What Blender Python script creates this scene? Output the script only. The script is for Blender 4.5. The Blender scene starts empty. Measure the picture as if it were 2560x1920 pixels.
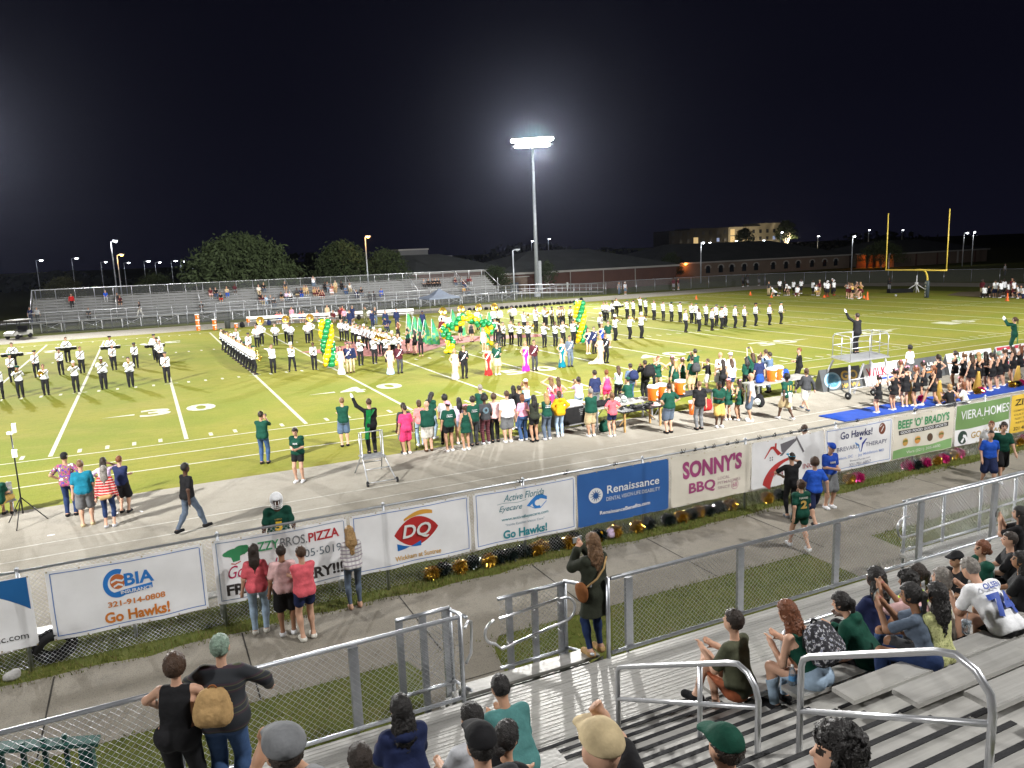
import bpy, math, random
import numpy as np
from mathutils import Vector, Matrix
R = math.radians
rnd = random.Random(7)
sc = bpy.context.scene
col = sc.collection

# ---------------------------------------------------------------- camera, sky, exposure
CAM = Vector((-19.22, -31.44, 6.68)); YAW, PITCH, ROLL = .44085, -.17099, -.03939
f_ = Vector((math.sin(YAW)*math.cos(PITCH), math.cos(YAW)*math.cos(PITCH), math.sin(PITCH)))
r0_ = Vector((math.cos(YAW), -math.sin(YAW), 0)); u0_ = r0_.cross(f_)
r_ = math.cos(ROLL)*r0_ + math.sin(ROLL)*u0_; u_ = -math.sin(ROLL)*r0_ + math.cos(ROLL)*u0_
cd = bpy.data.cameras.new('camera'); cam = bpy.data.objects.new('camera', cd); col.objects.link(cam)
cd.sensor_width = 36; cd.lens = 1921.9*36/2560; cd.clip_start = .1; cd.clip_end = 3000
m_ = Matrix((r_, u_, -f_)).transposed().to_4x4(); m_.translation = CAM; cam.matrix_world = m_
sc.camera = cam
sc.view_settings.view_transform = 'Standard'; sc.view_settings.look = 'None'
sc.view_settings.exposure = 0; sc.view_settings.gamma = 1
sc.cycles.use_denoising = True
sc.cycles.max_bounces = 5; sc.cycles.diffuse_bounces = 2; sc.cycles.glossy_bounces = 2
sc.cycles.transparent_max_bounces = 24; sc.cycles.sample_clamp_indirect = 3; sc.cycles.caustics_reflective = False
wd = bpy.data.worlds.new('World'); sc.world = wd; wd.use_nodes = True
nt = wd.node_tree; bg = nt.nodes['Background']
tc = nt.nodes.new('ShaderNodeTexCoord'); sx = nt.nodes.new('ShaderNodeSeparateXYZ'); cr = nt.nodes.new('ShaderNodeValToRGB')
nt.links.new(tc.outputs['Generated'], sx.inputs[0]); nt.links.new(sx.outputs['Z'], cr.inputs[0]); nt.links.new(cr.outputs[0], bg.inputs[0])
e = cr.color_ramp.elements; e[0].position = 0; e[0].color = (.0042, .0043, .0100, 1); e[1].position = .62; e[1].color = (.0022, .0022, .0052, 1)
q = cr.color_ramp.elements.new(.18); q.color = (.0028, .0028, .0068, 1)
bg.inputs[1].default_value = 1.0

# ---------------------------------------------------------------- materials
MATS = {}
def nn(t, k, **kw):
    n = t.nodes.new(k)
    for a, b in kw.items(): setattr(n, a, b)
    return n
def mat(name, rgb, rough=.75, metal=0, var=.0, scale=6, bump=0, bscale=60, spec=.3, emit=None, es=1, rgb2=None, trans=0, alpha=1, sheen=0):
    if name in MATS: return MATS[name]
    m = bpy.data.materials.new(name); m.use_nodes = True; t = m.node_tree; b = t.nodes['Principled BSDF']
    b.inputs['Base Color'].default_value = (*rgb, 1); b.inputs['Roughness'].default_value = rough; b.inputs['Metallic'].default_value = metal
    b.inputs['Specular IOR Level'].default_value = spec
    if sheen: b.inputs['Sheen Weight'].default_value = sheen
    if trans: b.inputs['Transmission Weight'].default_value = trans
    if alpha < 1: b.inputs['Alpha'].default_value = alpha
    if emit: b.inputs['Emission Color'].default_value = (*emit, 1); b.inputs['Emission Strength'].default_value = es
    if var or rgb2 or bump:
        c = nn(t, 'ShaderNodeTexCoord')
        if var or rgb2:
            n = nn(t, 'ShaderNodeTexNoise'); n.inputs['Scale'].default_value = scale; n.inputs['Detail'].default_value = 4; n.inputs['Roughness'].default_value = .65
            t.links.new(c.outputs['Object'], n.inputs['Vector'])
            r = nn(t, 'ShaderNodeValToRGB'); r.color_ramp.elements[0].position = .32; r.color_ramp.elements[1].position = .68
            lo = rgb2 or tuple(v*(1-var) for v in rgb); hi = rgb if rgb2 else tuple(min(1, v*(1+var)) for v in rgb)
            r.color_ramp.elements[0].color = (*lo, 1); r.color_ramp.elements[1].color = (*hi, 1)
            t.links.new(n.outputs['Fac'], r.inputs[0]); t.links.new(r.outputs[0], b.inputs['Base Color'])
        if bump:
            n2 = nn(t, 'ShaderNodeTexNoise'); n2.inputs['Scale'].default_value = bscale; n2.inputs['Detail'].default_value = 3
            t.links.new(c.outputs['Object'], n2.inputs['Vector'])
            bp = nn(t, 'ShaderNodeBump'); bp.inputs['Strength'].default_value = bump; bp.inputs['Distance'].default_value = .02
            t.links.new(n2.outputs['Fac'], bp.inputs['Height']); t.links.new(bp.outputs[0], b.inputs['Normal'])
    MATS[name] = m
    return m
def layered(name, base, layers, rough=.85, bump=.3, bscale=40, spec=.2):
    """base colour then (rgb, scale, lo, hi, detail, stretch) noise masks on top, in object space."""
    m = bpy.data.materials.new(name); m.use_nodes = True; t = m.node_tree; b = t.nodes['Principled BSDF']
    b.inputs['Roughness'].default_value = rough; b.inputs['Specular IOR Level'].default_value = spec
    c = nn(t, 'ShaderNodeTexCoord'); prev = None
    rgbn = nn(t, 'ShaderNodeRGB'); rgbn.outputs[0].default_value = (*base, 1); prev = rgbn.outputs[0]
    for rgb, s, lo, hi, det, st in layers:
        mp = nn(t, 'ShaderNodeMapping'); mp.inputs['Scale'].default_value = st; t.links.new(c.outputs['Object'], mp.inputs[0])
        n = nn(t, 'ShaderNodeTexNoise'); n.inputs['Scale'].default_value = s; n.inputs['Detail'].default_value = det; n.inputs['Roughness'].default_value = .7
        t.links.new(mp.outputs[0], n.inputs['Vector'])
        r = nn(t, 'ShaderNodeMapRange'); r.inputs['From Min'].default_value = lo; r.inputs['From Max'].default_value = hi
        t.links.new(n.outputs['Fac'], r.inputs['Value'])
        mx = nn(t, 'ShaderNodeMix', data_type='RGBA'); mx.inputs['B'].default_value = (*rgb, 1)
        t.links.new(r.outputs[0], mx.inputs['Factor']); t.links.new(prev, mx.inputs['A']); prev = mx.outputs['Result']
    t.links.new(prev, b.inputs['Base Color'])
    if bump:
        n2 = nn(t, 'ShaderNodeTexNoise'); n2.inputs['Scale'].default_value = bscale; n2.inputs['Detail'].default_value = 3
        t.links.new(c.outputs['Object'], n2.inputs['Vector'])
        bp = nn(t, 'ShaderNodeBump'); bp.inputs['Strength'].default_value = bump; bp.inputs['Distance'].default_value = .03
        t.links.new(n2.outputs['Fac'], bp.inputs['Height']); t.links.new(bp.outputs[0], b.inputs['Normal'])
    MATS[name] = m
    return m
COL = dict(white=(.78,.79,.82), offwhite=(.66,.64,.58), black=(.012,.012,.014), charcoal=(.045,.047,.052), gray=(.16,.165,.175), lightgray=(.42,.43,.46),
    navy=(.016,.024,.075), blue=(.02,.09,.50), royal=(.015,.06,.36), denim=(.045,.09,.20), darkdenim=(.018,.035,.10), lightdenim=(.34,.45,.58), teal=(.01,.17,.26), seafoam=(.07,.20,.195),
    green=(.007,.058,.038), olive=(.075,.08,.05), darkolive=(.028,.032,.022), kelly=(.01,.22,.06), hotpink=(.72,.05,.17), pink=(.75,.30,.40), palepink=(.70,.45,.45), salmon=(.70,.22,.22), coral=(.70,.12,.15), red=(.50,.02,.02), magenta=(.80,.02,.42),
    maroon=(.10,.015,.022), burgundy=(.07,.015,.022), yellow=(.62,.33,.01), gold=(.55,.36,.10), khaki=(.50,.40,.24), tan=(.42,.27,.12), orange=(.75,.16,.02), rust=(.34,.10,.045), lilac=(.62,.48,.66), mint=(.52,.70,.62), neon=(.55,.85,.05),
    cream=(.68,.58,.44), lightblue=(.42,.58,.80), tealgown=(.0,.14,.20), silver=(.50,.50,.54), brown=(.06,.03,.016), leather=(.20,.075,.025), cyan=(.05,.40,.65), slate=(.10,.13,.18), bluegray=(.10,.15,.24), lemon=(.52,.53,.20),
    hblack=(.010,.008,.008), hdark=(.022,.013,.009), hbrown=(.060,.030,.016), hlight=(.16,.085,.04), hblonde=(.36,.22,.09), hgray=(.22,.20,.18), hgreen=(.20,.28,.22), hred=(.16,.05,.018))
SKIN = dict(l=(.56,.33,.23), t=(.44,.25,.16), m=(.30,.155,.09), d=(.075,.036,.022))
def cmat(c):
    return mat('fabric_'+c, COL[c], .82, var=.18, scale=9, bump=.55, bscale=13, spec=.2, sheen=.0)
def hmat(c): return mat('hair_'+c, COL[c], .48, var=.35, scale=30, bump=.6, bscale=110, spec=.45)
def smat(c): return mat('skin_'+c, SKIN[c], .55, var=.06, scale=8, spec=.35)
steel = mat('galvanised_steel', (.46,.48,.52), .36, .85, var=.16, scale=4)
alum = mat('aluminium', (.55,.55,.56), .38, .75, var=.14, scale=5)
plank = layered('aluminium_plank', (.50,.49,.47), [((.36,.35,.33),3,.4,.75,5,(.25,6,1)), ((.60,.59,.55),1.2,.5,.8,3,(1,1,1)), ((.17,.155,.14),2.6,.62,.85,6,(1,1,1))], rough=.42, bump=.12, bscale=20, spec=.5)
plank.node_tree.nodes['Principled BSDF'].inputs['Metallic'].default_value = .35
white_paint = mat('white_paint', (.78,.78,.78), .6, var=.08, scale=3)
dark = mat('dark_void', (.01,.01,.011), .9)
rubber = mat('rubber', (.018,.018,.02), .8, bump=.3)
wire = mat('fence_wire', (.42,.43,.45), .45, .6)

# ---------------------------------------------------------------- scene helpers
def tag(o, label=None, cat=None, group=None, kind=None):
    if label: o['label'] = label
    if cat: o['category'] = cat
    if group: o['group'] = group
    if kind: o['kind'] = kind
    return o
def empty(name, loc=(0,0,0), rz=0, label=None, cat=None, group=None, scale=1):
    o = bpy.data.objects.new(name, None); col.objects.link(o); o.location = loc; o.rotation_euler = (0,0,rz); o.scale = (scale,)*3; o.empty_display_size = .1
    return tag(o, label, cat, group)
def meshobj(name, me, mats, parent=None, loc=None, rot=None):
    o = bpy.data.objects.new(name, me); col.objects.link(o)
    if not isinstance(mats, (list, tuple)): mats = [mats]
    while len(me.materials) < len(mats): me.materials.append(None)
    for i, m in enumerate(mats):
        o.material_slots[i].link = 'OBJECT'; o.material_slots[i].material = m
    if parent: o.parent = parent
    if loc is not None: o.location = loc
    if rot is not None: o.rotation_euler = rot
    return o
class MB:
    def __init__(s): s.v, s.f, s.m, s.sm = [], [], [], []
    def add(s, v, f, mi=0, smooth=False):
        b = len(s.v); s.v += [tuple(p) for p in v]; s.f += [tuple(i+b for i in q) for q in f]; s.m += [mi]*len(f); s.sm += [smooth]*len(f); return s
    def box(s, c, d, mi=0, rz=0, rx=0, ry=0):
        x, y, z = (k/2 for k in d)
        M = Matrix.Rotation(rz,3,'Z') @ Matrix.Rotation(ry,3,'Y') @ Matrix.Rotation(rx,3,'X')
        P = [Vector(c) + M @ Vector((a*x,b*y,e*z)) for a in (-1,1) for b in (-1,1) for e in (-1,1)]
        return s.add(P, [(0,1,3,2),(4,6,7,5),(0,4,5,1),(2,3,7,6),(0,2,6,4),(1,5,7,3)], mi)
    def tube(s, pts, r, n=8, mi=0, cap=True, r2=None, smooth=True):
        pts = [Vector(p) for p in pts]; N = len(pts); V = []; F = []
        up = None
        for i, p in enumerate(pts):
            d = (pts[min(i+1,N-1)] - pts[max(i-1,0)]).normalized()
            if up is None: up = Vector((0,0,1)) if abs(d.z) < .9 else Vector((1,0,0))
            a = d.cross(up)
            if a.length < 1e-4: a = d.cross(Vector((0,1,.3)))
            a.normalize(); b = a.cross(d); up = b
            rr = r if r2 is None else r + (r2-r)*i/(N-1)
            for k in range(n):
                t = 2*math.pi*(k+.5)/n; V.append(p + a*math.cos(t)*rr + b*math.sin(t)*rr)
        for i in range(N-1):
            for k in range(n):
                F.append((i*n+k, i*n+(k+1)%n, (i+1)*n+(k+1)%n, (i+1)*n+k))
        if cap: F.append(tuple(range(n-1,-1,-1))); F.append(tuple(range((N-1)*n, N*n)))
        return s.add(V, F, mi, smooth)
    def lathe(s, prof, n=20, c=(0,0,0), mi=0, ax='Z', M=None):
        V = []; F = []; N = len(prof)
        for r, z in prof:
            for k in range(n):
                t = 2*math.pi*k/n; p = Vector((r*math.cos(t), r*math.sin(t), z))
                if ax == 'Y': p = Vector((p.x, p.z, p.y))
                if ax == 'X': p = Vector((p.z, p.x, p.y))
                if M is not None: p = M @ p
                V.append(p + Vector(c))
        for i in range(N-1):
            for k in range(n): F.append((i*n+k, i*n+(k+1)%n, (i+1)*n+(k+1)%n, (i+1)*n+k))
        return s.add(V, F, mi, True)
    def poly(s, P, y=None, mi=0):
        return s.add(P, [tuple(range(len(P)))], mi)
    def prism(s, P, d, mi=0):
        """closed polygon P (3-D points) thickened by vector d"""
        d = Vector(d); n = len(P); V = [Vector(p) for p in P] + [Vector(p)+d for p in P]
        return s.add(V, [tuple(range(n-1,-1,-1)), tuple(range(n,2*n))] + [(i,(i+1)%n,n+(i+1)%n,n+i) for i in range(n)], mi)
    def mesh(s, name):
        me = bpy.data.meshes.new(name); me.from_pydata(s.v, [], s.f)
        me.polygons.foreach_set('material_index', s.m); me.polygons.foreach_set('use_smooth', s.sm); me.update(); return me
    def build(s, name, mats, parent=None, loc=None, rot=None):
        return meshobj(name, s.mesh(name), mats, parent, loc, rot)
def arc(c, r, a0, a1, n=8, plane='xz'):
    out = []
    for i in range(n+1):
        t = R(a0 + (a1-a0)*i/n); u, v = r*math.cos(t), r*math.sin(t)
        out.append((c[0]+u, c[1], c[2]+v) if plane == 'xz' else (c[0], c[1]+u, c[2]+v) if plane == 'yz' else (c[0]+u, c[1]+v, c[2]))
    return out
def copy_thing(o, loc, rz=0, label=None, group=None, scale=None):
    r = o.copy(); col.objects.link(r); r.location = loc; r.rotation_euler = (0,0,rz)
    if scale: r.scale = (scale,)*3
    if label: r['label'] = label
    if group: r['group'] = group
    for ch in list(o.children):
        c = ch.copy(); col.objects.link(c); c.parent = r
        for g in list(ch.children):
            d = g.copy(); col.objects.link(d); d.parent = c
    return r
TXT = {}
def text_mesh(s, bold=0, shear=0, spacing=1, mirror=False):
    """unit-height flat letters, centred; returns (verts Nx2, faces)"""
    key = (s, bold, shear, spacing)
    if key in TXT: return TXT[key]
    cu = bpy.data.curves.new('lettering', 'FONT'); cu.body = s; cu.size = 1; cu.offset = bold; cu.shear = shear; cu.space_character = spacing
    cu.resolution_u = 3; cu.align_x = 'CENTER'
    o = bpy.data.objects.new('lettering', cu); col.objects.link(o)
    dg = bpy.context.evaluated_depsgraph_get(); me = bpy.data.meshes.new_from_object(o.evaluated_get(dg))
    import bmesh
    b_ = bmesh.new(); b_.from_mesh(me); bmesh.ops.triangulate(b_, faces=b_.faces[:])
    for _ in range(3):
        L = [e for e in b_.edges if e.calc_length() > .16]
        if L: bmesh.ops.subdivide_edges(b_, edges=L, cuts=1)
    bmesh.ops.triangulate(b_, faces=b_.faces[:]); b_.to_mesh(me); b_.free()
    V = np.array([v.co[:2] for v in me.vertices]); F = [tuple(p.vertices) for p in me.polygons]
    bpy.data.objects.remove(o); bpy.data.curves.remove(cu); bpy.data.meshes.remove(me)
    V[:,0] -= (V[:,0].max()+V[:,0].min())/2; V[:,1] -= (V[:,1].max()+V[:,1].min())/2
    TXT[key] = (V, F)
    return TXT[key]
def put_text(mb, s, w, h, fn, bold=.01, shear=0, mi=0, spacing=1, rot=0, cx=0, cz=0):
    """add text scaled to w x h; fn(x,z)->3-D point"""
    V, F = text_mesh(s, bold, shear, spacing)
    a = V.copy(); a[:,0] *= w/max(1e-6, np.ptp(V[:,0])); a[:,1] *= h/max(1e-6, np.ptp(V[:,1]))
    if rot: cth, sth = math.cos(rot), math.sin(rot); a = np.stack([a[:,0]*cth-a[:,1]*sth, a[:,0]*sth+a[:,1]*cth], 1)
    mb.add([fn(cx+x, cz+z) for x, z in a], F, mi)
# ---------------------------------------------------------------- people: one smooth implicit surface per body / garment
def surf(prims, res, clips=(), k=.035, jitter=0, seed=0):
    """prims: ('c',a,b,ra,rb) tapered capsule or ('e',c,M,radii) ellipsoid. clips: functions P->sdf (intersection). surface nets."""
    lo = np.full(3, 1e9); hi = -lo
    for p in prims:
        if p[0] == 'c':
            for q, r in ((p[1], p[3]), (p[2], p[4])): lo = np.minimum(lo, q-r); hi = np.maximum(hi, q+r)
        else: r = max(p[3]); lo = np.minimum(lo, p[1]-r); hi = np.maximum(hi, p[1]+r)
    lo = lo - 2.5*res; n = np.ceil((hi+2.5*res-lo)/res).astype(int)+1
    D = np.full(n, .25, np.float32); ax = [lo[i]+res*np.arange(n[i]) for i in range(3)]
    for p in prims:
        if p[0] == 'c': plo = np.minimum(p[1]-p[3], p[2]-p[4]); phi = np.maximum(p[1]+p[3], p[2]+p[4])
        else: r = max(p[3]); plo = p[1]-r; phi = p[1]+r
        i0 = np.maximum(0, np.floor((plo-.06-lo)/res).astype(int)); i1 = np.minimum(n, np.ceil((phi+.06-lo)/res).astype(int)+1)
        sl = tuple(slice(a, b) for a, b in zip(i0, i1))
        X, Y, Z = np.meshgrid(*[ax[i][sl[i]] for i in range(3)], indexing='ij')
        if p[0] == 'c':
            ba = p[2]-p[1]; px, py, pz = X-p[1][0], Y-p[1][1], Z-p[1][2]
            h = np.clip((px*ba[0]+py*ba[1]+pz*ba[2])/max(1e-9, ba@ba), 0, 1)
            d = np.sqrt((px-h*ba[0])**2+(py-h*ba[1])**2+(pz-h*ba[2])**2) - (p[3]+(p[4]-p[3])*h)
        else:
            Q = np.stack([X-p[1][0], Y-p[1][1], Z-p[1][2]], -1) @ p[2]
            rr = np.asarray(p[3]); k0 = np.sqrt(((Q/rr)**2).sum(-1)); k1 = np.sqrt(((Q/rr**2)**2).sum(-1))
            d = k0*(k0-1)/np.maximum(k1, 1e-6)
        o = D[sl]; kk = k if len(p) < 6 else p[5]
        h = np.clip(.5+.5*(o-d)/kk, 0, 1)
        D[sl] = o*(1-h)+d*h - kk*h*(1-h)
    if clips:
        P = np.stack(np.meshgrid(*ax, indexing='ij'), -1)
        for c in clips: D = np.maximum(D, c(P))
    S = D < 0
    c8 = [S[i:n[0]-1+i, j:n[1]-1+j, l:n[2]-1+l] for i in (0,1) for j in (0,1) for l in (0,1)]
    cnt = sum(c.astype(np.int8) for c in c8); act = (cnt > 0) & (cnt < 8)
    idx = np.full(act.shape, -1, np.int64); cells = np.argwhere(act); idx[act] = np.arange(len(cells))
    acc = np.zeros((len(cells),3)); w = np.zeros(len(cells))
    for a in range(3):
        e = np.eye(3, dtype=int)[a]; o1, o2 = [np.eye(3, dtype=int)[b] for b in range(3) if b != a]
        for s in (0,1):
            for t in (0,1):
                c0 = cells + s*o1 + t*o2; c1 = c0+e
                d0 = D[tuple(c0.T)]; d1 = D[tuple(c1.T)]; x = (d0 < 0) != (d1 < 0)
                u = np.where(x, d0/np.where(x, d0-d1, 1), 0)
                acc += np.where(x[:,None], c0 + u[:,None]*e, 0); w += x
    V = lo + res*acc/np.maximum(w,1)[:,None]
    F = []
    for a in range(3):
        b, c = [(1,2),(2,0),(0,1)][a]; e = np.eye(3, dtype=int)
        sl0 = [slice(None)]*3; sl1 = [slice(None)]*3; sl0[a] = slice(0,-1); sl1[a] = slice(1,None)
        A, B = S[tuple(sl0)], S[tuple(sl1)]
        E = np.argwhere(A != B); E = E[(E[:,b] > 0) & (E[:,c] > 0) & (E[:,b] < n[b]-1) & (E[:,c] < n[c]-1)]
        ins = A[tuple(E.T)]
        q = [idx[tuple((E - e[b]*i - e[c]*j).T)] for i, j in ((1,1),(0,1),(0,0),(1,0))]
        Q = np.stack(q, 1); Q = np.where(ins[:,None], Q, Q[:,::-1]); F.append(Q[(Q >= 0).all(1)])
    F = np.concatenate(F)
    if jitter:
        V = V + np.random.RandomState(seed).normal(0, jitter, V.shape)
    return V, F
def to_mesh(name, parts):
    """parts: list of (V,F,matidx or array)"""
    vs, fs, ms, b = [], [], [], 0
    for V, F, mi in parts:
        vs.append(V); fs.append(F+b); ms.append(np.full(len(F), mi) if np.isscalar(mi) else mi); b += len(V)
    V = np.concatenate(vs); F = np.concatenate(fs); M = np.concatenate(ms)
    me = bpy.data.meshes.new(name); me.vertices.add(len(V)); me.vertices.foreach_set('co', V.ravel().astype(np.float32))
    me.loops.add(F.size); me.loops.foreach_set('vertex_index', F.ravel().astype(np.int32))
    me.polygons.add(len(F)); me.polygons.foreach_set('loop_start', np.arange(0, F.size, 4, dtype=np.int32))
    me.polygons.foreach_set('material_index', M.astype(np.int32)); me.polygons.foreach_set('use_smooth', np.ones(len(F), bool))
    me.update(calc_edges=True)
    return me
A_ = lambda *p: np.array(p, float)
def rx(a): c, s = math.cos(a), math.sin(a); return np.array([[1,0,0],[0,c,-s],[0,s,c]])
def rz(a): c, s = math.cos(a), math.sin(a); return np.array([[c,-s,0],[s,c,0],[0,0,1]])
def ry(a): c, s = math.cos(a), math.sin(a); return np.array([[c,0,s],[0,1,0],[-s,0,c]])
def ik(S, W, a, b, hint):
    d = W-S; L = np.linalg.norm(d)
    if L > (a+b)*.995: W = S+d*(a+b)*.995/L; d = W-S; L = np.linalg.norm(d)
    u = d/L; x = (a*a-b*b+L*L)/(2*L); h = math.sqrt(max(1e-6, a*a-x*x))
    n = hint-u*(hint@u); n /= np.linalg.norm(n)+1e-9
    return S+u*x+n*h, W
# wrist targets are in the un-leaned standing frame (+Y = the way the person faces, +X = their right hand)
POSE = {
 'stand': dict(), 'hang': dict(wr=(.25,.04,.84), wl=(-.25,.02,.84), a=((.11,.03),(-.11,-.03))),
 'wide': dict(a=((.19,0),(-.19,0)), wr=(.03,.30,1.42), wl=(-.05,.27,1.38)),
 'cross': dict(wr=(-.10,.20,1.16), wl=(.10,.22,1.13)), 'phone': dict(wr=(.05,.30,1.47), wl=(-.05,.30,1.45), eh=(.6,0,-1)),
 'low': dict(wr=(.06,.27,1.12), wl=(-.07,.26,1.10), hd=(0,-25)), 'hips': dict(wr=(.19,.04,1.03), wl=(-.19,.04,1.03), eh=(1,-.5,0)),
 'hipr': dict(wr=(.19,.04,1.03), eh=(1,-.5,0)), 'play': dict(wr=(.03,.30,1.45), wl=(-.05,.27,1.42), eh=(.8,0,-.6)),
 'flute': dict(wr=(.12,.17,1.52), wl=(.40,.15,1.50), eh=(.3,.3,-1)), 'sax': dict(wr=(.12,.22,.98), wl=(-.02,.24,1.17)),
 'drum': dict(wr=(.20,.36,1.06), wl=(-.20,.36,1.06), eh=(1,-.2,-.5)), 'tuba': dict(wr=(.16,.30,1.18), wl=(-.20,.26,1.36)),
 'bass': dict(wr=(.40,.22,1.20), wl=(-.40,.22,1.20), eh=(.6,-.4,-.6)),
 'cond': dict(wl=(-.44,.22,1.78), wr=(.10,.26,1.36), el=(-.6,0,-1)), 'cond2': dict(wl=(-.10,.42,1.60), wr=(.16,.40,1.64), eh=(.4,0,-1)),
 'walk': dict(a=((.09,.36),(-.09,-.30)), wr=(.28,-.14,.90), wl=(-.27,.24,.92), lift=1), 'walk2': dict(a=((.09,-.24),(-.09,.30)), wr=(.24,.16,.90), wl=(-.24,-.10,.88), lift=2),
 'armup': dict(wr=(.10,.22,1.90), wl=(-.14,.24,1.86), eh=(1,.2,-.2)), 'flag': dict(wr=(.30,.26,1.72), wl=(.14,.30,1.30)), 
 'shade': dict(wl=(-.12,.16,1.62), wr=(.15,.18,1.10), el=(-1,.2,-.1), hd=(0,5)),
 'sit': dict(pz=.54, a=((.11,.44),(-.11,.42)), wr=(.12,.40,.66), wl=(-.12,.40,.66), lean=-4),
 'sitl': dict(pz=.54, a=((.12,.44),(-.12,.40)), wr=(.10,.48,.74), wl=(-.10,.46,.74), lean=-32, hd=(0,14)),
 'sitll': dict(pz=.54, a=((.14,.44),(-.14,.40)), wr=(.14,.62,.70), wl=(-.14,.60,.70), lean=-46, hd=(0,20)),
 'sitbrow': dict(pz=.54, a=((.11,.44),(-.11,.42)), wr=(.09,.22,1.24), wl=(-.12,.40,.66), eh=(.6,.5,-1), lean=-4),
 'sitp': dict(pz=.54, a=((.14,.46),(-.16,.42)), wr=(.04,.50,1.00), wl=(-.10,.50,1.0), lean=-18),
 'sitx': dict(pz=.54, a=((.05,.30),(-.30,.30)), wr=(.10,.34,.80), wl=(-.10,.36,.82), lean=-6, lift=2),
 'sitf': dict(pz=.12, a=((.20,.42),(-.20,.40)), wr=(.10,.40,.45), wl=(-.10,.40,.45), lean=-12),
 'lean': dict(wr=(.34,.40,1.04), wl=(-.34,.40,1.04), lean=-12, eh=(1,-.2,-.1)), 'fence': dict(wr=(.27,.30,.98), wl=(-.29,.26,.98), lean=-10, eh=(.6,-.6,0), hd=(0,-20)),
 'bend': dict(wr=(.16,.55,.62), wl=(-.16,.55,.62), lean=-62, pz=.86, hd=(0,40)), 'crouch': dict(pz=.42, lean=-48, wr=(.14,.50,.12), wl=(-.14,.50,.12), a=((.14,.10),(-.14,-.35)), hd=(0,35)),
 'kneel': dict(pz=.50, lean=-12, a=((.12,.28),(-.10,-.42)), wr=(.14,.32,.60), wl=(-.12,.30,.60)), 'couple_m': dict(wr=(.24,.06,.90), wl=(-.12,.22,1.10)), 'couple_w': dict(wr=(.24,.16,1.06), wl=(-.22,.06,.86)),
 'face': dict(wr=(.10,.20,1.52), wl=(-.18,.18,1.10), eh=(1,.2,-.4)), 'hug': dict(wr=(.30,.36,1.36), wl=(-.30,.36,1.36), lean=-14), 'horn': dict(wr=(.16,.28,1.28), wl=(-.05,.30,1.34)),
 'brow': dict(wr=(.05,.20,1.72), wl=(-.14,.26,1.05), eh=(1,.3,-.3)), 'push': dict(wr=(.30,.16,.80), wl=(-.30,.16,.80), lean=-10, eh=(1,-.3,0), hd=(0,-18)),
}
class Fig: pass
def skeleton(pose, sex, wd):
    d = POSE[pose]; g = Fig(); g.pose = pose; g.w = wd; g.sex = sex
    g.P = A_(0, 0, d.get('pz', .95)); ln = R(d.get('lean', -1)); g.T = rx(ln)
    if pose in ('bend',): g.P[1] = -.12
    tf = lambda x, y, z: g.P + g.T @ A_(x, y, z); g.tf = tf
    sw = .172*wd**.5 if sex == 'm' else .150*wd**.5; g.sw = sw
    hy, hp = d.get('hd', (0, 0)); g.Hm = rx(R(hp) + (0 if 'hd' in d and abs(ln) > .3 else -ln*.4)) ; g.Hm = g.T @ g.Hm if abs(ln) > .3 else g.Hm
    g.neck = tf(0, 0, .50); g.Hc = tf(0, .005, .565) + g.Hm @ A_(0, .015, .115)
    standing = d.get('pz', .95) > .8; k0 = .95 if standing else d['pz']
    g.arm = []
    for s, key in ((1,'wr'), (-1,'wl')):
        S = tf(s*sw, 0, .44); t = A_(*d.get(key, (s*.265, .03, .86)))
        if key not in d and not standing: t = A_(s*.2, .3, .6)
        h = d.get('el') if (s < 0 and 'el' in d) else d.get('eh', (.35, -.6, -.5)); hint = A_(abs(h[0])*s, h[1], h[2])
        E, W = ik(S, t, .285, .255, hint); g.arm.append((S, E, W))
    g.leg = []
    aa = d.get('a', ((.10,.02),(-.10,-.01)))
    for i, s in enumerate((1,-1)):
        Hh = g.P + A_(s*.088*(1.08 if sex == 'f' else 1), 0, -.02); an = A_(aa[i][0], aa[i][1], .085)
        if d.get('lift') == 1+(i == 0): an[2] += .06
        if pose in ('kneel','crouch') and i == 1: an[2] = .10
        if pose == 'sitx' and i == 1: an[2] = .42
        K, an = ik(Hh, an, .445, .425, A_(s*.12, 1, .15)); g.leg.append((Hh, K, an))
    return g
I3 = np.eye(3)
def torso(g, e=0, lower=True, loose=0):
    w = g.w; f = g.sex == 'f'; tf = g.tf; sw = g.sw; t = []
    c = lambda x, y, z, r, x2=None: t.append(('c', tf(-x,y,z), tf(x,y,z), r+e, r+e))
    c(sw-.055, -.005, .430, .052); c(.073*w, .008, .33, .099*w**.7 if not f else .088*w**.7)
    if f: t.extend([('e', tf(s*.075,.085,.30), g.T, (.062+e,.055+e,.062+e)) for s in (1,-1)])
    c(.070*w, .004, .24, .094*w**.8 if not f else .083*w**.8); c(.058*w, 0, .13, (.092*w if not f else .078*w)+loose*1.1)
    if loose: c(.070*w, 0, .03, .098*w+loose*.6)
    if w > 1.18: t.append(('e', tf(0,.07,.12), g.T, (.15*w+e,.12*w+e,.16+e)))
    if lower: c(.080*w, -.005, .0, .104*w if not f else .106*w); t.extend([('e', tf(s*.07,-.055,-.03), g.T, (.088+e,.082+e,.095+e)) for s in (1,-1)])
    return t
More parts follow.
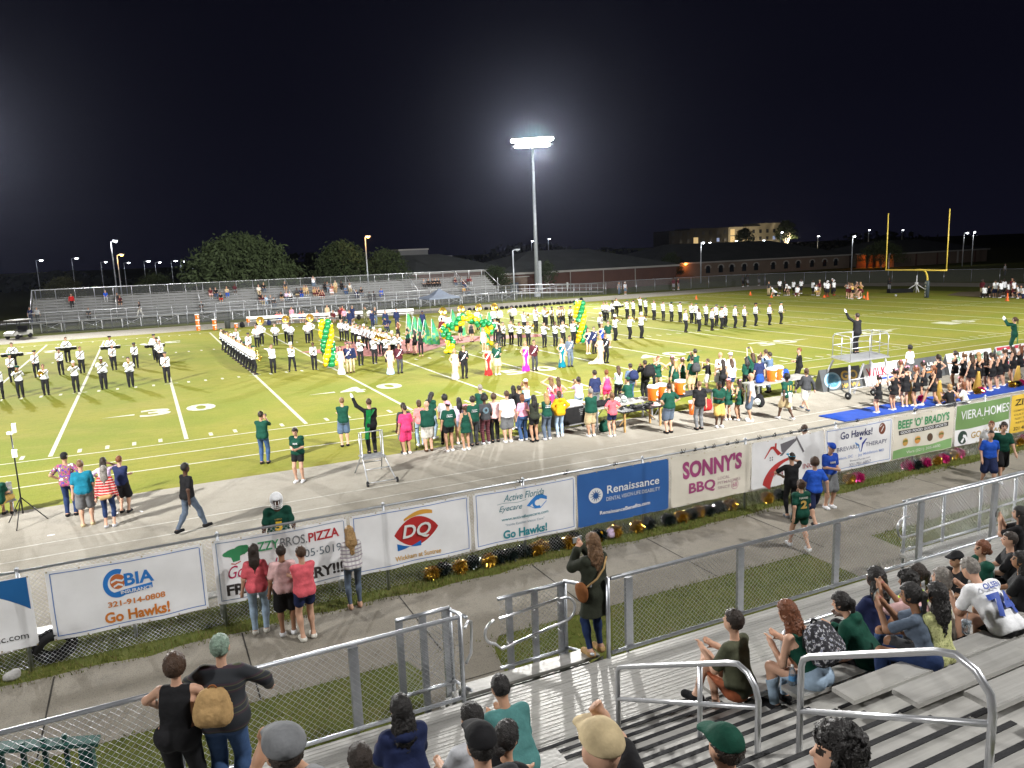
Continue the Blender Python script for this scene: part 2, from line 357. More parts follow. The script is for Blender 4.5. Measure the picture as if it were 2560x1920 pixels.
def legs(g, e=0, u=1.0, hem=None, flare=0):
    out = []; w = g.w**.7
    for Hh, K, An in g.leg:
        if u < .5:
            B = Hh+(K-Hh)*u*2; out.append(('c', Hh, B, .088*w+e, .070*w+e+flare)); continue
        out.append(('c', Hh, K, .086*w+e, .056*w+e*.9))
        B = K+(An-K)*min(1, (u-.5)*2); v = (u-.5)*2
        cp = K+(An-K)*.28
        if v > .3: out.append(('e', cp+A_(0,-.012,0), I3, (.055*w+e,.058*w+e,.11)))
        out.append(('c', K, B, .052*w+e, (.036 if hem is None else hem)*w + (0 if hem else e)))
    return out
def feet(g, e=0):
    out = []
    for Hh, K, An in g.leg:
        d = (An-Hh); fw = A_(d[0]*.15+(.05 if An[0] > 0 else -.05), 1, 0); fw /= np.linalg.norm(fw)
        tip = -.5 if (g.pose == 'kneel' and An[1] < -.2) else 0
        out += [('c', An+A_(0,0,-.035)-fw*.035, An+fw*.145+A_(0,0,-.048+tip*.05), .040+e, .033+e), ('c', An, An+A_(0,0,-.04), .038+e, .042+e)]
    return out
def arms(g, e=0, u=1.0, flare=0, hand=False, res=.02):
    out = []; w = g.w**.5
    for i, (S, E, W) in enumerate(g.arm):
        if u <= .5:
            B = S+(E-S)*u*2; out.append(('c', S, B, .046*w+e*.7, .044*w+e*.7+flare)); continue
        out.append(('c', S, E, .046*w+e, .039*w+e)); B = E+(W-E)*(u-.5)*2
        out.append(('c', E, B, .040*w+e, .028*w+e+flare))
        if hand:
            d = (W-E)/np.linalg.norm(W-E); out.append(('c', W, W+d*.075, .026, .030))
            s = 1 if i == 0 else -1
            side = np.cross(d, A_(0,1,0)); side = side/(np.linalg.norm(side)+1e-6)
            nrm = np.cross(side, d)
            if res < .019:
                for q, ln in ((-1.5,.068),(-.5,.082),(.5,.078),(1.5,.060)):
                    b = W+d*.085+side*q*.017; m1 = b+d*ln*.5; out += [('c', b, m1, .0105, .010, .008), ('c', m1, m1+(d*.7-nrm*.6*s)*ln*.5, .010, .0085, .008)]
                th = W+d*.03+side*.028*s; out.append(('c', th, th+d*.045+side*.03*s, .012, .009, .008))
            else: out += [('c', W+d*.08, W+d*.155, .028, .016), ('c', W+d*.03, W+d*.07+side*.04*s, .014, .011)]
    return out
def headp(g):
    H = lambda x, y, z: g.Hc + g.Hm @ A_(x,y,z); M = g.Hm
    return [('c', g.neck, g.Hc+g.Hm @ A_(0,-.015,-.05), .053*(1 if g.sex == 'm' else .88), .049*(1 if g.sex == 'm' else .88)),
      ('e', H(0,-.008,.015), M, (.077,.098,.105)), ('e', H(0,.030,-.055), M, (.056,.066,.068), .03),
      ('c', H(0,.088,.005), H(0,.108,-.022), .010, .014, .012), ('e', H(.077,-.012,-.012), M, (.012,.022,.032), .01), ('e', H(-.077,-.012,-.012), M, (.012,.022,.032), .01)]
def hairp(g, style, covered=False):
    H = lambda x, y, z: g.Hc + g.Hm @ A_(x,y,z); M = g.Hm; dn = A_(0,0,-1)
    q = lambda P: (P-g.Hc) @ M
    e = dict(short=.013, buzz=.006, bald=0, curly=.030, afro=.055, mop=.030).get(style, .018)
    cap = [('e', H(0,-.012,.018), M, (.077+e,.098+e,.105+e))]
    lim = dict(short=-.055, buzz=-.05, mop=-.075, curly=-.075, afro=-.06, bob=-.12).get(style, -.09)
    def face(P):
        Q = q(P); reg = np.maximum(.036-Q[...,1], Q[...,2]-.058)
        ear = np.maximum(np.maximum(-.022-Q[...,1], Q[...,2]-.012), -.2)
        return np.maximum(np.maximum(np.maximum(-reg, -ear if style in ('short','buzz') else -9), lim-Q[...,2]), Q[...,2]-.034 if covered else -9)
    v, f = None, None
    ext = []
    bk = H(0,-.075,-.01)
    if style in ('long','longw'):
        o = .02 if style == 'longw' else 0
        ext = [('c', H(.035,-.055,-.03), H(.05,-.075,-.14)+dn*.10, .062, .050+o), ('c', H(-.035,-.055,-.03), H(-.05,-.075,-.14)+dn*.10, .062, .050+o), ('c', H(0,-.07,-.10)+dn*.06, H(0,-.09,-.14)+dn*.30, .066+o, .030+o)]
    elif style == 'bob': ext = [('e', H(0,-.035,-.055), M, (.092,.092,.095))]
    elif style == 'pony': ext = [('c', H(0,-.10,.03), H(0,-.135,.0), .026, .032), ('c', H(0,-.135,.0), H(0,-.14,-.06)+dn*.16, .034, .018)]
    elif style == 'bun': ext = [('e', H(0,-.09,.085), M, (.05,.05,.05))]
    elif style == 'lowbun': ext = [('e', H(0,-.115,-.05), M, (.05,.045,.05))]
    return cap, ext, face
def hatp(g, style):
    H = lambda x, y, z: g.Hc + g.Hm @ A_(x,y,z); M = g.Hm; q = lambda P: (P-g.Hc) @ M
    if style in ('cap','capback'):
        s = 1 if style == 'cap' else -1
        return [('e', H(0,-.010,.03), M, (.094,.116,.108)), ('e', H(0,s*.115,.048), M @ rx(-s*.18), (.074,.085,.013), .02)], [lambda P: .032-q(P)[...,2]]
    if style == 'flat': return [('e', H(0,-.012,.045), M, (.105,.125,.085)), ('e', H(0,.11,.05), M, (.075,.06,.016), .03)], [lambda P: .02-q(P)[...,2]]
    if style == 'beret': return [('e', H(0,-.005,.07), M, (.115,.125,.055)), ('e', H(0,.10,.035), M, (.07,.05,.012), .02)], [lambda P: .022-q(P)[...,2]]
    if style == 'shako': return [('c', H(0,-.005,.06), H(0,-.005,.20), .098, .092), ('e', H(0,.10,.055), M, (.07,.06,.014), .02)], [lambda P: np.abs(q(P)[...,2]-.115)-.075]
    if style == 'visor': return [('e', H(0,-.005,.045), M, (.096,.118,.030)), ('e', H(0,.13,.045), M, (.08,.09,.013), .02)], []
    if style == 'bow': return [('e', H(s*.055,-.085,.10), M @ ry(s*.5), (.06,.022,.04), .01) for s in (1,-1)], []
    if style == 'helmet': return [('e', H(0,-.005,.02), M, (.118,.142,.130)), ('e', H(0,-.03,-.05), M, (.108,.105,.10))], [lambda P: -np.maximum(.055-q(P)[...,1], q(P)[...,2]-.05)]
    return [], []
MESH = {}; CROWD = []
def pieces(key):
    """all mesh parts of one kind of figure, cached; key = (pose, sex, width, hair, hat, top, bottom, shoes?, res)"""
    if key in MESH: return MESH[key]
    pose, sex, wd, hair, hat, top, bot, shoe, res = key
    g = skeleton(pose, sex, wd); out = {}
    body = torso(g) + legs(g) + feet(g) + arms(g, hand=True, res=res) + headp(g)
    V, F = surf(body, res)
    C = V[F].mean(1); Q = (C-g.Hc) @ g.Hm
    mi = np.zeros(len(F), int)
    for s in (1,-1):
        mi[(np.abs(Q[:,0]-s*.033) < .016) & (np.abs(Q[:,2]-.008) < .009) & (Q[:,1] > .055)] = 1
        mi[(np.abs(Q[:,0]-s*.034) < .022) & (np.abs(Q[:,2]-.032) < .006) & (Q[:,1] > .055)] = 1
    mi[(np.abs(Q[:,0]) < .024) & (np.abs(Q[:,2]+.058) < .008) & (Q[:,1] > .06)] = 2
    out['body'] = (V, F, mi)
    tz = lambda P: ((P-g.P) @ g.T)[...,2]; ty = lambda P: ((P-g.P) @ g.T)[...,1]
    r = res
    def neckhole(P): return .062-np.sqrt((((P-g.tf(0,.02,.50)))**2).sum(-1))
    if top in ('tee','polo','jersey','long','jacket','hoodie','coat','suit','crop'):
        e = dict(tee=.016, polo=.017, jersey=.022, long=.014, jacket=.022, hoodie=.030, coat=.030, suit=.020, crop=.010)[top]
        hem = dict(crop=.06, coat=-.34, jacket=-.10, suit=-.16, hoodie=-.12, tee=-.09, polo=-.09, jersey=-.10, long=-.05)[top]
        u = .38 if top in ('tee','polo','crop') else .33 if top == 'jersey' else .97
        t = torso(g, e, hem < 0, loose=e if hem < .05 else 0) + arms(g, e, u, .010 if u < .5 else .004)
        if hem < -.1 and POSE[pose].get('pz', .95) > .8: t.append(('c', g.tf(-.06,0,-.06), g.tf(.06,0,-.06), .125*wd+e*.5, .125*wd+e*.5)); 
        if top == 'coat': t.append(('c', g.tf(-.05,0,-.10), g.tf(.05,0,-.10), .14*wd, .14*wd)); t += [('c', g.tf(s*.05,0,-.12), g.tf(s*.08,0,-.36), .14, .16) for s in (1,-1)]
        if top == 'hoodie': t.append(('e', g.tf(0,-.075,.47), g.T, (.10,.07,.07)))
        if top == 'jersey': t += [('e', g.tf(s*(g.sw-.01),0,.445), g.T, (.095,.10,.075)) for s in (1,-1)]
        kz = (lambda P: hem-np.where(tz(P) > .2, 9, tz(P))) 
        base = surf(t, r, [lambda P: np.where(np.abs(((P-g.P) @ g.T)[...,0]) < .24*wd, np.where(tz(P) < hem+.25, hem-tz(P), -9), -9), neckhole])
        out['shirt'] = base + (0,)
    elif top in ('tank','strapless','sleeveless'):
        e = .010 if top != 'sleeveless' else .014; lim = .37 if top == 'strapless' else .455
        hem = -.02 if top != 'sleeveless' else -.12
        t = torso(g, e, True)
        if top == 'strapless': cl = [lambda P: tz(P)-.35]
        elif top == 'sleeveless': cl = [neckhole, lambda P: np.abs(((P-g.P) @ g.T)[...,0])-(g.sw-.01)]
        else: cl = [neckhole, lambda P: np.where(tz(P) > .33, np.abs(((P-g.P) @ g.T)[...,0])-.115, -9), lambda P: np.where(tz(P) > .42, np.abs(np.abs(((P-g.P) @ g.T)[...,0])-.085)-.025, -9)]
        out['shirt'] = surf(t, r, cl+[lambda P: hem-tz(P)]) + (0,)
    wz = .085
    wc = [lambda P: np.where(ty(P) > -9, tz(P)-wz, 0)]
    pelv = lambda e: [p for p in torso(g, e, True)][-4:] if wd <= 1.18 else torso(g, e, True)[-5:]
    if bot in ('pants','jeans','leggings','capri','flare'):
        e = dict(pants=.016, jeans=.013, leggings=.004, capri=.005, flare=.018)[bot]; u = .80 if bot == 'capri' else .975
        hemr = dict(pants=.058, jeans=.053, flare=.075).get(bot)
        out['trousers'] = surf(pelv(e) + legs(g, e, u, hemr), r, wc) + (0,)
    elif bot in ('shorts','short'):
        u = .42 if bot == 'shorts' else .25
        if bot == 'shorts': L = legs(g, .022, .499, None, .030)
        else: L = legs(g, .014, .24, None, .012)
        if bot == 'shorts': L = [('c', a[1], a[1]+(a[2]-a[1])*.88, a[3], a[4]) for a in L]
        out['shorts'] = surf(pelv(.016)+L, r, wc) + (0,)
    elif bot == 'skirt':
        t = pelv(.012) + [('c', g.tf(-.03,0,.02), g.tf(-.05,0,-.24), .12*wd, .155*wd), ('c', g.tf(.03,0,.02), g.tf(.05,0,-.24), .12*wd, .155*wd)]
        out['skirt'] = surf(t, r, wc+[lambda P: -.27-tz(P)]) + (0,)
    elif bot in ('gown','train','mini'):
        t = torso(g, .010, True)
        if bot == 'mini': t += [('c', g.tf(s*.03,0,0), g.tf(s*.05,0,-.26), .115, .135) for s in (1,-1)]
        else: t += [('c', g.tf(0,0,-.02), g.tf(0,0,-.40), .135, .135), ('c', g.tf(0,0,-.36), A_(0,-.03,.10), .135, .235)]
        if bot == 'train': t += [('c', A_(0,-.1,.10), A_(.55,-.30,.05), .20, .10), ('c', A_(0,-.05,.35), A_(.32,-.2,.08), .16, .12)]
        out['gown'] = surf(t, r, [lambda P: np.where(tz(P) > .3, tz(P)-.36, -9)] + ([lambda P: -.30-tz(P)] if bot == 'mini' else [lambda P: .01-P[...,2]])) + (0,)
    if shoe: out['shoes'] = surf(feet(g, .011), r, [lambda P: np.minimum.reduce([np.where(np.abs(P[...,0]-l[2][0]) < .15, P[...,2]-l[2][2]-.005, 9) for l in g.leg])]) + (0,)
    if hair not in ('bald','none'):
        cap, ext, face = hairp(g, hair, hat in ('cap','capback','flat','beret','shako','helmet')); rr = min(r, .022)
        ps = [surf(cap, rr, [face], jitter=.006 if hair in ('curly','afro') else .0032 if r < .02 else 0, seed=3)]
        if ext: ps.append(surf(ext, rr, jitter=.005 if hair == 'longw' else .002 if r < .02 else 0, seed=5))
        vs = np.concatenate([p[0] for p in ps]); fs = np.concatenate([p[1]+o for p, o in zip(ps, np.cumsum([0]+[len(p[0]) for p in ps])[:-1])])
        out['hair'] = (vs, fs, 0)
    if hat:
        p, c = hatp(g, hat)
        if p: out['helmet' if hat == 'helmet' else 'hair_bow' if hat == 'bow' else 'hat'] = surf(p, min(r, .018), c) + (0,)
    MESH[key] = (g, out, {})
    return MESH[key]
eye_m = mat('eye_dark', (.02,.014,.012), .4); lip_m = mat('lip', (.36,.12,.10), .5)
def lod(x, y):
    d = math.hypot(x-CAM.x, y-CAM.y)
    return .0125 if d < 12 else .016 if d < 19 else .022 if d < 30 else .030
def person(x, y, z, deg, pose, H, spec, label, group=None, join=None):
    """spec: 'sex width skin hair:colour hat:colour top:colour bottom:colour shoe [extras]' ; '-' skips"""
    t = spec.split(); sex, wd, sk = t[0][0], float(t[0][1:] or 1), t[1]
    sp = lambda s: (s.split(':')+[''])[:2] if s != '-' else ('', '')
    (hs, hc), (cs, cc), (ts, tcol), (bs, bc) = (sp(s) for s in t[2:6]); shoe = '' if t[6] == '-' else t[6]
    res = lod(x, y); far = math.hypot(x-CAM.x, y-CAM.y) > 82 if join is None else join
    key = (pose, sex, wd, hs or 'bald', cs, ts, bs, bool(shoe), res)
    g, out, cache = pieces(key)
    o = empty('person', (x,y,z), R(deg), label, 'person', group, H/1.76)
    mm = dict(shirt=tcol, trousers=bc, shorts=bc, skirt=bc, gown=bc, shoes=shoe, hair=hc, hat=cc, helmet=cc, hair_bow=cc)
    def M(n): return [smat(sk), eye_m, lip_m] if n == 'body' else [hmat(mm[n])] if n == 'hair' else [PATT[mm[n]]] if mm[n] in PATT else [cmat(mm[n])]
    if far:
        c, s_ = math.cos(R(deg)), math.sin(R(deg)); k = H/1.76; Mz = np.array([[c,-s_,0],[s_,c,0],[0,0,1]])
        for n in out:
            V, F, mi = out[n]; CROWD.append((V @ Mz.T*k + np.array([x,y,z]), F, M(n), mi if n == 'body' else np.zeros(len(F), int)))
        bpy.data.objects.remove(o); return None, g
    for n in out:
        if n not in cache: cache[n] = to_mesh(n, [out[n]])
        meshobj(n, cache[n], M(n), o)
    return o, g
PATT = {}
def pattern(name, build, rough=.8):
    m = bpy.data.materials.new('fabric_'+name); m.use_nodes = True; t = m.node_tree; b = t.nodes['Principled BSDF']; b.inputs['Roughness'].default_value = rough
    c = nn(t, 'ShaderNodeTexCoord'); t.links.new(build(t, c.outputs['Object']), b.inputs['Base Color']); PATT[name] = m
    return m
def ramp(t, fac, stops, const=True):
    r = nn(t, 'ShaderNodeValToRGB'); r.color_ramp.interpolation = 'CONSTANT' if const else 'LINEAR'
    for i, (p, c) in enumerate(stops):
        e = r.color_ramp.elements[i] if i < 2 else r.color_ramp.elements.new(p)
        e.position = p; e.color = (*c, 1)
    t.links.new(fac, r.inputs[0]); return r.outputs[0]
def noise_fac(t, v, s, d=2):
    n = nn(t, 'ShaderNodeTexNoise'); n.inputs['Scale'].default_value = s; n.inputs['Detail'].default_value = d; t.links.new(v, n.inputs['Vector']); return n.outputs['Fac']
def bands(t, v, axis, s):
    w = nn(t, 'ShaderNodeTexWave', bands_direction=axis); w.inputs['Scale'].default_value = s; t.links.new(v, w.inputs['Vector']); return w.outputs['Fac']
def mixc(t, fac, a, b):
    m = nn(t, 'ShaderNodeMix', data_type='RGBA'); t.links.new(fac, m.inputs['Factor'])
    for k, s in (('A', a), ('B', b)):
        if isinstance(s, tuple): m.inputs[k].default_value = (*s, 1)
        else: t.links.new(s, m.inputs[k])
    return m.outputs['Result']
def plaid(a, b, c, s=4):
    def f(t, v):
        x = ramp(t, bands(t, v, 'X', s), [(0, a), (.62, b)]); z = ramp(t, bands(t, v, 'Z', s), [(0, (0,0,0)), (.75, (1,1,1))])
        return mixc(t, z, x, c)
    return f
pattern('redplaid', plaid((.50,.03,.03), (.30,.02,.02), (.62,.45,.42), 4.2))
pattern('maroonplaid', plaid((.12,.02,.03), (.05,.01,.02), (.16,.05,.06), 5))
pattern('whiteplaid', plaid((.66,.64,.64), (.50,.48,.50), (.30,.26,.30), 4))
pattern('floral', lambda t, v: ramp(t, noise_fac(t, v, 13), [(0, (.05,.05,.25)), (.42, (.35,.04,.14)), (.5, (.20,.16,.07)), (.56, (.06,.05,.06)), (.62, (.55,.52,.55))]))
pattern('camo', lambda t, v: ramp(t, noise_fac(t, v, 11), [(0, (.05,.06,.03)), (.45, (.13,.13,.07)), (.55, (.22,.20,.12))]))
pattern('galaxy', lambda t, v: ramp(t, noise_fac(t, v, 26), [(0, (.015,.015,.02)), (.5, (.07,.07,.09)), (.58, (.5,.5,.52)), (.64, (.10,.12,.22)), (.7, (.3,.2,.18))]))
pattern('sequin', lambda t, v: ramp(t, noise_fac(t, v, 60), [(0, (.22,.22,.25)), (.5, (.55,.56,.6)), (.6, (.85,.86,.9))]), .35)
pattern('lace', lambda t, v: ramp(t, noise_fac(t, v, 22), [(0, (.55,.45,.32)), (.5, (.72,.62,.46)), (.58, (.80,.74,.60))]))
pattern('bluestripe', lambda t, v: ramp(t, bands(t, v, 'X', 5), [(0, (.75,.78,.80)), (.5, (.22,.42,.62))]))
pattern('dotlemon', lambda t, v: ramp(t, noise_fac(t, v, 45), [(0, (.62,.63,.30)), (.52, (.50,.52,.22)), (.60, (.32,.34,.14))]))
pattern('stripedark', lambda t, v: ramp(t, bands(t, v, 'Z', 1.6), [(0, (.015,.018,.024)), (.60, (.035,.018,.028)), (.85, (.06,.065,.035)), (.93, (.015,.018,.024))]))
def diag(t, v):
    d = nn(t, 'ShaderNodeVectorMath', operation='DOT_PRODUCT'); d.inputs[1].default_value = (.45,0,.5); t.links.new(v, d.inputs[0])
    return ramp(t, d.outputs['Value'], [(0, (.74,.76,.82)), (.585, (.02,.03,.028)), (.612, (.45,.32,.08)), (.622, (.76,.78,.84))])
pattern('bandcoat', diag)
pattern('banded', lambda t, v: ramp(t, bands(t, v, 'Z', 6), [(0, (.7,.7,.72)), (.5, (.02,.03,.09))]))
# ---------------------------------------------------------------- ground, field, track, walkway
turf_m = layered('turf', (.245,.235,.040), [((.175,.205,.028),.10,.42,.62,3,(1,1,1)), ((.265,.235,.060),.22,.50,.72,5,(1,1.6,1)), ((.150,.170,.026),1.6,.48,.8,6,(1,2.2,1)), ((.300,.285,.075),9,.52,.78,4,(1,2.5,1)), ((.110,.135,.020),30,.50,.80,3,(1,1,1))], rough=.95, bump=.5, bscale=14, spec=.05)
grass_m = layered('rough_grass', (.125,.130,.036), [((.080,.100,.024),1.2,.4,.7,5,(1,1,1)), ((.17,.14,.06),.8,.55,.8,4,(1,1,1)), ((.10,.14,.03),14,.5,.75,4,(1,1,1))], rough=.95, bump=.6, bscale=25, spec=.05)
asph_m = layered('track_asphalt', (.315,.290,.242), [((.375,.350,.300),.5,.45,.75,4,(1,1,1)), ((.250,.230,.192),2.2,.50,.8,5,(.5,1,1)), ((.44,.415,.365),70,.52,.70,2,(1,1,1)), ((.20,.183,.15),45,.56,.72,2,(1,1,1))], rough=.92, bump=.35, bscale=90, spec=.15)
conc_m = layered('path_concrete', (.235,.212,.175), [((.285,.258,.212),.7,.4,.7,5,(1,1,1)), ((.150,.137,.115),1.7,.52,.78,6,(1,1,1)), ((.25,.235,.205),24,.5,.75,3,(1,1,1)), ((.095,.088,.078),55,.56,.72,2,(1,1,1))], rough=.9, bump=.3, bscale=60, spec=.2)
dirt_m = layered('bare_dirt', (.17,.13,.085), [((.11,.10,.05),1.2,.45,.7,4,(1,1,1)), ((.22,.18,.13),6,.5,.8,4,(1,1,1))], bump=.4)
paint_m = layered('field_paint', (.50,.50,.40), [((.30,.31,.08),7,.50,.80,4,(1,1,1)), ((.35,.36,.15),40,.52,.85,3,(1,1,1))], bump=.2)
lane_m = layered('lane_paint', (.60,.58,.53), [((.26,.245,.215),6,.45,.8,4,(1,1,1))], bump=.1)
def sheet(name, pts, z, m, kind='structure', mi=None):
    mb = MB(); mb.add([(x,y,z) for x, y in pts], [tuple(range(len(pts)))]); o = mb.build(name, m); o['kind'] = kind; return o
mb = MB(); ys = [(-400,-.004),(62,-.004),(66,-.05),(92,-.9),(2500,-.9)]
for (y0,z0),(y1,z1) in zip(ys, ys[1:]):
    for x0, x1 in ((-1500,-200),(-200,300),(300,2500)): mb.add([(x0,y0,z0),(x1,y0,z0),(x1,y1,z1),(x0,y1,z1)], [(0,1,2,3)])
mb.build('ground', grass_m)['kind'] = 'structure'
sheet('field', [(-90,-6.62),(67,-6.62),(67,30),(64,52.6),(-90,52.6)], .004, turf_m)
pts = [(-95,-16.0)] + [(-60+.8*i, -16.0+.10*math.sin(i*1.7)+.06*math.sin(i*4.1)) for i in range(150)] + [(95,-16.0),(95,-6.62),(-95,-6.62)]
sheet('track', pts, .004, asph_m)
ft = [(-95,52.6),(63,52.6),(70,47),(74,38),(76,28),(76,-20),(84,-20),(84,32),(81,44),(74,54),(65,60.2),(-95,60.2)]
sheet('track', ft, .008, asph_m)
sheet('bare_ground', [(61,25),(66,27),(73,22),(74,14),(70,11),(62,13),(60,19)], .012, dirt_m)
# walkway with expansion joints, its edge overgrown by the grass
up = [(-60+.35*i, -17.36+.05*math.sin(i*1.3)+.05*math.sin(i*.37)+rnd.uniform(-.03,.03)) for i in range(300)]
sheet('walkway', [(-60,-19.85)]+[( -15.9,-19.85),(-15.75,-20.4),(-15.9,-20.9),(-16.2,-21.6),(-16.3,-23.1),(-14.6,-23.1),(-14.7,-21.4),(-14.45,-20.2),(-14.2,-19.85),(-6.9,-19.88),(-6.9,-22.4),(-5.1,-22.4),(-4.9,-19.88),(45,-19.88)]+up[::-1], .004, conc_m)
mb = MB()
for i in range(-12, 22): mb.add([(-15.27+2.98*i+d, y, .0085) for d, y in ((-.012,-19.84),(.012,-19.84),(.012,-17.42),(-.012,-17.42))], [(0,1,2,3)])
mb.add([(x,y,.0085) for x, y in ((-16.25,-20.9),(-14.62,-20.9),(-14.62,-20.88),(-16.25,-20.88))], [(0,1,2,3)])
mb.build('walkway_joints', mat('joint', (.035,.032,.028), .9))['kind'] = 'structure'
# lane lines on the track
mb = MB()
for y in (-10.02, -11.03, -12.6+.0):
    if y < -12: continue
    mb.add([(-90,y-.027,.009),(90,y-.027,.009),(90,y+.027,.009),(-90,y+.027,.009)], [(0,1,2,3)])
for y in (54.2,55.3,56.4): mb.add([(-90,y-.027,.013),(60,y-.027,.013),(60,y+.027,.013),(-90,y+.027,.013)], [(0,1,2,3)])
mb.build('lane_lines', lane_m)['kind'] = 'structure'
# field markings
yd = .9144; mb = MB()
def rect(x0,y0,x1,y1,z=.010): mb.add([(x0,y0,z),(x1,y0,z),(x1,y1,z),(x0,y1,z)], [(0,1,2,3)])
def wavy(y, x0, x1, w, n=90):
    P = [(x0+(x1-x0)*i/n, y+.03*math.sin(i*.9)+rnd.uniform(-.02,.02)) for i in range(n+1)]
    mb.add([(x,v-w/2,.010) for x, v in P]+[(x,v+w/2,.010) for x, v in P], [(i,i+1,n+2+i,n+1+i) for i in range(n)])
for y, w in ((-.12,.10),(-2.0,.10),(-3.87,.11),(48.9,.10)): wavy(y, -80, 56, w)
for k in range(-16, 13):
    X = k*5*yd; rect(X-.075, .22, X+.075, 48.6)
    for hy in (15.95, 32.8): rect(X-.35, hy-.05, X+.35, hy+.05, .0145)
for k in range(-75, 62):
    if k % 5 == 0: continue
    for y0 in (.30, 15.65, 32.5, 47.9): rect(k*yd-.07, y0, k*yd+.07, y0+.60)
def num(mbx, s, X, Y, flip):
    """one digit 1.25 x 1.8 m, base towards the near side unless flip"""
    V, F = text_mesh(s, .035); a = V.copy(); a[:,0] *= 1.30/np.ptp(V[:,0]); a[:,1] *= 1.75/np.ptp(V[:,1])
    mbx.add([(X+(-x if flip else x), Y+(-y if flip else y), .0148) for x, y in a], F)
for k in range(-4, 5):
    n = 50-abs(k)*10; X = k*10*yd
    for Y, fl in ((7.0, False), (41.8, True)):
        for c, dx in ((str(n)[0], -.98), ('0', .98)): num(mb, c, X+(-dx if fl else dx), Y, fl)
        if n != 50:
            s = -1 if k < 0 else 1; mb.add([(X+s*1.85, Y+.16, .0148),(X+s*1.85, Y-.16, .0148),(X+s*3.2, Y-.02, .0148)], [(0,1,2) if s > 0 else (0,2,1)])
mb.build('field_markings', paint_m)['kind'] = 'structure'
# grass blades in the near strips
gb = [mat('grass_blade', (.12,.145,.034), .9, spec=.05), mat('grass_blade_pale', (.20,.20,.06), .9, spec=.05), mat('grass_blade_dry', (.15,.11,.05), .9, spec=.05)]
mb = MB(); g2 = random.Random(3)
def blades(x0, x1, yf, n, h):
    for _ in range(n):
        x = g2.uniform(x0, x1); y = yf(x, g2); 
        if y is None: continue
        hh = h*g2.uniform(.4,1.2); a = g2.uniform(0, 6.28); w = .006+.006*g2.random(); lx, ly = g2.uniform(-.05,.05), g2.uniform(-.05,.05)
        p = 0 if g2.random() < .62 else 1 if g2.random() < .75 else 2
        mb.add([(x-w*math.cos(a),y-w*math.sin(a),0),(x+w*math.cos(a),y+w*math.sin(a),0),(x+lx,y+ly,hh)], [(0,1,2)], p)
blades(-25, 6, lambda x, g: -17.42+abs(g.gauss(0,.0))+g.random()**1.3*1.35 if g.random() < .96 else -17.5, 15000, .085)
blades(6, 20, lambda x, g: -17.42+g.random()*1.3, 2500, .09)
def nearstrip(x, g):
    y = g.uniform(-23.2,-19.8)
    if -16.4 < x < -14.3 and y < -19.9: return None if x < -14.75+(-21.4-y)*.0 or y > -20.1 else (None if x < -14.55 else y)
    if -7.0 < x < -4.9: return None
    return y
blades(-24, 4, nearstrip, 20000, .075)
o = mb.build('grass', gb); o['kind'] = 'stuff'; tag(o, 'short green grass along the near fence and in front of the stand', 'grass')

# ---------------------------------------------------------------- floodlight towers (lit lamps)
lamp_m = mat('lamp_glow', (1,1,1), emit=(1,.985,.96), es=60)
WIDE, FARP = .28, 2.0
def spot(parent, loc, target, power, size, angle=150, colr=(1,.985,.95), blend=.6):
    l = bpy.data.lights.new('floodlight', 'SPOT'); l.energy = power; l.color = colr; l.shadow_soft_size = size; l.spot_size = R(angle); l.spot_blend = blend
    o = bpy.data.objects.new('floodlight', l); col.objects.link(o); o.parent = parent; o.location = loc
    d = Vector(target)-(Vector(parent.location)+Vector(loc)); o.rotation_euler = d.to_track_quat('-Z','Y').to_euler(); return o
pole_m = mat('pole_steel', (.40,.43,.47), .45, .5, var=.1, scale=3)
def tower(x, y, h, face, power, label, aim=(0,20), size=1.0, lit=True):
    t = empty('floodlight_tower', (x,y,0), 0, label, 'floodlight', 'stadium floodlight towers')
    m = MB(); m.tube([(0,0,-.3),(0,0,h)], .34, 14, r2=.17); m.lathe([(.5,-.2),(.5,.5),(.36,.55)], 14); m.build('pole', pole_m, t)
    m = MB(); m.box((.42,-.1,2.9),(.5,.4,4.4)); m.build('equipment_box', mat('grey_cabinet', (.30,.32,.34), .5, var=.1), t)
    fx, fy = math.cos(face), math.sin(face); px, py = -fy, fx
    m = MB()
    for dz in (.15,.95): m.box((0,0,h+dz),(6.0,.16,.16), rz=math.atan2(py,px))
    m.tube([(0,0,h-.2),(0,0,h+1.1)], .12); m.build('crossarm', pole_m, t)
    for row, n in ((.15,9),(.95,11)):
        for i in range(n):
            u = (i-(n-1)/2)*.56
            M = Matrix.Rotation(face-math.pi/2, 3, 'Z') @ Matrix.Rotation(R(-62), 3, 'X')
            c = Vector((px*u+fx*.25, py*u+fy*.25, h+row-.05)); m = MB()
            m.lathe([(.05,-.28),(.18,-.2),(.34,.02)], 14, c, 0, M=M @ Matrix.Rotation(math.pi,3,'X')@Matrix.Rotation(math.pi,3,'X'))
            m.lathe([(.34,.02),(.001,.06)], 14, c, 1, M=M); m.build('lamp', [pole_m, lamp_m], t)
    if lit:
        spot(t, (fx*.9, fy*.9, h+.4), (x+fx*50, y+fy*50, 0), power*WIDE, size, 150)
        spot(t, (fx*.9, fy*.9, h+.3), (*aim, 0), power*FARP, size, 62, blend=1)
    return t
LP = 3.6
FARL = tower(34.4, 72, 21.6, math.atan2(-45,-30), 42000*LP, 'tall lit floodlight tower beyond the far bleachers', (14,18))
tower(-40, 80, 22, math.atan2(-55,35), 40000*LP, 'lit floodlight tower beyond the far end of the visiting bleachers, past the golf cart', (-14,16))
tower(-52, -27, 25, math.atan2(50,55), 40000*LP, 'lit floodlight tower behind the home stand, on the low-numbered side', (-8,22))
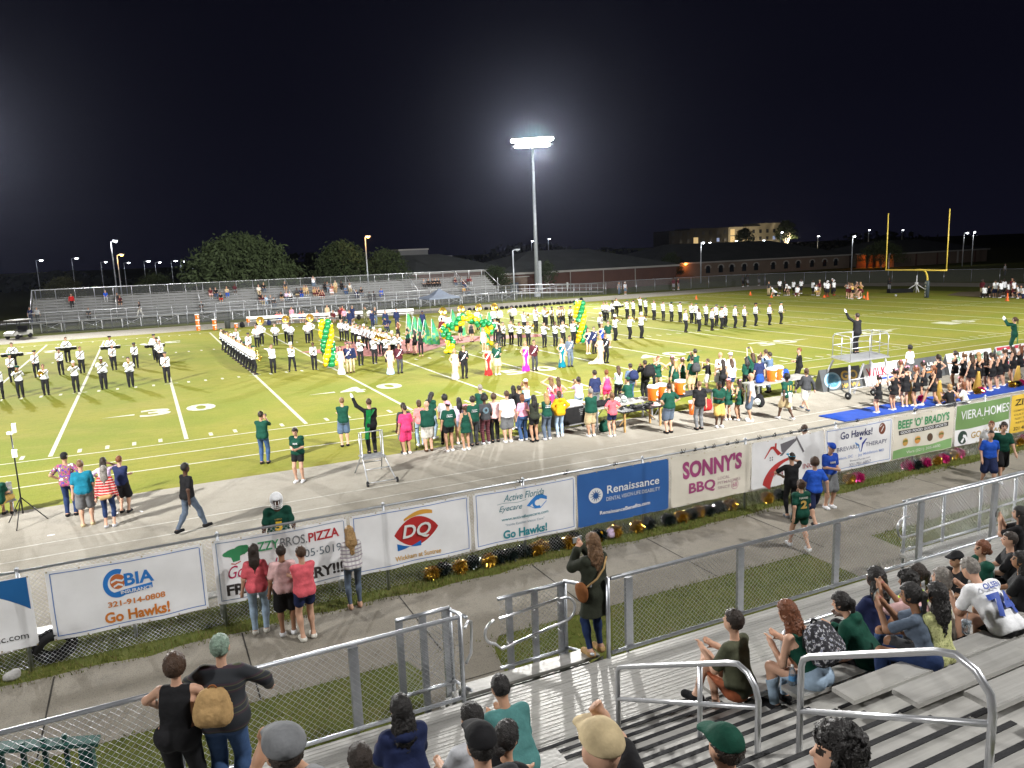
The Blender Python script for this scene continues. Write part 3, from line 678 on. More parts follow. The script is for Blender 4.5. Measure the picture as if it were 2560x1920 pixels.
tower(4, -39, 27, math.atan2(55,-6), 44000*LP, 'lit floodlight tower behind the home stand nearest the walkway gate', (4,26))
tower(58, -36, 26, math.atan2(60,-22), 40000*LP, 'lit floodlight tower behind the home stand near the goalpost end', (34,22))

# ---------------------------------------------------------------- chain-link fences
def diamonds(x0, x1, z0, z1, y, pitch, r, n=3, frame=None):
    """straight wires of a diamond mesh clipped to the rectangle, in the plane y"""
    m = MB(); H = z1-z0
    k = int((x1-x0+H)/pitch)+1
    for s in (1,-1):
        for i in range(k):
            a = (x0-H+i*pitch, z0) if s > 0 else (x0+i*pitch, z0); b = (a[0]+s*H, z1)
            ax, az, bx, bz = a[0], a[1], b[0], b[1]
            for lim, hi in ((x0,False),(x1,True)):
                if (ax < lim) != (bx < lim) and ax != bx:
                    t = (lim-ax)/(bx-ax); q = (lim, az+(bz-az)*t)
                    if (ax < lim) != hi: ax, az = q
                    else: bx, bz = q
            if min(ax,bx) < x0-1e-6 or max(ax,bx) > x1+1e-6 or abs(bz-az) < .02: continue
            m.tube([(ax,y+s*r*.8,az),(bx,y+s*r*.8,bz)], r, n, cap=False)
    return m
bf = empty('chain_link_fence', (0,-17,0), 0, 'chain-link fence carrying the row of sponsor banners along the track', 'fence')
for i in range(-6, 18):
    x = -15.35+3.12*i; m = MB(); m.tube([(0,0,-.1),(0,0,1.80)], .030, 10); m.lathe([(.036,1.79),(.036,1.83),(.0,1.86)], 10); m.build('post', steel, bf, (x,0.02,0))
m = MB(); m.tube([(x,0.02,1.77) for x in range(-34,38,3)], .024, 10); m.build('top_rail', steel, bf)
m = diamonds(-27, 12, .05, 1.76, 0, .078, .0024); m2 = diamonds(12, 36, .05, 1.76, 0, .16, .003); m.add(m2.v, m2.f); m.build('wire_mesh', wire, bf)
m = MB(); m.tube([(x,0.0,.62) for x in range(-27,12,3)], .0025, 4); m.build('tension_wire', wire, bf)

# front rail fence of the stand, with the gate steps in the middle
Z0, ZT, YF = 1.31, 2.37, -23.3
fr = empty('rail_fence', (0,YF,0), 0, 'chain-link guard fence along the front edge of the home stand', 'fence')
def seg(x0, x1, posts, parent, y=0, z0=Z0, zt=ZT, wide=True):
    m = MB(); m.tube([(x0,y,zt),(x1,y,zt)], .027, 10); m.build('top_rail', steel, parent)
    m = MB(); m.tube([(x0,y,z0),(x1,y,z0)], .025, 10); m.build('bottom_rail', steel, parent)
    for x in posts:
        m = MB()
        if wide: m.box((x,y+.035,(z0+zt)/2-.05),(.11,.05,zt-z0-.02)); m.box((x,y+.075,(z0+zt)/2-.12),(.02,.04,zt-z0))
        else: m.tube([(x,y,z0-.25),(x,y,zt)], .024, 8)
        m.build('post', steel, parent)
    diamonds(x0, x1, z0, zt, y-.03, .074, .0023).build('wire_mesh', wire, parent)
seg(-24.5, -16.22, (-23.2,-21.3,-19.4,-17.5), fr); seg(-14.05, 9.0, [-13.75+1.94*i for i in range(12)], fr)
for x in (-16.2,-14.1): m = MB(); m.tube([(x,0,1.0),(x,0,ZT+.02)], .030, 10); m.build('gate_post', steel, fr)
# stepped landing outside the gate: side panels, looped handrails, steps
gt = empty('gate_steps', (0,-22.9,0), 0, 'aluminium gate steps with side panels and looped handrails in the stand fence', 'steps')
for i in range(4):
    m = MB(); m.box((-15.15,-.16+.27*i,1.24-.24*i),(1.96,.25,.035)); m.box((-15.15,-.03+.27*i,1.12-.24*i),(1.96,.012,.16)); m.build('tread', plank, gt)
m = MB()
for x in (-16.17,-14.13): m.prism([(x,-.25,1.20),(x,.95,.20),(x,.95,0),(x,.7,0),(x,-.25,.75)], (.035,0,0))
m.build('stringer', alum, gt)
def side(x0, x1, y, z0, zt, posts):
    seg(x0, x1, [], gt, y, z0, zt)
    for x in posts: m = MB(); m.box((x,y+.03,(z0+zt)/2-.2),(.09,.05,zt-z0+.4)); m.build('post', steel, gt)
side(-16.72, -15.98, .55, .95, 2.03, (-16.68,-16.36,-16.04)); side(-15.28, -14.22, .55, .95, 1.98, (-15.1,-14.7,-14.28))
for x in (-15.98, -14.22):
    m = MB(); m.tube([(x,.55,2.0),(x-.12,-.36,2.32)], .024, 8); m.tube([(x,.55,.98),(x-.1,-.36,1.34)], .022, 8); m.tube([(x,.55,0),(x,.55,2.02)], .026, 8); m.build('end_panel', steel, gt)
m = MB(); m.tube(arc((-15.40,.36,1.62),.17,100,260,8)[::1]+[(-15.33,.36,1.35),(-14.35,.36,1.50)]+arc((-14.35,.36,1.68),.18,-80,80,8)+[(-14.45,.36,1.86),(-15.35,.36,1.79)], .021, 8)
for x in (-15.2,-14.8,-14.4): m.tube([(x,.36,1.37),(x+.02,.40,1.33),(x+.03,.52,1.33)], .008, 5); m.tube([(x,.36,1.79),(x+.02,.40,1.75),(x+.03,.52,1.75)], .008, 5)
m.build('handrail', mat('bright_rail', (.66,.67,.70), .28, .8), gt)
m = MB(); m.tube([(-16.1,-.3,2.16),(-15.98,-.1,2.12)]+[( -15.9,.0,2.05),(-15.88,.05,1.9),(-15.9,.05,1.6),(-16.0,.0,1.5)], .021, 8); m.build('handrail', MATS['bright_rail'], gt)
# ramp enclosure at the next opening
rp = empty('ramp_railing', (0,-22.2,0), 0, 'chain-link walled access ramp outside the stand fence, towards the cheerleaders', 'ramp')
seg(-6.95, -2.2, (), rp, 0, .88, 1.84, False); seg(-2.2, 6, (), rp, 0, .5, 1.5, False)
for i in range(12): m = MB(); m.tube([(-6.9+1.1*i,0,0),(-6.9+1.1*i,0,1.86)], .028, 8); m.build('post', steel, rp)
m = MB(); m.box((-1.5,-.5,.80),(11,1.0,.05)); m.build('ramp_deck', plank, rp)
m = MB(); m.tube(arc((-7.15,-.2,1.45),.2,60,270,8)+[(-7.1,-.2,1.25),(-2.5,-.2,1.40)], .02, 8); m.build('handrail', MATS['bright_rail'], rp)

# ---------------------------------------------------------------- home stand
st = empty('grandstand', (0,-24.75,0), 0, 'aluminium home grandstand with bench seats in the foreground', 'grandstand')
AX0, AX1 = -16.1, -13.95
for i in range(6):
    m = MB(); m.box((-8,1.45-.246*i-.12,1.235),(34,.238,.03)); 
    for g in (-.07,.0,.07): m.box((-8,1.45-.246*i-.12+g,1.2515),(34,.012,.005))
    m.build('deck_plank', plank, st)
for k in range(18):
    z = 1.25+.1525*(k+1); y = -.005-.305*k
    m = MB(); m.box(((AX0+AX1)/2,y-.135,z-.015),(AX1-AX0,.262,.03)); m.build('aisle_step', plank, st)
    m = MB(); m.box(((AX0+AX1)/2,y-.020,z+.001),(AX1-AX0-.01,.046,.012)); m.build('nosing', rubber, st)
for x0, x1 in ((-25,AX0-.03),(AX1+.03,9)):
    for j in range(0, 11):
        z = 1.25+.305*j
        if j:
            for q in (0,1): m = MB(); m.box(((x0+x1)/2,.30-.61*j-.145-.30*q,z-.015),(x1-x0,.285,.03)); m.build('foot_plank', plank, st)
            m = MB(); m.box(((x0+x1)/2,.31-.61*j,z-.16),(x1-x0,.012,.20)); m.build('riser', alum, st); m = MB(); m.box(((x0+x1)/2,.292-.61*j,z+.001),(x1-x0-.01,.036,.012)); m.box(((x0+x1)/2,-.004-.61*j,z-.004),(x1-x0-.01,.022,.012)); m.build('nosing', rubber, st)
        m = MB(); m.box(((x0+x1)/2,-.33-.61*j,z+.425),(x1-x0-.02*j,.25,.042)); m.box(((x0+x1)/2,-.33-.61*j,z+.449),(x1-x0-.02*j,.22,.003)); m.build('seat_plank', plank, st)
m = MB()
for x in [-24.8+1.83*i for i in range(19)]:
    m.box((x,-.1,.55),(.06,.06,1.1)); m.box((x,1.3,.6),(.06,.06,1.2))
    if AX0-.3 < x < AX1+.3: continue
    for j in range(11): m.box((x,-.33-.61*j,1.25+.305*j+.2),(.05,.05,.42))
m.build('understructure', mat('dark_steel', (.10,.105,.11), .6, .5), st)
rail_m = mat('bright_rail2', (.58,.59,.62), .34, .75, var=.06, scale=5)
def vrail(name, P, mids, parent, r=.026):
    m = MB(); m.tube(P, r, 10); 
    for a in mids: m.tube(a, r*.9, 10)
    m.build(name, rail_m, parent)
vrail('handrail', [(-15,-.15,1.34),(-15,-.15,2.10),(-15,-.17,2.17),(-15,-.23,2.22),(-15,-1.90,3.10),(-15,-2.02,3.15),(-15,-2.14,3.13),(-15,-2.23,3.05),(-15,-2.27,2.95),(-15,-2.27,2.2)], [[(-15,-.15,1.80),(-15,-2.26,2.88)],[(-15,-1.53,1.85),(-15,-1.53,2.88)]], st)
vrail('handrail', [(-14.9,-2.62,2.45),(-14.9,-2.62,3.40),(-14.9,-2.64,3.47),(-14.9,-2.70,3.52),(-14.9,-3.72,4.06),(-14.9,-3.85,4.10),(-14.9,-3.98,4.06),(-14.9,-4.08,3.95),(-14.9,-4.10,3.83),(-14.9,-4.10,3.2)], [[(-14.9,-2.62,3.02),(-14.9,-4.10,3.77)]], st)
vrail('guard_rail', [(-12.6,-.15,1.28),(-12.6,-.15,1.93),(-12.52,-.15,1.99),(-9.2,-.15,1.99)], [[(-11.4,-.15,1.28),(-11.4,-.15,1.98)],[(-10.2,-.15,1.28),(-10.2,-.15,1.98)],[(-12.6,-.15,1.62),(-9.2,-.15,1.62)]], st)
vrail('guard_rail', [(-17.3,-.15,1.28),(-17.3,-.15,1.93),(-17.36,-.15,1.98),(-20.2,-.15,1.99)], [[(-18.6,-.15,1.28),(-18.6,-.15,1.98)],[(-17.3,-.15,1.62),(-20.2,-.15,1.62)]], st)
# green painted stair rail by the left end of the stand
gr = empty('stair_railing', (-20.35,-22.55,.26), R(-8), 'dark green painted wooden stair railing at the bottom left, outside the stand fence', 'railing')
gp = mat('green_paint', (.008,.060,.050), .5, var=.2, scale=6)
m = MB(); m.box((-1.05,0,1.55),(2.5,.16,.045), ry=.16); m.build('handrail', gp, gr)
m = MB(); m.box((.05,0,.66),(.13,.13,1.32)); m.build('newel_post', gp, gr)
for i in range(8): m = MB(); m.box((-.14-.2*i,0,.78),(.045,.045,1.45)); m.build('baluster', gp, gr)
# ---------------------------------------------------------------- sponsor banners on the track fence
def vinyl(name, rgb):
    m = bpy.data.materials.new('vinyl_'+name); m.use_nodes = True; t = m.node_tree; b = t.nodes['Principled BSDF']; o = t.nodes['Material Output']
    c = nn(t, 'ShaderNodeTexCoord'); n = nn(t, 'ShaderNodeTexNoise'); n.inputs['Scale'].default_value = 2.2; n.inputs['Detail'].default_value = 5
    t.links.new(c.outputs['Object'], n.inputs['Vector'])
    r = ramp(t, n.outputs['Fac'], [(.3, tuple(v*.86 for v in rgb)), (.7, rgb)], False); t.links.new(r, b.inputs['Base Color'])
    b.inputs['Roughness'].default_value = .45; b.inputs['Specular IOR Level'].default_value = .35
    tr = nn(t, 'ShaderNodeBsdfTranslucent'); tr.inputs['Color'].default_value = (*rgb, 1); mx = nn(t, 'ShaderNodeMixShader'); mx.inputs[0].default_value = .22
    t.links.new(b.outputs[0], mx.inputs[1]); t.links.new(tr.outputs[0], mx.inputs[2]); t.links.new(mx.outputs[0], o.inputs[0])
    return m
V_white, V_cream, V_blue, V_green, V_yellow = vinyl('white', (.74,.74,.76)), vinyl('cream', (.66,.62,.54)), vinyl('blue', (.035,.115,.34)), vinyl('green', (.17,.30,.12)), vinyl('yellow', (.74,.50,.07))
def ink(c, rgb=None): return MATS.get('ink_'+c) or mat('ink_'+c, rgb or COL[c], .5, spec=.3)
class Banner:
    def __init__(s, x0, x1, vin, label, zb=.46, zt=1.70, seed=0):
        s.x0, s.w, s.zb, s.h = x0, x1-x0, zb, zt-zb; s.g = random.Random(seed+11)
        s.ph = [s.g.uniform(0, 6.28) for _ in range(6)]
        s.o = empty('banner', (x0+s.w/2,-17.045,zb), 0, label, 'banner', 'sponsor banners on the track fence')
        m = MB(); nx, nz = 60, 26; P = [s.pt(i/nx, j/nz, 0) for j in range(nz+1) for i in range(nx+1)]
        m.add(P, [(j*(nx+1)+i, j*(nx+1)+i+1, (j+1)*(nx+1)+i+1, (j+1)*(nx+1)+i) for j in range(nz) for i in range(nx)], 0, True)
        m.build('sheet', vin, s.o)
        m = MB()
        for i in range(6):
            for j in (0.012,.988): q = s.pt(.01+.98*i/5, j, .004); m.lathe([(.004,0),(.014,.003),(.014,0)], 10, q, 0, 'Y')
        m.build('grommets', mat('brass', (.4,.3,.12), .4, .8), s.o)
    def pt(s, u, v, off):
        p = s.ph; d = .010*math.sin(u*9+p[0]+v*2.5)*(.4+.6*v*(1-v)*4) + .008*math.sin(v*7+p[1]+u*5) + .006*math.sin((u*1.7+v)*8+p[2]) + .004*math.sin((u*3.1-v*1.2)*7+p[3])
        c = min(u,1-u)*4; sag = -.018*math.sin(math.pi*min(1,max(0,u)))*v**2*(0.5+.5*math.sin(p[4])) + .012*math.sin(u*14+p[5])*(1-v)**3*.6
        return ((u-.5)*s.w, -d-off-.012, v*s.h+sag)
    def f(s, off=.005): return lambda x, z: s.pt(x, z, off)
    def T(s, t, cx, cz, w, h, c, bold=.012, shear=0, sp=1, rot=0, off=.010, name='lettering', rgb=None):
        m = MB(); put_text(m, t, w*s.w, h*s.h, lambda x, z: s.pt(cx+x/s.w, cz+z/s.h, off), bold, shear, 0, sp, rot); return m.build(name, ink(c, rgb), s.o)
    def shape(s, P, c, off=.004, name='logo', rgb=None, mi=0):
        """polygon in banner units, fan from centroid so that it follows the folds"""
        m = MB(); m.add([s.pt(u, v, off) for u, v in P], [tuple(range(len(P)))]); return m.build(name, ink(c, rgb), s.o)
    def strip(s, A, B, c, off=.004, name='logo', rgb=None):
        m = MB(); n = len(A); d = max(math.hypot((a[0]-b[0])*s.w, (a[1]-b[1])*s.h) for a, b in zip(A, B)); k = max(1, int(d/.06))
        P = [s.pt(a[0]+(b[0]-a[0])*r/k, a[1]+(b[1]-a[1])*r/k, off) for r in range(k+1) for a, b in zip(A, B)]
        m.add(P, [(r*n+i, r*n+i+1, (r+1)*n+i+1, (r+1)*n+i) for r in range(k) for i in range(n-1)]); return m.build(name, ink(c, rgb), s.o)
    def frame(s, c, a=.045, t=.006, rgb=None):
        ax, az = a*.55, a*1.1; m = MB(); n = 24
        L = [(ax+(1-2*ax)*i/n, az) for i in range(n+1)]; Tt = [(ax+(1-2*ax)*i/n, 1-az) for i in range(n+1)]; Lf = [(ax, az+(1-2*az)*i/n) for i in range(n+1)]; Rt = [(1-ax, az+(1-2*az)*i/n) for i in range(n+1)]
        for P, du, dv in ((L,0,t*2),(Tt,0,t*2),(Lf,t,0),(Rt,t,0)):
            k = len(m.v); m.add([s.pt(u,v,.004) for u,v in P]+[s.pt(u+du,v+dv,.004) for u,v in P], [(i,i+1,n+2+i,n+1+i) for i in range(n)])
        m.build('border', ink(c, rgb), s.o)
    def ell(s, cx, cz, a, b, c, off=.004, a0=0, a1=360, n=28, name='logo', rgb=None, inner=0):
        P = [(cx+a*math.cos(R(a0+(a1-a0)*i/n)), cz+b*math.sin(R(a0+(a1-a0)*i/n))) for i in range(n+1)]
        Q = [(cx+inner*(u-cx), cz+inner*(v-cz)) for u, v in P]
        return s.strip(P, Q, c, off, name, rgb)
BW = 2.46
lw = 'white sponsor banner '
b = Banner(-24.0, -21.42, V_white, lw+'cut by the left edge, with a blue corner sweep', seed=1)
b.strip([(.50+.485*i/14,.99) for i in range(15)], [(.50+.485*i/14,.93-.40*(i/14)**2.2) for i in range(15)], 'blue', rgb=(.02,.13,.36)); b.T('ocoinc.com', .80, .17, .30, .085, 'black', .0)
b = Banner(-21.20, -18.74, V_white, lw+'with a blue C-ring logo, orange ball and orange Go Hawks! lettering', seed=2); b.frame('navyline', rgb=(.10,.20,.50))
blu = (.03,.20,.60)
b.ell(.425, .66, .090, .215, 'b1', a0=65, a1=300, inner=.66, rgb=blu); b.strip([(.40,.455),(.48,.47),(.56,.485),(.645,.50)], [(.40,.53),(.48,.55),(.56,.565),(.645,.58)], 'b1', rgb=blu)
b.ell(.428, .685, .048, .112, 'o1', .006, rgb=(.55,.16,.05)); b.strip([(.385,.70),(.42,.73),(.455,.70),(.47,.72)], [(.387,.67),(.42,.70),(.455,.67),(.47,.69)], 'white', .008); b.strip([(.40,.63),(.43,.66),(.46,.63)], [(.40,.60),(.43,.63),(.46,.60)], 'white', .008)
b.T('BIA', .565, .69, .19, .19, 'b1', .03, rgb=blu); b.T('INSURANCE', .54, .515, .20, .052, 'white', .02, off=.016); b.T('321-914-0808', .535, .36, .37, .085, 'o2', .03, rgb=(.62,.22,.05)); b.T('Go Hawks!', .53, .17, .42, .165, 'o3', .034, rgb=(.62,.20,.03))
b = Banner(-18.58, -16.12, V_white, lw+'for a pizza place with a green chef hat and FREE DELIVERY!!!', seed=3); b.frame('navyline2', rgb=(.20,.28,.42))
gn = (.05,.28,.12)
b.ell(.155, .77, .075, .07, 'g1', rgb=gn); b.ell(.20, .80, .055, .075, 'g1', .005, rgb=gn); b.ell(.115, .765, .05, .045, 'g1', .005, rgb=gn); b.shape([(.12,.74),(.19,.74),(.185,.64),(.135,.63)], 'g1', .005, rgb=gn); b.strip([(.12,.62),(.15,.60),(.19,.63)], [(.12,.605),(.15,.585),(.19,.615)], 'red', .006)
b.T('POZZY', .345, .80, .26, .15, 'g1', .02, rgb=gn, off=.016); b.T('BROS.', .585, .80, .20, .15, 'ch', .008, rgb=(.16,.17,.18)); b.T('PIZZA', .815, .80, .24, .15, 'r1', .025, rgb=(.45,.03,.04)); b.T('Go Hawks', .30, .48, .42, .19, 'r2', .004, .4, rgb=(.42,.03,.10)); b.T('305·5019', .78, .55, .33, .13, 'ch2', .0, rgb=(.12,.16,.20)); b.T('FREE DELIVERY!!!', .51, .21, .88, .18, 'ch3', .035, rgb=(.06,.05,.05), sp=.95)
b = Banner(-16.05, -13.53, V_white, lw+'with the red DQ lens logo between orange and blue sweeps', seed=4); b.frame('navyline')
dx, dz = .53, .56
P1 = [(dx-.185+.37*i/16, dz+.25*math.sin(math.pi*i/16)**.8+.02*(i/8-1)) for i in range(17)]; P2 = [(dx-.185+.37*i/16, dz-.25*math.sin(math.pi*i/16)**.8+.02*(i/8-1)) for i in range(17)]
b.strip(P1, P2, 'dqred', rgb=(.50,.035,.035)); b.T('DQ', dx, dz, .24, .27, 'dqwhite', .02, .2, off=.03, rgb=(.8,.8,.8))
b.strip([(dx-.10+.24*i/10, dz+.20+.075*math.sin(math.pi*i/14)) for i in range(11)], [(dx-.10+.24*i/10, dz+.205+.145*math.sin(math.pi*(i+1)/15)) for i in range(11)], 'dqor', .006, rgb=(.70,.36,.06)); b.strip([(dx-.165+.20*i/10, dz-.17-.10*math.sin(math.pi*i/18)+.001) for i in range(11)], [(dx-.165+.20*i/10, dz-.29+.11*(i/10)**1.6) for i in range(11)], 'dqbl', .006, rgb=(.02,.16,.52))
b.T('Wickham at Suntree', .535, .145, .39, .085, 'dqt', .02, rgb=(.62,.36,.10))
b = Banner(-13.44, -10.97, V_white, lw+'for an eye doctor with a blue wave-shaped eye logo', seed=5); b.frame('navyline')
tl = (.05,.19,.24)
b.T('Active Florida', .48, .83, .40, .125, 'tl', .006, .35, rgb=tl); b.T('Eyecare', .345, .63, .22, .13, 'tl', .006, .35, rgb=tl); b.strip([(.22+.04*i,.735+.012*math.sin(i)) for i in range(8)], [(.22+.04*i,.728+.012*math.sin(i)) for i in range(8)], 'tl')
wv = (.04,.22,.60)
b.strip([(.50,.62),(.545,.70),(.60,.775),(.66,.78),(.71,.72)], [(.53,.60),(.575,.66),(.615,.70),(.655,.70),(.71,.66)], 'wv', rgb=wv); b.ell(.615, .635, .055, .10, 'wv', .005, 60, 300, rgb=wv, inner=.55); b.strip([(.53,.60),(.58,.54),(.64,.53),(.71,.64)], [(.535,.605),(.58,.555),(.64,.545),(.70,.64)], 'wv', .005)
b.T('www.activefleyecare.com', .485, .44, .46, .07, 'tl2', .014, rgb=(.06,.24,.30)); b.T('"Inside Eyedeal Vision Care"', .48, .335, .38, .055, 'tl3', .008, rgb=(.20,.30,.38)); b.T('Go Hawks!', .48, .165, .43, .16, 'tl4', .034, rgb=(.03,.26,.32))
b = Banner(-10.92, -8.42, V_blue, 'blue sponsor banner with a white starburst disc and white lettering', seed=6)
b.ell(.19, .55, .072, .145, 'white', .004)
for i in range(12):
    a = R(30*i+8); b.shape([(.19+.010*math.cos(a-1.5), .55+.02*math.sin(a-1.5)), (.19+.062*math.cos(a), .55+.125*math.sin(a)), (.19+.010*math.cos(a+1.5), .55+.02*math.sin(a+1.5))], 'rb', .006, rgb=(.03,.10,.30))
b.ell(.19,.55,.022,.045,'rb',.007)
b.T('Renaissance', .60, .62, .58, .155, 'white', .012); b.T('DENTAL·VISION·LIFE·DISABILITY', .60, .445, .60, .075, 'pw', .004, rgb=(.62,.66,.72)); b.T('RenaissanceBenefits.com', .51, .20, .56, .072, 'white', .022)
b = Banner(-8.34, -5.88, V_cream, 'cream sponsor banner with purple SONNY\'S BBQ lettering', seed=7)
pu = (.36,.07,.20)
b.T("SONNY'S", .51, .70, .74, .36, 'pu', .045, sp=1.02, rgb=pu); b.T('BBQ', .375, .30, .33, .25, 'pu', .03, rgb=pu); b.T('LOCAL', .645, .41, .15, .06, 'pk', .006, rgb=(.42,.30,.32)); b.T('PITMASTERS', .72, .315, .30, .06, 'pk', .006); b.T('SINCE', .645, .215, .15, .06, 'pk', .006); b.ell(.79, .215, .05, .10, 'pu2', .004, rgb=(.45,.16,.26), inner=.9); b.T('68', .79, .215, .06, .10, 'pu2', .004)
b = Banner(-5.84, -3.36, V_white, lw+'with red and grey house roofs over a red sweep', seed=8)
rd = (.50,.05,.05); gy = (.17,.16,.18)
b.strip([(.16,.62),(.245,.86),(.265,.86)], [(.175,.62),(.25,.80),(.27,.80)], 'rd', rgb=rd); b.shape([(.25,.86),(.29,.86),(.40,.67),(.35,.64)], 'rd', .005); b.shape([(.30,.92),(.325,.92),(.325,.80),(.30,.84)], 'rd', .005)
b.strip([(.37,.62),(.44,.74),(.60,.97)], [(.41,.62),(.47,.72),(.60,.90)], 'gy', rgb=gy); b.shape([(.585,.97),(.605,.97),(.72,.62),(.70,.60)], 'gy', .005); b.shape([(.38,.88),(.58,.95),(.46,.72),(.40,.70)], 'gy', .0045)
for u in (.245,.275): b.ell(u,.62,.009,.018,'gy',.005); b.ell(u,.57,.009,.018,'gy',.005)
b.strip([(.55-.40*math.sin(R(90*i/12)), .56-.50*(1-math.cos(R(90*i/12)))) for i in range(13)], [(.55-.30*math.sin(R(90*i/12))**.9, .50-.56*(1-math.cos(R(90*i/12)))) for i in range(13)], 'rd', .004)
b.T('CAN', .325, .27, .19, .11, 'ca', .004, rgb=(.34,.08,.10)); b.T('ING', .78, .29, .15, .11, 'ca', .004)
b = Banner(-3.32, -.75, V_white, lw+'with navy Go Hawks!, a football and a blue therapy figure', seed=9); b.frame('navyline')
b.T('Go Hawks!', .45, .80, .46, .17, 'nv', .018, rgb=(.03,.035,.12)); b.ell(.84, .80, .055, .13, 'fb', .005, rgb=(.20,.07,.045)); b.strip([(.82,.74),(.86,.85)], [(.83,.73),(.87,.84)], 'white', .007); b.strip([(.80,.86),(.84,.90)], [(.80,.84),(.84,.88)], 'white', .007)
b.T('BREVARD', .34, .50, .34, .095, 'nv2', .0, rgb=(.10,.11,.20)); b.T('THERAPY', .76, .50, .32, .095, 'nv2', .0); b.ell(.53, .66, .018, .035, 'nv3', rgb=(.03,.05,.30)); lb = (.12,.28,.60)
b.strip([(.45,.60),(.50,.54),(.525,.36)], [(.45,.56),(.495,.48),(.515,.36)], 'lb', .005, rgb=lb); b.strip([(.60,.64),(.55,.55),(.53,.36)], [(.62,.64),(.565,.50),(.54,.36)], 'nv3', .005)
b.T('Helton, DC  ·  Jay Middleton MD', .52, .29, .72, .08, 'lb2', .008, rgb=(.26,.34,.62)); b.T('BrevardTherapy.com', .52, .19, .30, .05, 'nv2', .0); b.T('321-751-6857', .52, .10, .32, .07, 'nv4', .004, rgb=(.14,.15,.24))
b = Banner(-.70, 1.87, V_cream, 'cream and green sponsor banner with four round food pictures', seed=10)
kg = (.06,.28,.12)
b.strip([(.01+.98*i/20, .012) for i in range(21)], [(.01+.98*i/20, .215+.02*math.sin(i*.4)) for i in range(21)], 'kgb', .003, rgb=(.22,.40,.16)); b.T("BEEF 'O' BRADY'S", .50, .80, .84, .21, 'kg', .03, rgb=kg); b.strip([(.09+.82*i/16, .555) for i in range(17)], [(.09+.82*i/16, .655) for i in range(17)], 'bk', .004, rgb=(.05,.045,.04)); b.T('·GOOD FOOD GOOD SPORTS·', .50, .605, .78, .062, 'white', .016, off=.007)
for u, c in ((.20,(.50,.30,.08)),(.40,(.66,.30,.08)),(.60,(.10,.06,.04)),(.80,(.50,.26,.14))):
    b.ell(u, .38, .066, .125, 'ring', .004, rgb=(.62,.60,.52)); b.ell(u, .37, .048, .095, 'food%d' % int(u*10), .006, rgb=c)
    if u != .6: b.strip([(u-.04,.40),(u,.42),(u+.04,.40)], [(u-.04,.36),(u,.38),(u+.04,.36)], 'food_b', .008, rgb=(.16,.18,.04)); b.strip([(u-.035,.455),(u,.47),(u+.035,.455)], [(u-.03,.43),(u,.45),(u+.03,.43)], 'food_c', .008, rgb=(.70,.55,.30))
b.T('Viera (321) 305-6600', .50, .11, .56, .085, 'wg', .006, rgb=(.72,.74,.66))
b = Banner(1.95, 4.50, V_white, 'green over white sponsor banner reading VIERA.HOMES with a hawk head', seed=11)
b.strip([(.004+.992*i/20, .40-.02*math.sin(i*.25)) for i in range(21)], [(.004+.992*i/20, .994) for i in range(21)], 'vg', .003, rgb=(.17,.29,.11)); b.T('VIERA.HOMES', .53, .74, .90, .22, 'white', .006); b.T('-', .50, .56, .02, .01, 'white', .0)
b.ell(.14, .19, .088, .165, 'hk', .004, rgb=(.03,.055,.045)); b.strip([(.15,.26),(.20,.24),(.235,.14)], [(.14,.20),(.18,.17),(.21,.06)], 'white', .006); b.strip([(.10,.10),(.13,.16),(.16,.18)], [(.13,.05),(.15,.10),(.165,.14)], 'white', .006); b.ell(.165,.225,.012,.02,'white',.007)
b.T('GO HAWKS!', .63, .20, .66, .16, 'gd', .02, rgb=(.40,.27,.08))
b = Banner(4.56, 7.05, V_yellow, 'yellow sponsor banner at the right edge with bold black lettering', seed=12, zb=.50)
b.T('ZIVA', .28, .80, .44, .17, 'bk2', .02, rgb=(.04,.035,.02))
for i, s in enumerate(('COMPOSITES','CUSTOM','FLEET TINT','REPAIR')): b.T(s, .22, .58-.105*i, .34-.03*i, .05, 'bk3', .006, rgb=(.16,.12,.04))
b.T('321 482-', .22, .11, .32, .09, 'bk2', .01)
# black zip ties along the rail
zt = mat('black_plastic', (.012,.012,.013), .5)
for x in [-12.3,-11.2,-9.9,-8.0,-7.6,-7.3,-7.05,-6.6,-6.3,-5.6,-5.1,-4.5,-4.2,-4.0,-2.1,.2,1.9]:
    m = MB(); g = random.Random(int(x*10))
    for i in range(4): a = g.uniform(-.06,.06); m.tube([(a,-.03,-.02),(a+.02,-.045,.03),(a+g.uniform(-.06,.06),-.03,.06+g.random()*.04)], .006, 5)
    m.tube([(-.05,-.03,.005),(.05,-.03,.0)], .014, 6)
    tag(m.build('zip_tie', zt, None, (x,-17.0,1.77)), 'black zip ties knotted on the top rail of the banner fence', 'zip tie', 'zip ties along the banner fence')
# ---------------------------------------------------------------- visiting side: bleachers, ramp, far fence
def mesh_mat(name, rgb, alpha):
    m = bpy.data.materials.new(name); m.use_nodes = True; t = m.node_tree; b = t.nodes['Principled BSDF']; o = t.nodes['Material Output']
    b.inputs['Base Color'].default_value = (*rgb, 1); b.inputs['Roughness'].default_value = .6; tr = nn(t, 'ShaderNodeBsdfTransparent'); mx = nn(t, 'ShaderNodeMixShader'); mx.inputs[0].default_value = alpha
    t.links.new(tr.outputs[0], mx.inputs[1]); t.links.new(b.outputs[0], mx.inputs[2]); t.links.new(mx.outputs[0], o.inputs[0]); return m
farmesh = mesh_mat('far_wire_mesh', (.20,.21,.22), .16); farmesh2 = mesh_mat('far_screen', (.075,.078,.082), .62)
vpl = layered('far_plank_shaded', (.27,.27,.265), [((.20,.20,.195),2,.4,.7,5,(.3,4,1)), ((.34,.34,.33),.6,.5,.8,3,(1,1,1))], rough=.6, bump=.1)  # far planks darker: shade away from the floodlights put into the colour
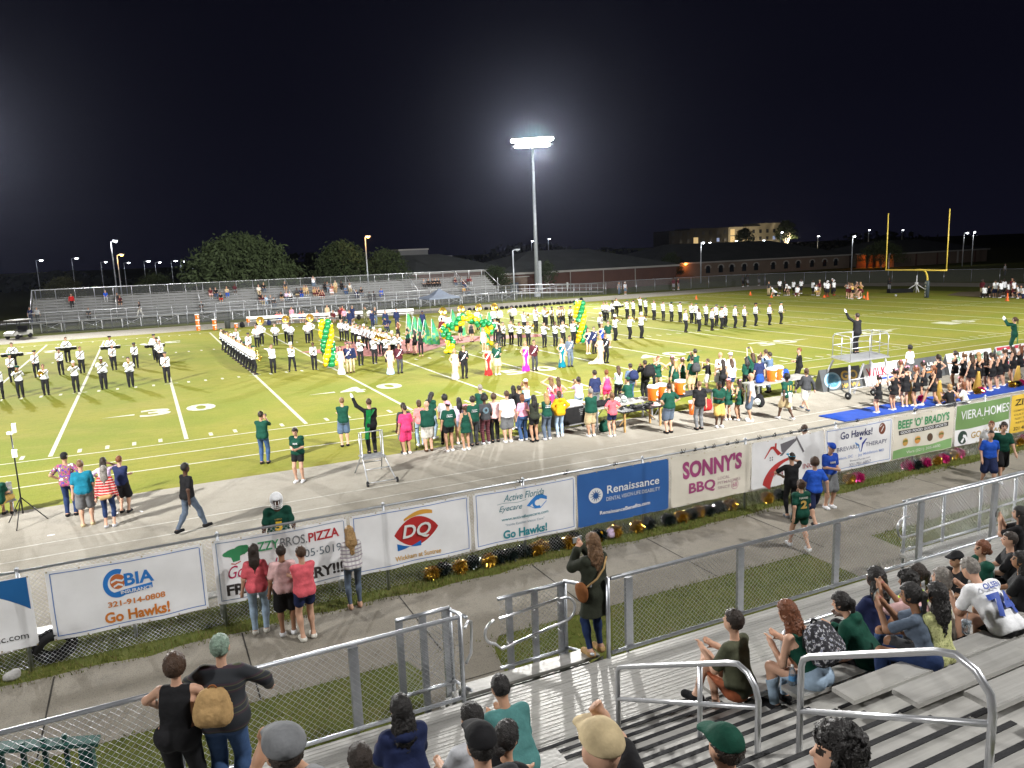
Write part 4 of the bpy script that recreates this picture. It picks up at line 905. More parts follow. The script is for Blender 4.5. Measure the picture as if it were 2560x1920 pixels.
vb = empty('bleachers', (0,64.6,0), 0, 'long aluminium visiting bleachers across the field with a chain-link back rail', 'bleachers')
VX0, VX1 = -30.4, 27.4
def vz(j): return 1.02+.285*j
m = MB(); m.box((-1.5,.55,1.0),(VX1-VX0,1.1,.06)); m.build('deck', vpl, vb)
for j in range(8):
    x1 = 25.3-.0*j
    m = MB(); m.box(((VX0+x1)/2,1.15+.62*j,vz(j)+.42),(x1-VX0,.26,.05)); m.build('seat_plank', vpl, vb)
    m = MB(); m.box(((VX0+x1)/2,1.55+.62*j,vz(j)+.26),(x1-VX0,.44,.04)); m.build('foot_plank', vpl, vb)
m = MB()
for j in range(8): m.box(((VX0+25.3)/2,1.34+.62*j,vz(j)+.13),(25.3-VX0,.02,.22))
m.build('risers', mat('riser_grey', (.16,.165,.17), .6), vb)
for ax in (-22.0,-13.2,-2.6,5.2,13.4,20.5):
    m = MB(); 
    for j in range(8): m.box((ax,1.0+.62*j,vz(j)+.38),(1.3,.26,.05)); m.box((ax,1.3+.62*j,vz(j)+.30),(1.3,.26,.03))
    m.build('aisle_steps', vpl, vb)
    m = MB(); m.tube([(ax,.9,1.1),(ax,.9,2.2),(ax,5.6,4.3),(ax,5.6,3.2)], .035, 6); m.tube([(ax,3.2,2.2),(ax,3.2,3.2)], .03, 6); m.build('handrail', rail_m, vb)
m = MB(); m.tube([(VX0,5.95,3.0),(VX0,5.95,4.42),(25.2,5.95,4.22),(25.2,5.95,3.0)], .04, 6); m.tube([(25.2,5.95,4.22),(25.3,1.0,2.15)], .04, 6); m.tube([(VX0,5.95,4.42),(VX0+.1,1.0,2.2)], .04, 6); m.build('back_rail', rail_m, vb)
for i in range(29):
    x = VX0+.3+i*1.96; m = MB(); m.tube([(x,5.95,.1),(x,5.95,4.42-.2*i/28)], .032, 6); m.build('rail_post', rail_m, vb)
m = MB(); m.add([(VX0,5.97,3.2),(25.2,5.97,3.0),(25.2,5.97,4.2),(VX0,5.97,4.4)], [(0,1,2,3)]); m.add([(VX0,1,1.4),(VX0,5.95,3.2),(VX0,5.95,4.4),(VX0,1,2.2)], [(0,1,2,3)]); m.add([(VX0,.02,1.1),(VX1,.02,1.0),(VX1,.02,2.05),(VX0,.02,2.1)], [(0,1,2,3)]); m.build('rail_mesh', farmesh, vb)
m = MB(); m.tube([(VX0,0,2.1),(VX1,0,2.06)], .035, 6); m.tube([(VX0,0,1.55),(VX1,0,1.52)], .02, 5); m.build('front_rail', rail_m, vb)
for i in range(38): x = VX0+i*1.56; m = MB(); m.tube([(x,0,.0),(x,0,2.08)], .03, 6); m.build('rail_post', rail_m, vb)
for i in range(15):
    x = VX0+1+i*3.9; m = MB()
    for d in (0,1.9): m.box((x+d,.25,.5),(.09,.09,1.0)); m.box((x+d,3.0,.9),(.08,.08,1.8)); m.box((x+d,5.6,1.5),(.08,.08,3.0))
    m.tube([(x,.2,.1),(x+1.9,.2,.95)], .03, 5); m.tube([(x,.2,.95),(x+1.9,.2,.1)], .03, 5); m.build('frame_brace', rail_m, vb)
m = MB(); m.add([(VX0,.9,0),(VX1,.9,0),(VX1,.9,1.0),(VX0,.9,1.0)], [(0,1,2,3)]); m.build('skirt_screen', farmesh2, vb)
vr = empty('access_ramp', (27.4,64.6,0), 0, 'railed access ramp at the right end of the visiting bleachers', 'ramp')
m = MB(); m.prism([(0,0,.95),(14.0,0,.35),(14.0,0,.28),(0,0,.86)], (0,1.5,0)); m.build('ramp_deck', plank, vr)
m = MB(); 
for y in (0,1.5): m.tube([(0,y,2.05),(14,y,1.50)], .035, 6); m.tube([(0,y,1.5),(14,y,.95)], .02, 5); m.tube([(0,y,.95),(14,y,.4)], .025, 5)
for i in range(8):
    for y in (0,1.5): m.tube([(2*i,y,0),(2*i,y,2.05-.55*i/7)], .032, 6)
m.build('railing', rail_m, vr)
ff = empty('chain_link_fence', (0,62.4,0), 0, 'chain-link fence behind the far track, curving round the goalpost end', 'fence')
path = [(-40,63.0),(-33,63.0),(-21,61.9),(0,61.7),(27,62.3),(47,64.3),(62,62),(72,56),(80,47),(86,35),(88,20),(88,-10),(88,-40)]
P = []
for (x0,y0),(x1,y1) in zip(path, path[1:]):
    n = max(1, round(math.hypot(x1-x0,y1-y0)/3.0)); P += [(x0+(x1-x0)*i/n, y0+(y1-y0)*i/n) for i in range(n)]
m = MB(); m.tube([(x,y-62.4,1.30 if x < 30 else 1.75) for x, y in P], .028, 6); m.build('top_rail', steel, ff)
for x, y in P: m = MB(); m.tube([(x,y-62.4,-.3),(x,y-62.4,1.3 if x < 30 else 1.75)], .032, 6); m.build('post', steel, ff)
m = MB(); 
for (x0,y0),(x1,y1) in zip(P, P[1:]): z0, z1 = (1.3 if x0 < 30 else 1.75), (1.3 if x1 < 30 else 1.75); m.add([(x0,y0-62.38,0),(x1,y1-62.38,0),(x1,y1-62.38,z1),(x0,y0-62.38,z0)], [(0,1,2,3)])
m.build('wire_mesh', farmesh, ff)

# ---------------------------------------------------------------- goalpost
gy = mat('goal_yellow', (.74,.55,.10), .4, var=.05, scale=3)
gp_ = empty('goalpost', (56.9,24.38,0), 0, 'yellow gooseneck goalpost with a dark lettered pad', 'goalpost')
m = MB(); m.tube([(0,0,0),(0,0,1.9)]+[( -1.0+1.0*math.cos(R(a)),0,1.9+1.12*math.sin(R(a))) for a in range(10,91,10)]+[(-2.0,0,3.05)], .095, 12); m.build('gooseneck', gy, gp_)
m = MB(); m.tube([(-2.04,-3.60,3.05),(-2.04,3.60,3.05)], .085, 10); m.build('crossbar', gy, gp_)
for s in (-1,1): m = MB(); m.tube([(-2.04,s*3.555,3.0),(-2.04,s*3.555,9.15)], .055, 10); m.build('upright', gy, gp_)
m = MB(); m.lathe([(.0,1.85),(.22,1.85),(.24,1.8),(.24,.02),(.0,.02)], 8); m.build('pad', mat('pad_slate', (.045,.06,.07), .6, var=.1), gp_)
m = MB()
for i, ch in enumerate('HAWKS'): put_text(m, ch, .17, .24, lambda x, z, i=i: (-.246,-x,1.60-.33*i+z), .02)
put_text(m, 'HAWKS'[0], .01, .01, lambda x, z: (-.246,-x,.1+z))
m.build('lettering', ink('pad_white', (.6,.6,.5)), gp_)

# ---------------------------------------------------------------- buildings beyond the field
brick = layered('brick_wall', (.085,.045,.036), [((.11,.055,.042),.5,.4,.7,4,(1,1,1)), ((.065,.036,.030),9,.45,.7,2,(1,1,3))], bump=.2)
tanb = layered('tan_brick', (.15,.115,.09), [((.19,.145,.115),.5,.4,.7,4,(1,1,1)), ((.12,.09,.07),8,.45,.7,2,(1,1,3))], bump=.2)
roof_m = layered('dark_roof', (.060,.066,.066), [((.080,.086,.086),.25,.4,.7,3,(1,1,1)), ((.048,.052,.052),3,.5,.7,3,(1,4,1))], bump=.2)
trim_m = mat('pale_trim', (.30,.29,.27), .7, var=.1); glass_m = mat('dark_glass', (.012,.016,.022), .12, spec=.6)
def hip(name, x0, x1, y0, y1, zb, ze, zr, inset, wall, label, rz=0):
    t = empty(name, ((x0+x1)/2,y0,zb), rz, label, 'building'); w, d = (x1-x0)/2, y1-y0; e = .5; h = ze-zb; r = zr-zb
    m = MB(); m.box((0,d/2,h/2),(2*w,d,h)); m.build('wall', wall, t)
    m = MB(); m.add([(-w-e,-e,h),(w+e,-e,h),(w+e,d+e,h),(-w-e,d+e,h),(-w+inset,d/2,r),(w-inset,d/2,r)], [(0,1,5,4),(1,2,5),(2,3,4,5),(3,0,4)]); rf = m.build('roof', roof_m, t)
    m = MB(); m.box((0,-e+.02,h-.16),(2*w+2*e,.05,.34)); m.build('fascia', trim_m, t)
    return t
lb_ = hip('school_building', 37, 74, 90, 116, -.9, 2.95, 6.6, 12, brick, 'low brick school building with a wide dark hip roof beyond the floodlight pole')
for x in (-11.0,-5,2,9): m = MB(); m.box((x,-.06,1.9),(.12,.12,3.7)); m.build('downpipe', trim_m, lb_)
m = MB(); m.box((-16.2,-.35,1.55),(4.4,.7,3.1)); m.build('entry_wall', tanb, lb_); m = MB(); m.box((-16.6,-.75,1.1),(1.6,.08,2.2)); m.build('door', mat('door_bluegrey', (.10,.12,.16), .5), lb_); m = MB(); m.box((-16.2,-.45,3.15),(5,1.0,.15)); m.build('awning', trim_m, lb_)
lg = hip('school_building', 84, 146, 112, 140, -.9, 2.55, 6.8, 14, tanb, 'long tan brick school wing with a row of arched windows')
for x in (100.0,103.8,107.1,110.9,114.6,120.0,124.2,128.2,132.9,137.2,141.1):
    u = x-115; A = [(u-.62,-.06,.75)]+[(u-.62*math.cos(R(a)),-.06,2.05+.42*math.sin(R(a))) for a in range(0,181,20)]+[(u+.62,-.06,.75)]
    m = MB(); m.prism(A, (0,.05,0)); w_ = m.build('window', glass_m, lg)
    m = MB(); 
    for k in range(9):
        a0, a1 = R(20*k), R(20*k+20); Q = [(u-r*math.cos(a),-.10,2.05+r*.72*math.sin(a)) for r, a in ((.62,a0),(.62,a1),(.98,a1),(.98,a0))]; m.prism(Q, (0,.06,0))
    m.box((u-.80,-.07,1.95),(.36,.06,.22)); m.box((u+.80,-.07,1.95),(.36,.06,.22)); m.build('window_arch', trim_m, lg)
m = MB(); m.box((0,-.5,3.30),(62,.1,.30)); m.build('gutter', trim_m, lg)
rb_ = hip('school_building', 150, 186, 102, 130, -.9, 2.5, 5.6, 9, tanb, 'tan brick building behind the goalpost with a dark hip roof'); 
for x in (-10,-2,6,13): m = MB(); m.box((x,-.08,1.7),(.5,.15,3.3)); m.build('pilaster', trim_m if x == 6 else brick, rb_)
hip('school_building', 16, 42, 98, 122, -.9, 3.6, 6.7, 9, brick, 'brick building with a dark roof seen above the right end of the visiting bleachers')
gm = empty('gymnasium', (32,122,-.9), 0, 'tall flat-topped grey block standing above the dark roofs', 'building'); m = MB(); m.box((0,4,4.3),(6.2,8,8.6)); m.build('wall', mat('gym_grey', (.11,.112,.115), .8, var=.12, scale=.4), gm); m = MB(); m.box((0,4,8.7),(6.5,8.3,.25)); m.build('parapet', trim_m, gm); m = MB(); m.box((7.0,4,3.4),(3.6,6,7.6)); m.build('roof_unit', MATS['gym_grey'], gm)
# apartment block with lit windows
ap = empty('apartment_block', (202,262,-1), 0, 'distant apartment block with a few lit windows', 'building')
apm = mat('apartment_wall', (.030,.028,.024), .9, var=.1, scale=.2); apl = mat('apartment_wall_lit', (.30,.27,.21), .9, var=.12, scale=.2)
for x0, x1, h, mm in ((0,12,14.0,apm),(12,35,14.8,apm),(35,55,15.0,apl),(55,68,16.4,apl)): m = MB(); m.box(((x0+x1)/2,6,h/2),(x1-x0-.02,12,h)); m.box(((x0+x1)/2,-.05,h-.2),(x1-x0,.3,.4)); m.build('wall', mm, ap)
wl = mat('lit_window', (.3,.22,.1), emit=(1,.72,.34), es=.55); wb = mat('lit_window_cool', (.2,.25,.4), emit=(.5,.62,1), es=.4); wdk = mat('apartment_glass', (.02,.022,.03), .3)
g4 = random.Random(5)
for i in range(15):
    for k in range(4):
        x = 2.2+i*4.4; lit = (i, k) in ((3,2),(3,1),(3,0),(8,2),(8,1),(8,3),(10,2),(12,0),(5,1)); c = (i, k) in ((6,2),(14,2))
        if lit and i == 3 or lit and i == 8: 
            m = MB(); m.box((x,-.12,2.4+k*3.4),(2.6,.1,2.9))
        else: m = MB(); m.box((x,-.12,2.4+k*3.4),(1.5,.1,1.7))
        m.build('window', wl if lit else wb if c else wdk, ap)
# orange sodium light on the school doorway
od = empty('wall_lamp', (93.2,111.6,2.2), 0, 'small orange lamp glowing beside a school doorway', 'lamp'); m = MB(); m.lathe([(.05,-.2),(.30,-.1),(.34,.12),(.05,.25)], 12); m.build('glow_globe', mat('sodium', (1,.4,.1), emit=(1,.30,.05), es=14), od); m = MB(); m.box((0,.2,0),(.1,.4,.1)); m.build('bracket', pole_m, od)
def plight(parent, loc, e, c, r=.2): l = bpy.data.lights.new('lamp_light', 'POINT'); l.energy = e; l.color = c; l.shadow_soft_size = r; o = bpy.data.objects.new('lamp_light', l); col.objects.link(o); o.parent = parent; o.location = loc
plight(od, (0,-.6,0), 260, (1,.28,.06))
op = empty('entrance_porch', (146.5,104,-.9), 0, 'orange lit entrance porch behind the goalpost', 'porch')
m = MB(); m.box((0,3.2,1.7),(7,.2,3.4)); m.build('back_wall', brick, op); m = MB(); m.box((0,1.6,3.5),(7.4,3.6,.3)); m.build('canopy', trim_m, op)
for x in (-3.4,-1.1,1.1,3.4): m = MB(); m.box((x,.1,1.7),(.4,.4,3.4)); m.build('pillar', brick, op)
m = MB(); m.box((0,1.6,3.3),(1.6,.5,.1)); m.build('light_panel', MATS['sodium'], op); plight(op, (0,1.6,2.9), 700, (1,.26,.03), .5)

# ---------------------------------------------------------------- trees
def leafmat(name, rgb): return mat(name, rgb, .8, var=.35, scale=.8, spec=.1)
lf_dark = leafmat('leaf_dark', (.040,.055,.024)); lf_orange = leafmat('leaf_sodium', (.055,.058,.025)); lf_pale = leafmat('leaf_pale', (.075,.095,.045)); bark = mat('bark', (.15,.135,.11), .9, var=.25, scale=4, bump=.6)
def tree(x, y, z, h, w, leaf, label, seed, base=.32, dens=1, limbs=7, flat=.55, name='tree', wisp=0):
    g = random.Random(seed); t = empty(name, (x,y,z), 0, label, 'tree'); m = MB(); zt = h*base; tips = []
    m.tube([(0,0,-.3),(0,0,zt*.45)], h*.035, 8, r2=h*.028)
    for i in range(limbs):
        a = 6.283*i/limbs+g.uniform(-.3,.3); q = g.uniform(.35,.85); P = [Vector((0,0,zt*.4))]
        for k in range(1,6): s = k/5; P.append(Vector((math.cos(a)*w*.42*q*s+g.uniform(-.2,.2), math.sin(a)*w*.42*q*s+g.uniform(-.2,.2), zt*.4+(h*.72-zt*.4)*(s**.8)*(1.15-.5*q))))
        m.tube(P, h*.018, 6, r2=h*.004); tips += P[2:]
        for k in (2,3,4):
            d = P[k]+Vector((g.uniform(-1,1)*w*.14, g.uniform(-1,1)*w*.14, h*g.uniform(.08,.2))); m.tube([P[k],(P[k]+d)/2+Vector((0,0,.1)),d], h*.007, 5, r2=h*.002); tips.append(d)
    m.build('trunk', bark, t)
    m = MB(); N = int(46*dens*w)
    cl = []
    for _ in range(N):
        a = g.uniform(0,6.283); u = g.random()**.5; v = g.uniform(0,1); rr = math.sqrt(max(0,1-(v*1.0)**2.2))
        p = Vector((math.cos(a)*u*rr*w/2, math.sin(a)*u*rr*w/2, zt+(h-zt)*v*(1-.10*g.random()))) if u > .5 or v > .45 else Vector((math.cos(a)*u*w/2, math.sin(a)*u*w/2, zt+(h-zt)*(.35+.6*v)))
        cl.append(p)
    for p in cl:
        s = w*.045*g.uniform(.6,1.5)
        for _ in range(int(13)):
            c = p+Vector((g.gauss(0,s), g.gauss(0,s), g.gauss(0,s*flat))); r = h*.020*g.uniform(.5,1.3)
            u = Vector((g.uniform(-1,1),g.uniform(-1,1),g.uniform(-1,1))).normalized(); v = u.orthogonal().normalized()
            m.add([c-u*r*1.6, c-v*r*.7, c+u*r*1.6+Vector((0,0,-r*.4*wisp)), c+v*r*.7], [(0,1,2,3)])
    m.build('crown', leaf, t); return t
tree(-6.2, 84, -.7, 10.6, 15.5, lf_dark, 'large spreading oak with pale limbs behind the visiting bleachers', 1, .38, 1.5, 10)
tree(10.0, 92, -.8, 10.0, 10, lf_dark, 'bushy dark tree under an orange street lamp behind the bleachers', 2, .25, 1.3, wisp=1, name='tree')
tree(18.0, 95, -.9, 8.6, 9, lf_dark, 'bushy dark tree left of the flat-topped grey block', 3, .25, 1.2, wisp=1)
tree(3.8, 100, -.9, 6.6, 5, lf_orange, 'small tree tinted orange by street light between two big trees', 4, .2, 1.2)
tree(33.0, 84, -.8, 5.2, 6.5, lf_dark, 'low dark tree in front of the right-hand school roof, near the bleacher end', 5, .2, 1.1); tree(43.6, 86, -.8, 5.6, 4.2, lf_dark, 'thin young tree against the brick wall right of the floodlight pole', 6, .35, .7)
tree(-31, 118, -.9, 6.2, 7, lf_orange, 'round tree faintly lit orange in the dark at the left', 7, .3, 1); tree(-17, 118, -.9, 6.0, 8, lf_dark, 'dark tree under the row of white car-park lights', 8, .3, 1)
tree(86.5, 108, -.9, 6.0, 5.5, lf_dark, 'leafy tree at the corner between the two school buildings', 9, .2, 1.3); tree(143, 100, -.9, 6.4, 11, lf_pale, 'pale leaning tree beside the orange lit porch', 10, .25, 1.2)
tree(236, 250, -1, 14, 9, lf_dark, 'dark palm-like tree in front of the distant apartment block', 12, .5, .7); tree(262, 250, -1, 17, 10, lf_dark, 'dark tree in front of the tallest part of the distant apartment block', 13, .5, .7)
mb = MB(); g5 = random.Random(9)
for _ in range(5200):
    a = g5.uniform(-150, 420); d = g5.uniform(285,330); hh = 6.5+3*math.sin(a*.05)+2*math.sin(a*.13+1)
    c = Vector((a, d, -1+g5.random()**.7*hh)); r = g5.uniform(.8,1.9); u = Vector((g5.uniform(-1,1),g5.uniform(-1,1),g5.uniform(-1,1))).normalized(); v = u.orthogonal().normalized()
    mb.add([c-u*r, c-v*r, c+u*r, c+v*r], [(0,1,2,3)])
o = mb.build('treeline', mat('far_leaf', (.02,.026,.018), .9)); o['kind'] = 'stuff'; tag(o, 'dark far treeline along the horizon', 'trees')

# ---------------------------------------------------------------- street lamps
white_l = mat('led_glow', (1,1,1), emit=(.9,.95,1), es=22); orange_l = mat('sodium_glow', (1,.6,.2), emit=(1,.55,.12), es=16)
def lamp(x, y, zb, zt, glow, label, group='street lamps beyond the field', r=.13, arm=.9, head=.42, power=0, dir=1):
    t = empty('street_lamp', (x,y,zb), 0, label, 'street lamp', group); h = zt-zb
    m = MB(); m.tube([(0,0,-.3),(0,0,h)], r, 8, r2=r*.7); m.tube([(0,0,h),(dir*arm,0,h+.12)], r*.5, 6); m.build('pole', pole_m, t)
    m = MB(); m.box((dir*(arm+.2),0,h+.14),(head*1.8,head,.16)); m.build('lamp_head', pole_m, t)
    m = MB(); m.lathe([(.001,-.22),(head*.55,-.12),(head*.62,0)], 10, (dir*(arm+.2),-.05,h+.06)); m.build('lens', glow, t)
    if power: plight(t, (dir*arm*.55,-.55,h-.15), power, (1,.97,.93) if glow is white_l else (1,.5,.12), .15)
    return t
lamp(-22.9, 110, -.9, 10.7, white_l, 'tall white street lamp on a bright pole at the left beyond the bleachers', power=240, arm=.5); lamp(-22.3, 112, -.9, 8.5, orange_l, 'orange street lamp just right of the tall white one', power=160, arm=.5)
for i, (x, z, w) in enumerate(((-30.75,7.7,'leftmost'),(-26.83,7.8,'second from the left'),(-23.6,7.2,'just left of the tall pole'),(-20.93,7.0,'first right of the tall pole'),(-18.55,7.1,'second right of the tall pole'),(-17.2,6.9,'third and faintest right of the tall pole'),(-15.23,7.0,'brightest, near the oak'),(-14.1,6.9,'next to the last before the oak'),(-12.64,6.9,'last before the oak'))):
    lamp(x*1.9+17.2, 185, -.9, (z-6.68)*1.9+6.9, white_l, 'white car-park lamp in the dark distance, '+w, 'car-park lamps in the far left distance', head=.5+.15*(i in (0,1,4,6)), r=.09)
lamp(5.63, 130, -.9, 8.4, orange_l, 'amber street lamp showing between the oak and the next tree', power=150, arm=.1); lamp(12.9, 88, -.9, 9.7, orange_l, 'amber twin street lamp rising above the second tree', power=220, arm=.25); lamp(1.0, 128, -.9, 7.4, orange_l, 'faint amber lamp seen through the oak crown', arm=.1, head=.22)
lamp(29.6, 70, 0, 6.75, pole_m, 'unlit grey lamp post at the right end of the bleachers', arm=.5); lamp(75.9, 85, -.9, 6.8, white_l, 'bright lamp post in front of the long school wing', power=110, arm=.35, head=.3); lamp(109.8, 80, -.9, 6.9, white_l, 'bright lamp post at the corner of the long school wing', power=110, arm=.35, head=.3); lamp(146.8, 82, -.9, 6.7, white_l, 'lamp post right of the goalpost with a lit arm', power=110, arm=.9, head=.4); lamp(153, 84, -.9, 6.8, white_l, 'farther lamp post right of the goalpost', power=90, arm=.1, head=.3)
lamp(98, 62, -.3, 3.6, pole_m, 'short pale post behind the goalpost', arm=.05, head=.1, r=.10); lamp(150, 140, -.9, 9.0, white_l, 'small white light right of the long school wing', head=.5, arm=.2)
plight(ap, (42,-14,6), 9000, (1,.82,.55), .5); plight(ap, (60,-14,8), 9000, (1,.82,.55), .5); plight(ap, (20,-14,6), 2500, (1,.82,.55), .5)  # point lights without lamps, added to brighten the apartment front
for x, y, z, w in ((222,240,7.2,'under the lit apartment wall'),(238,240,7.0,'left of the apartment trees'),(207,240,7.0,'at the left of the apartment block'),(112,225,10,'far left over the dark roofs'),(119,225,10.6,'over the dark roofs, second'),(330,240,9.5,'high and tiny behind the goalpost'),(300,235,10,'behind the goalpost uprights'),(272,240,8,'left of the goalpost')):
    lamp(x, y, -1, z, white_l, 'tiny white street light '+w, 'tiny distant street lights', head=.8, arm=.2)
# parked cars by the road behind the bleachers, dim in sodium light
def car(x, y, rz, body, label):
    t = empty('parked_car', (x,y,-.75), rz, label, 'car', 'cars parked behind the bleachers'); m = MB()
    m.prism([(-.9,-2.2,.35),(-.9,2.2,.35),(-.9,2.2,.85),(-.9,1.3,.95),(-.9,.8,1.5),(-.9,-1.2,1.55),(-.9,-1.9,1.0),(-.9,-2.2,.9)], (1.8,0,0)); m.build('body', body, t)
    m = MB(); m.prism([(-.84,.86,1.0),(-.84,.72,1.42),(-.84,-1.12,1.46),(-.84,-1.7,1.02)], (1.68,0,0)); m.box((0,-1.62,1.25),(1.4,.1,.36), rx=-.3); m.build('windows', glass_m, t)
    for sx in (-.82,.82):
        for sy in (-1.4,1.4): m = MB(); m.lathe([(.0,-.1),(.32,-.1),(.34,0),(.32,.1),(.0,.1)], 14, (sx,sy,.34), ax='X'); m.build('wheel', rubber, t)
cm = mat('car_silver', (.30,.30,.30), .3, .4); cw = mat('car_white', (.55,.55,.55), .35)
car(-13.6, 102, R(4), cw, 'dim pale car parked behind the bleachers, left one'); car(-8.6, 103, R(-3), cm, 'dim silver car parked behind the bleachers, middle one'); car(-3.6, 104, 0, cw, 'dim pale car parked under the oak')
sheet('road', [(-45,98),(20,98),(20,110),(-45,110)], -.88, asph_m)
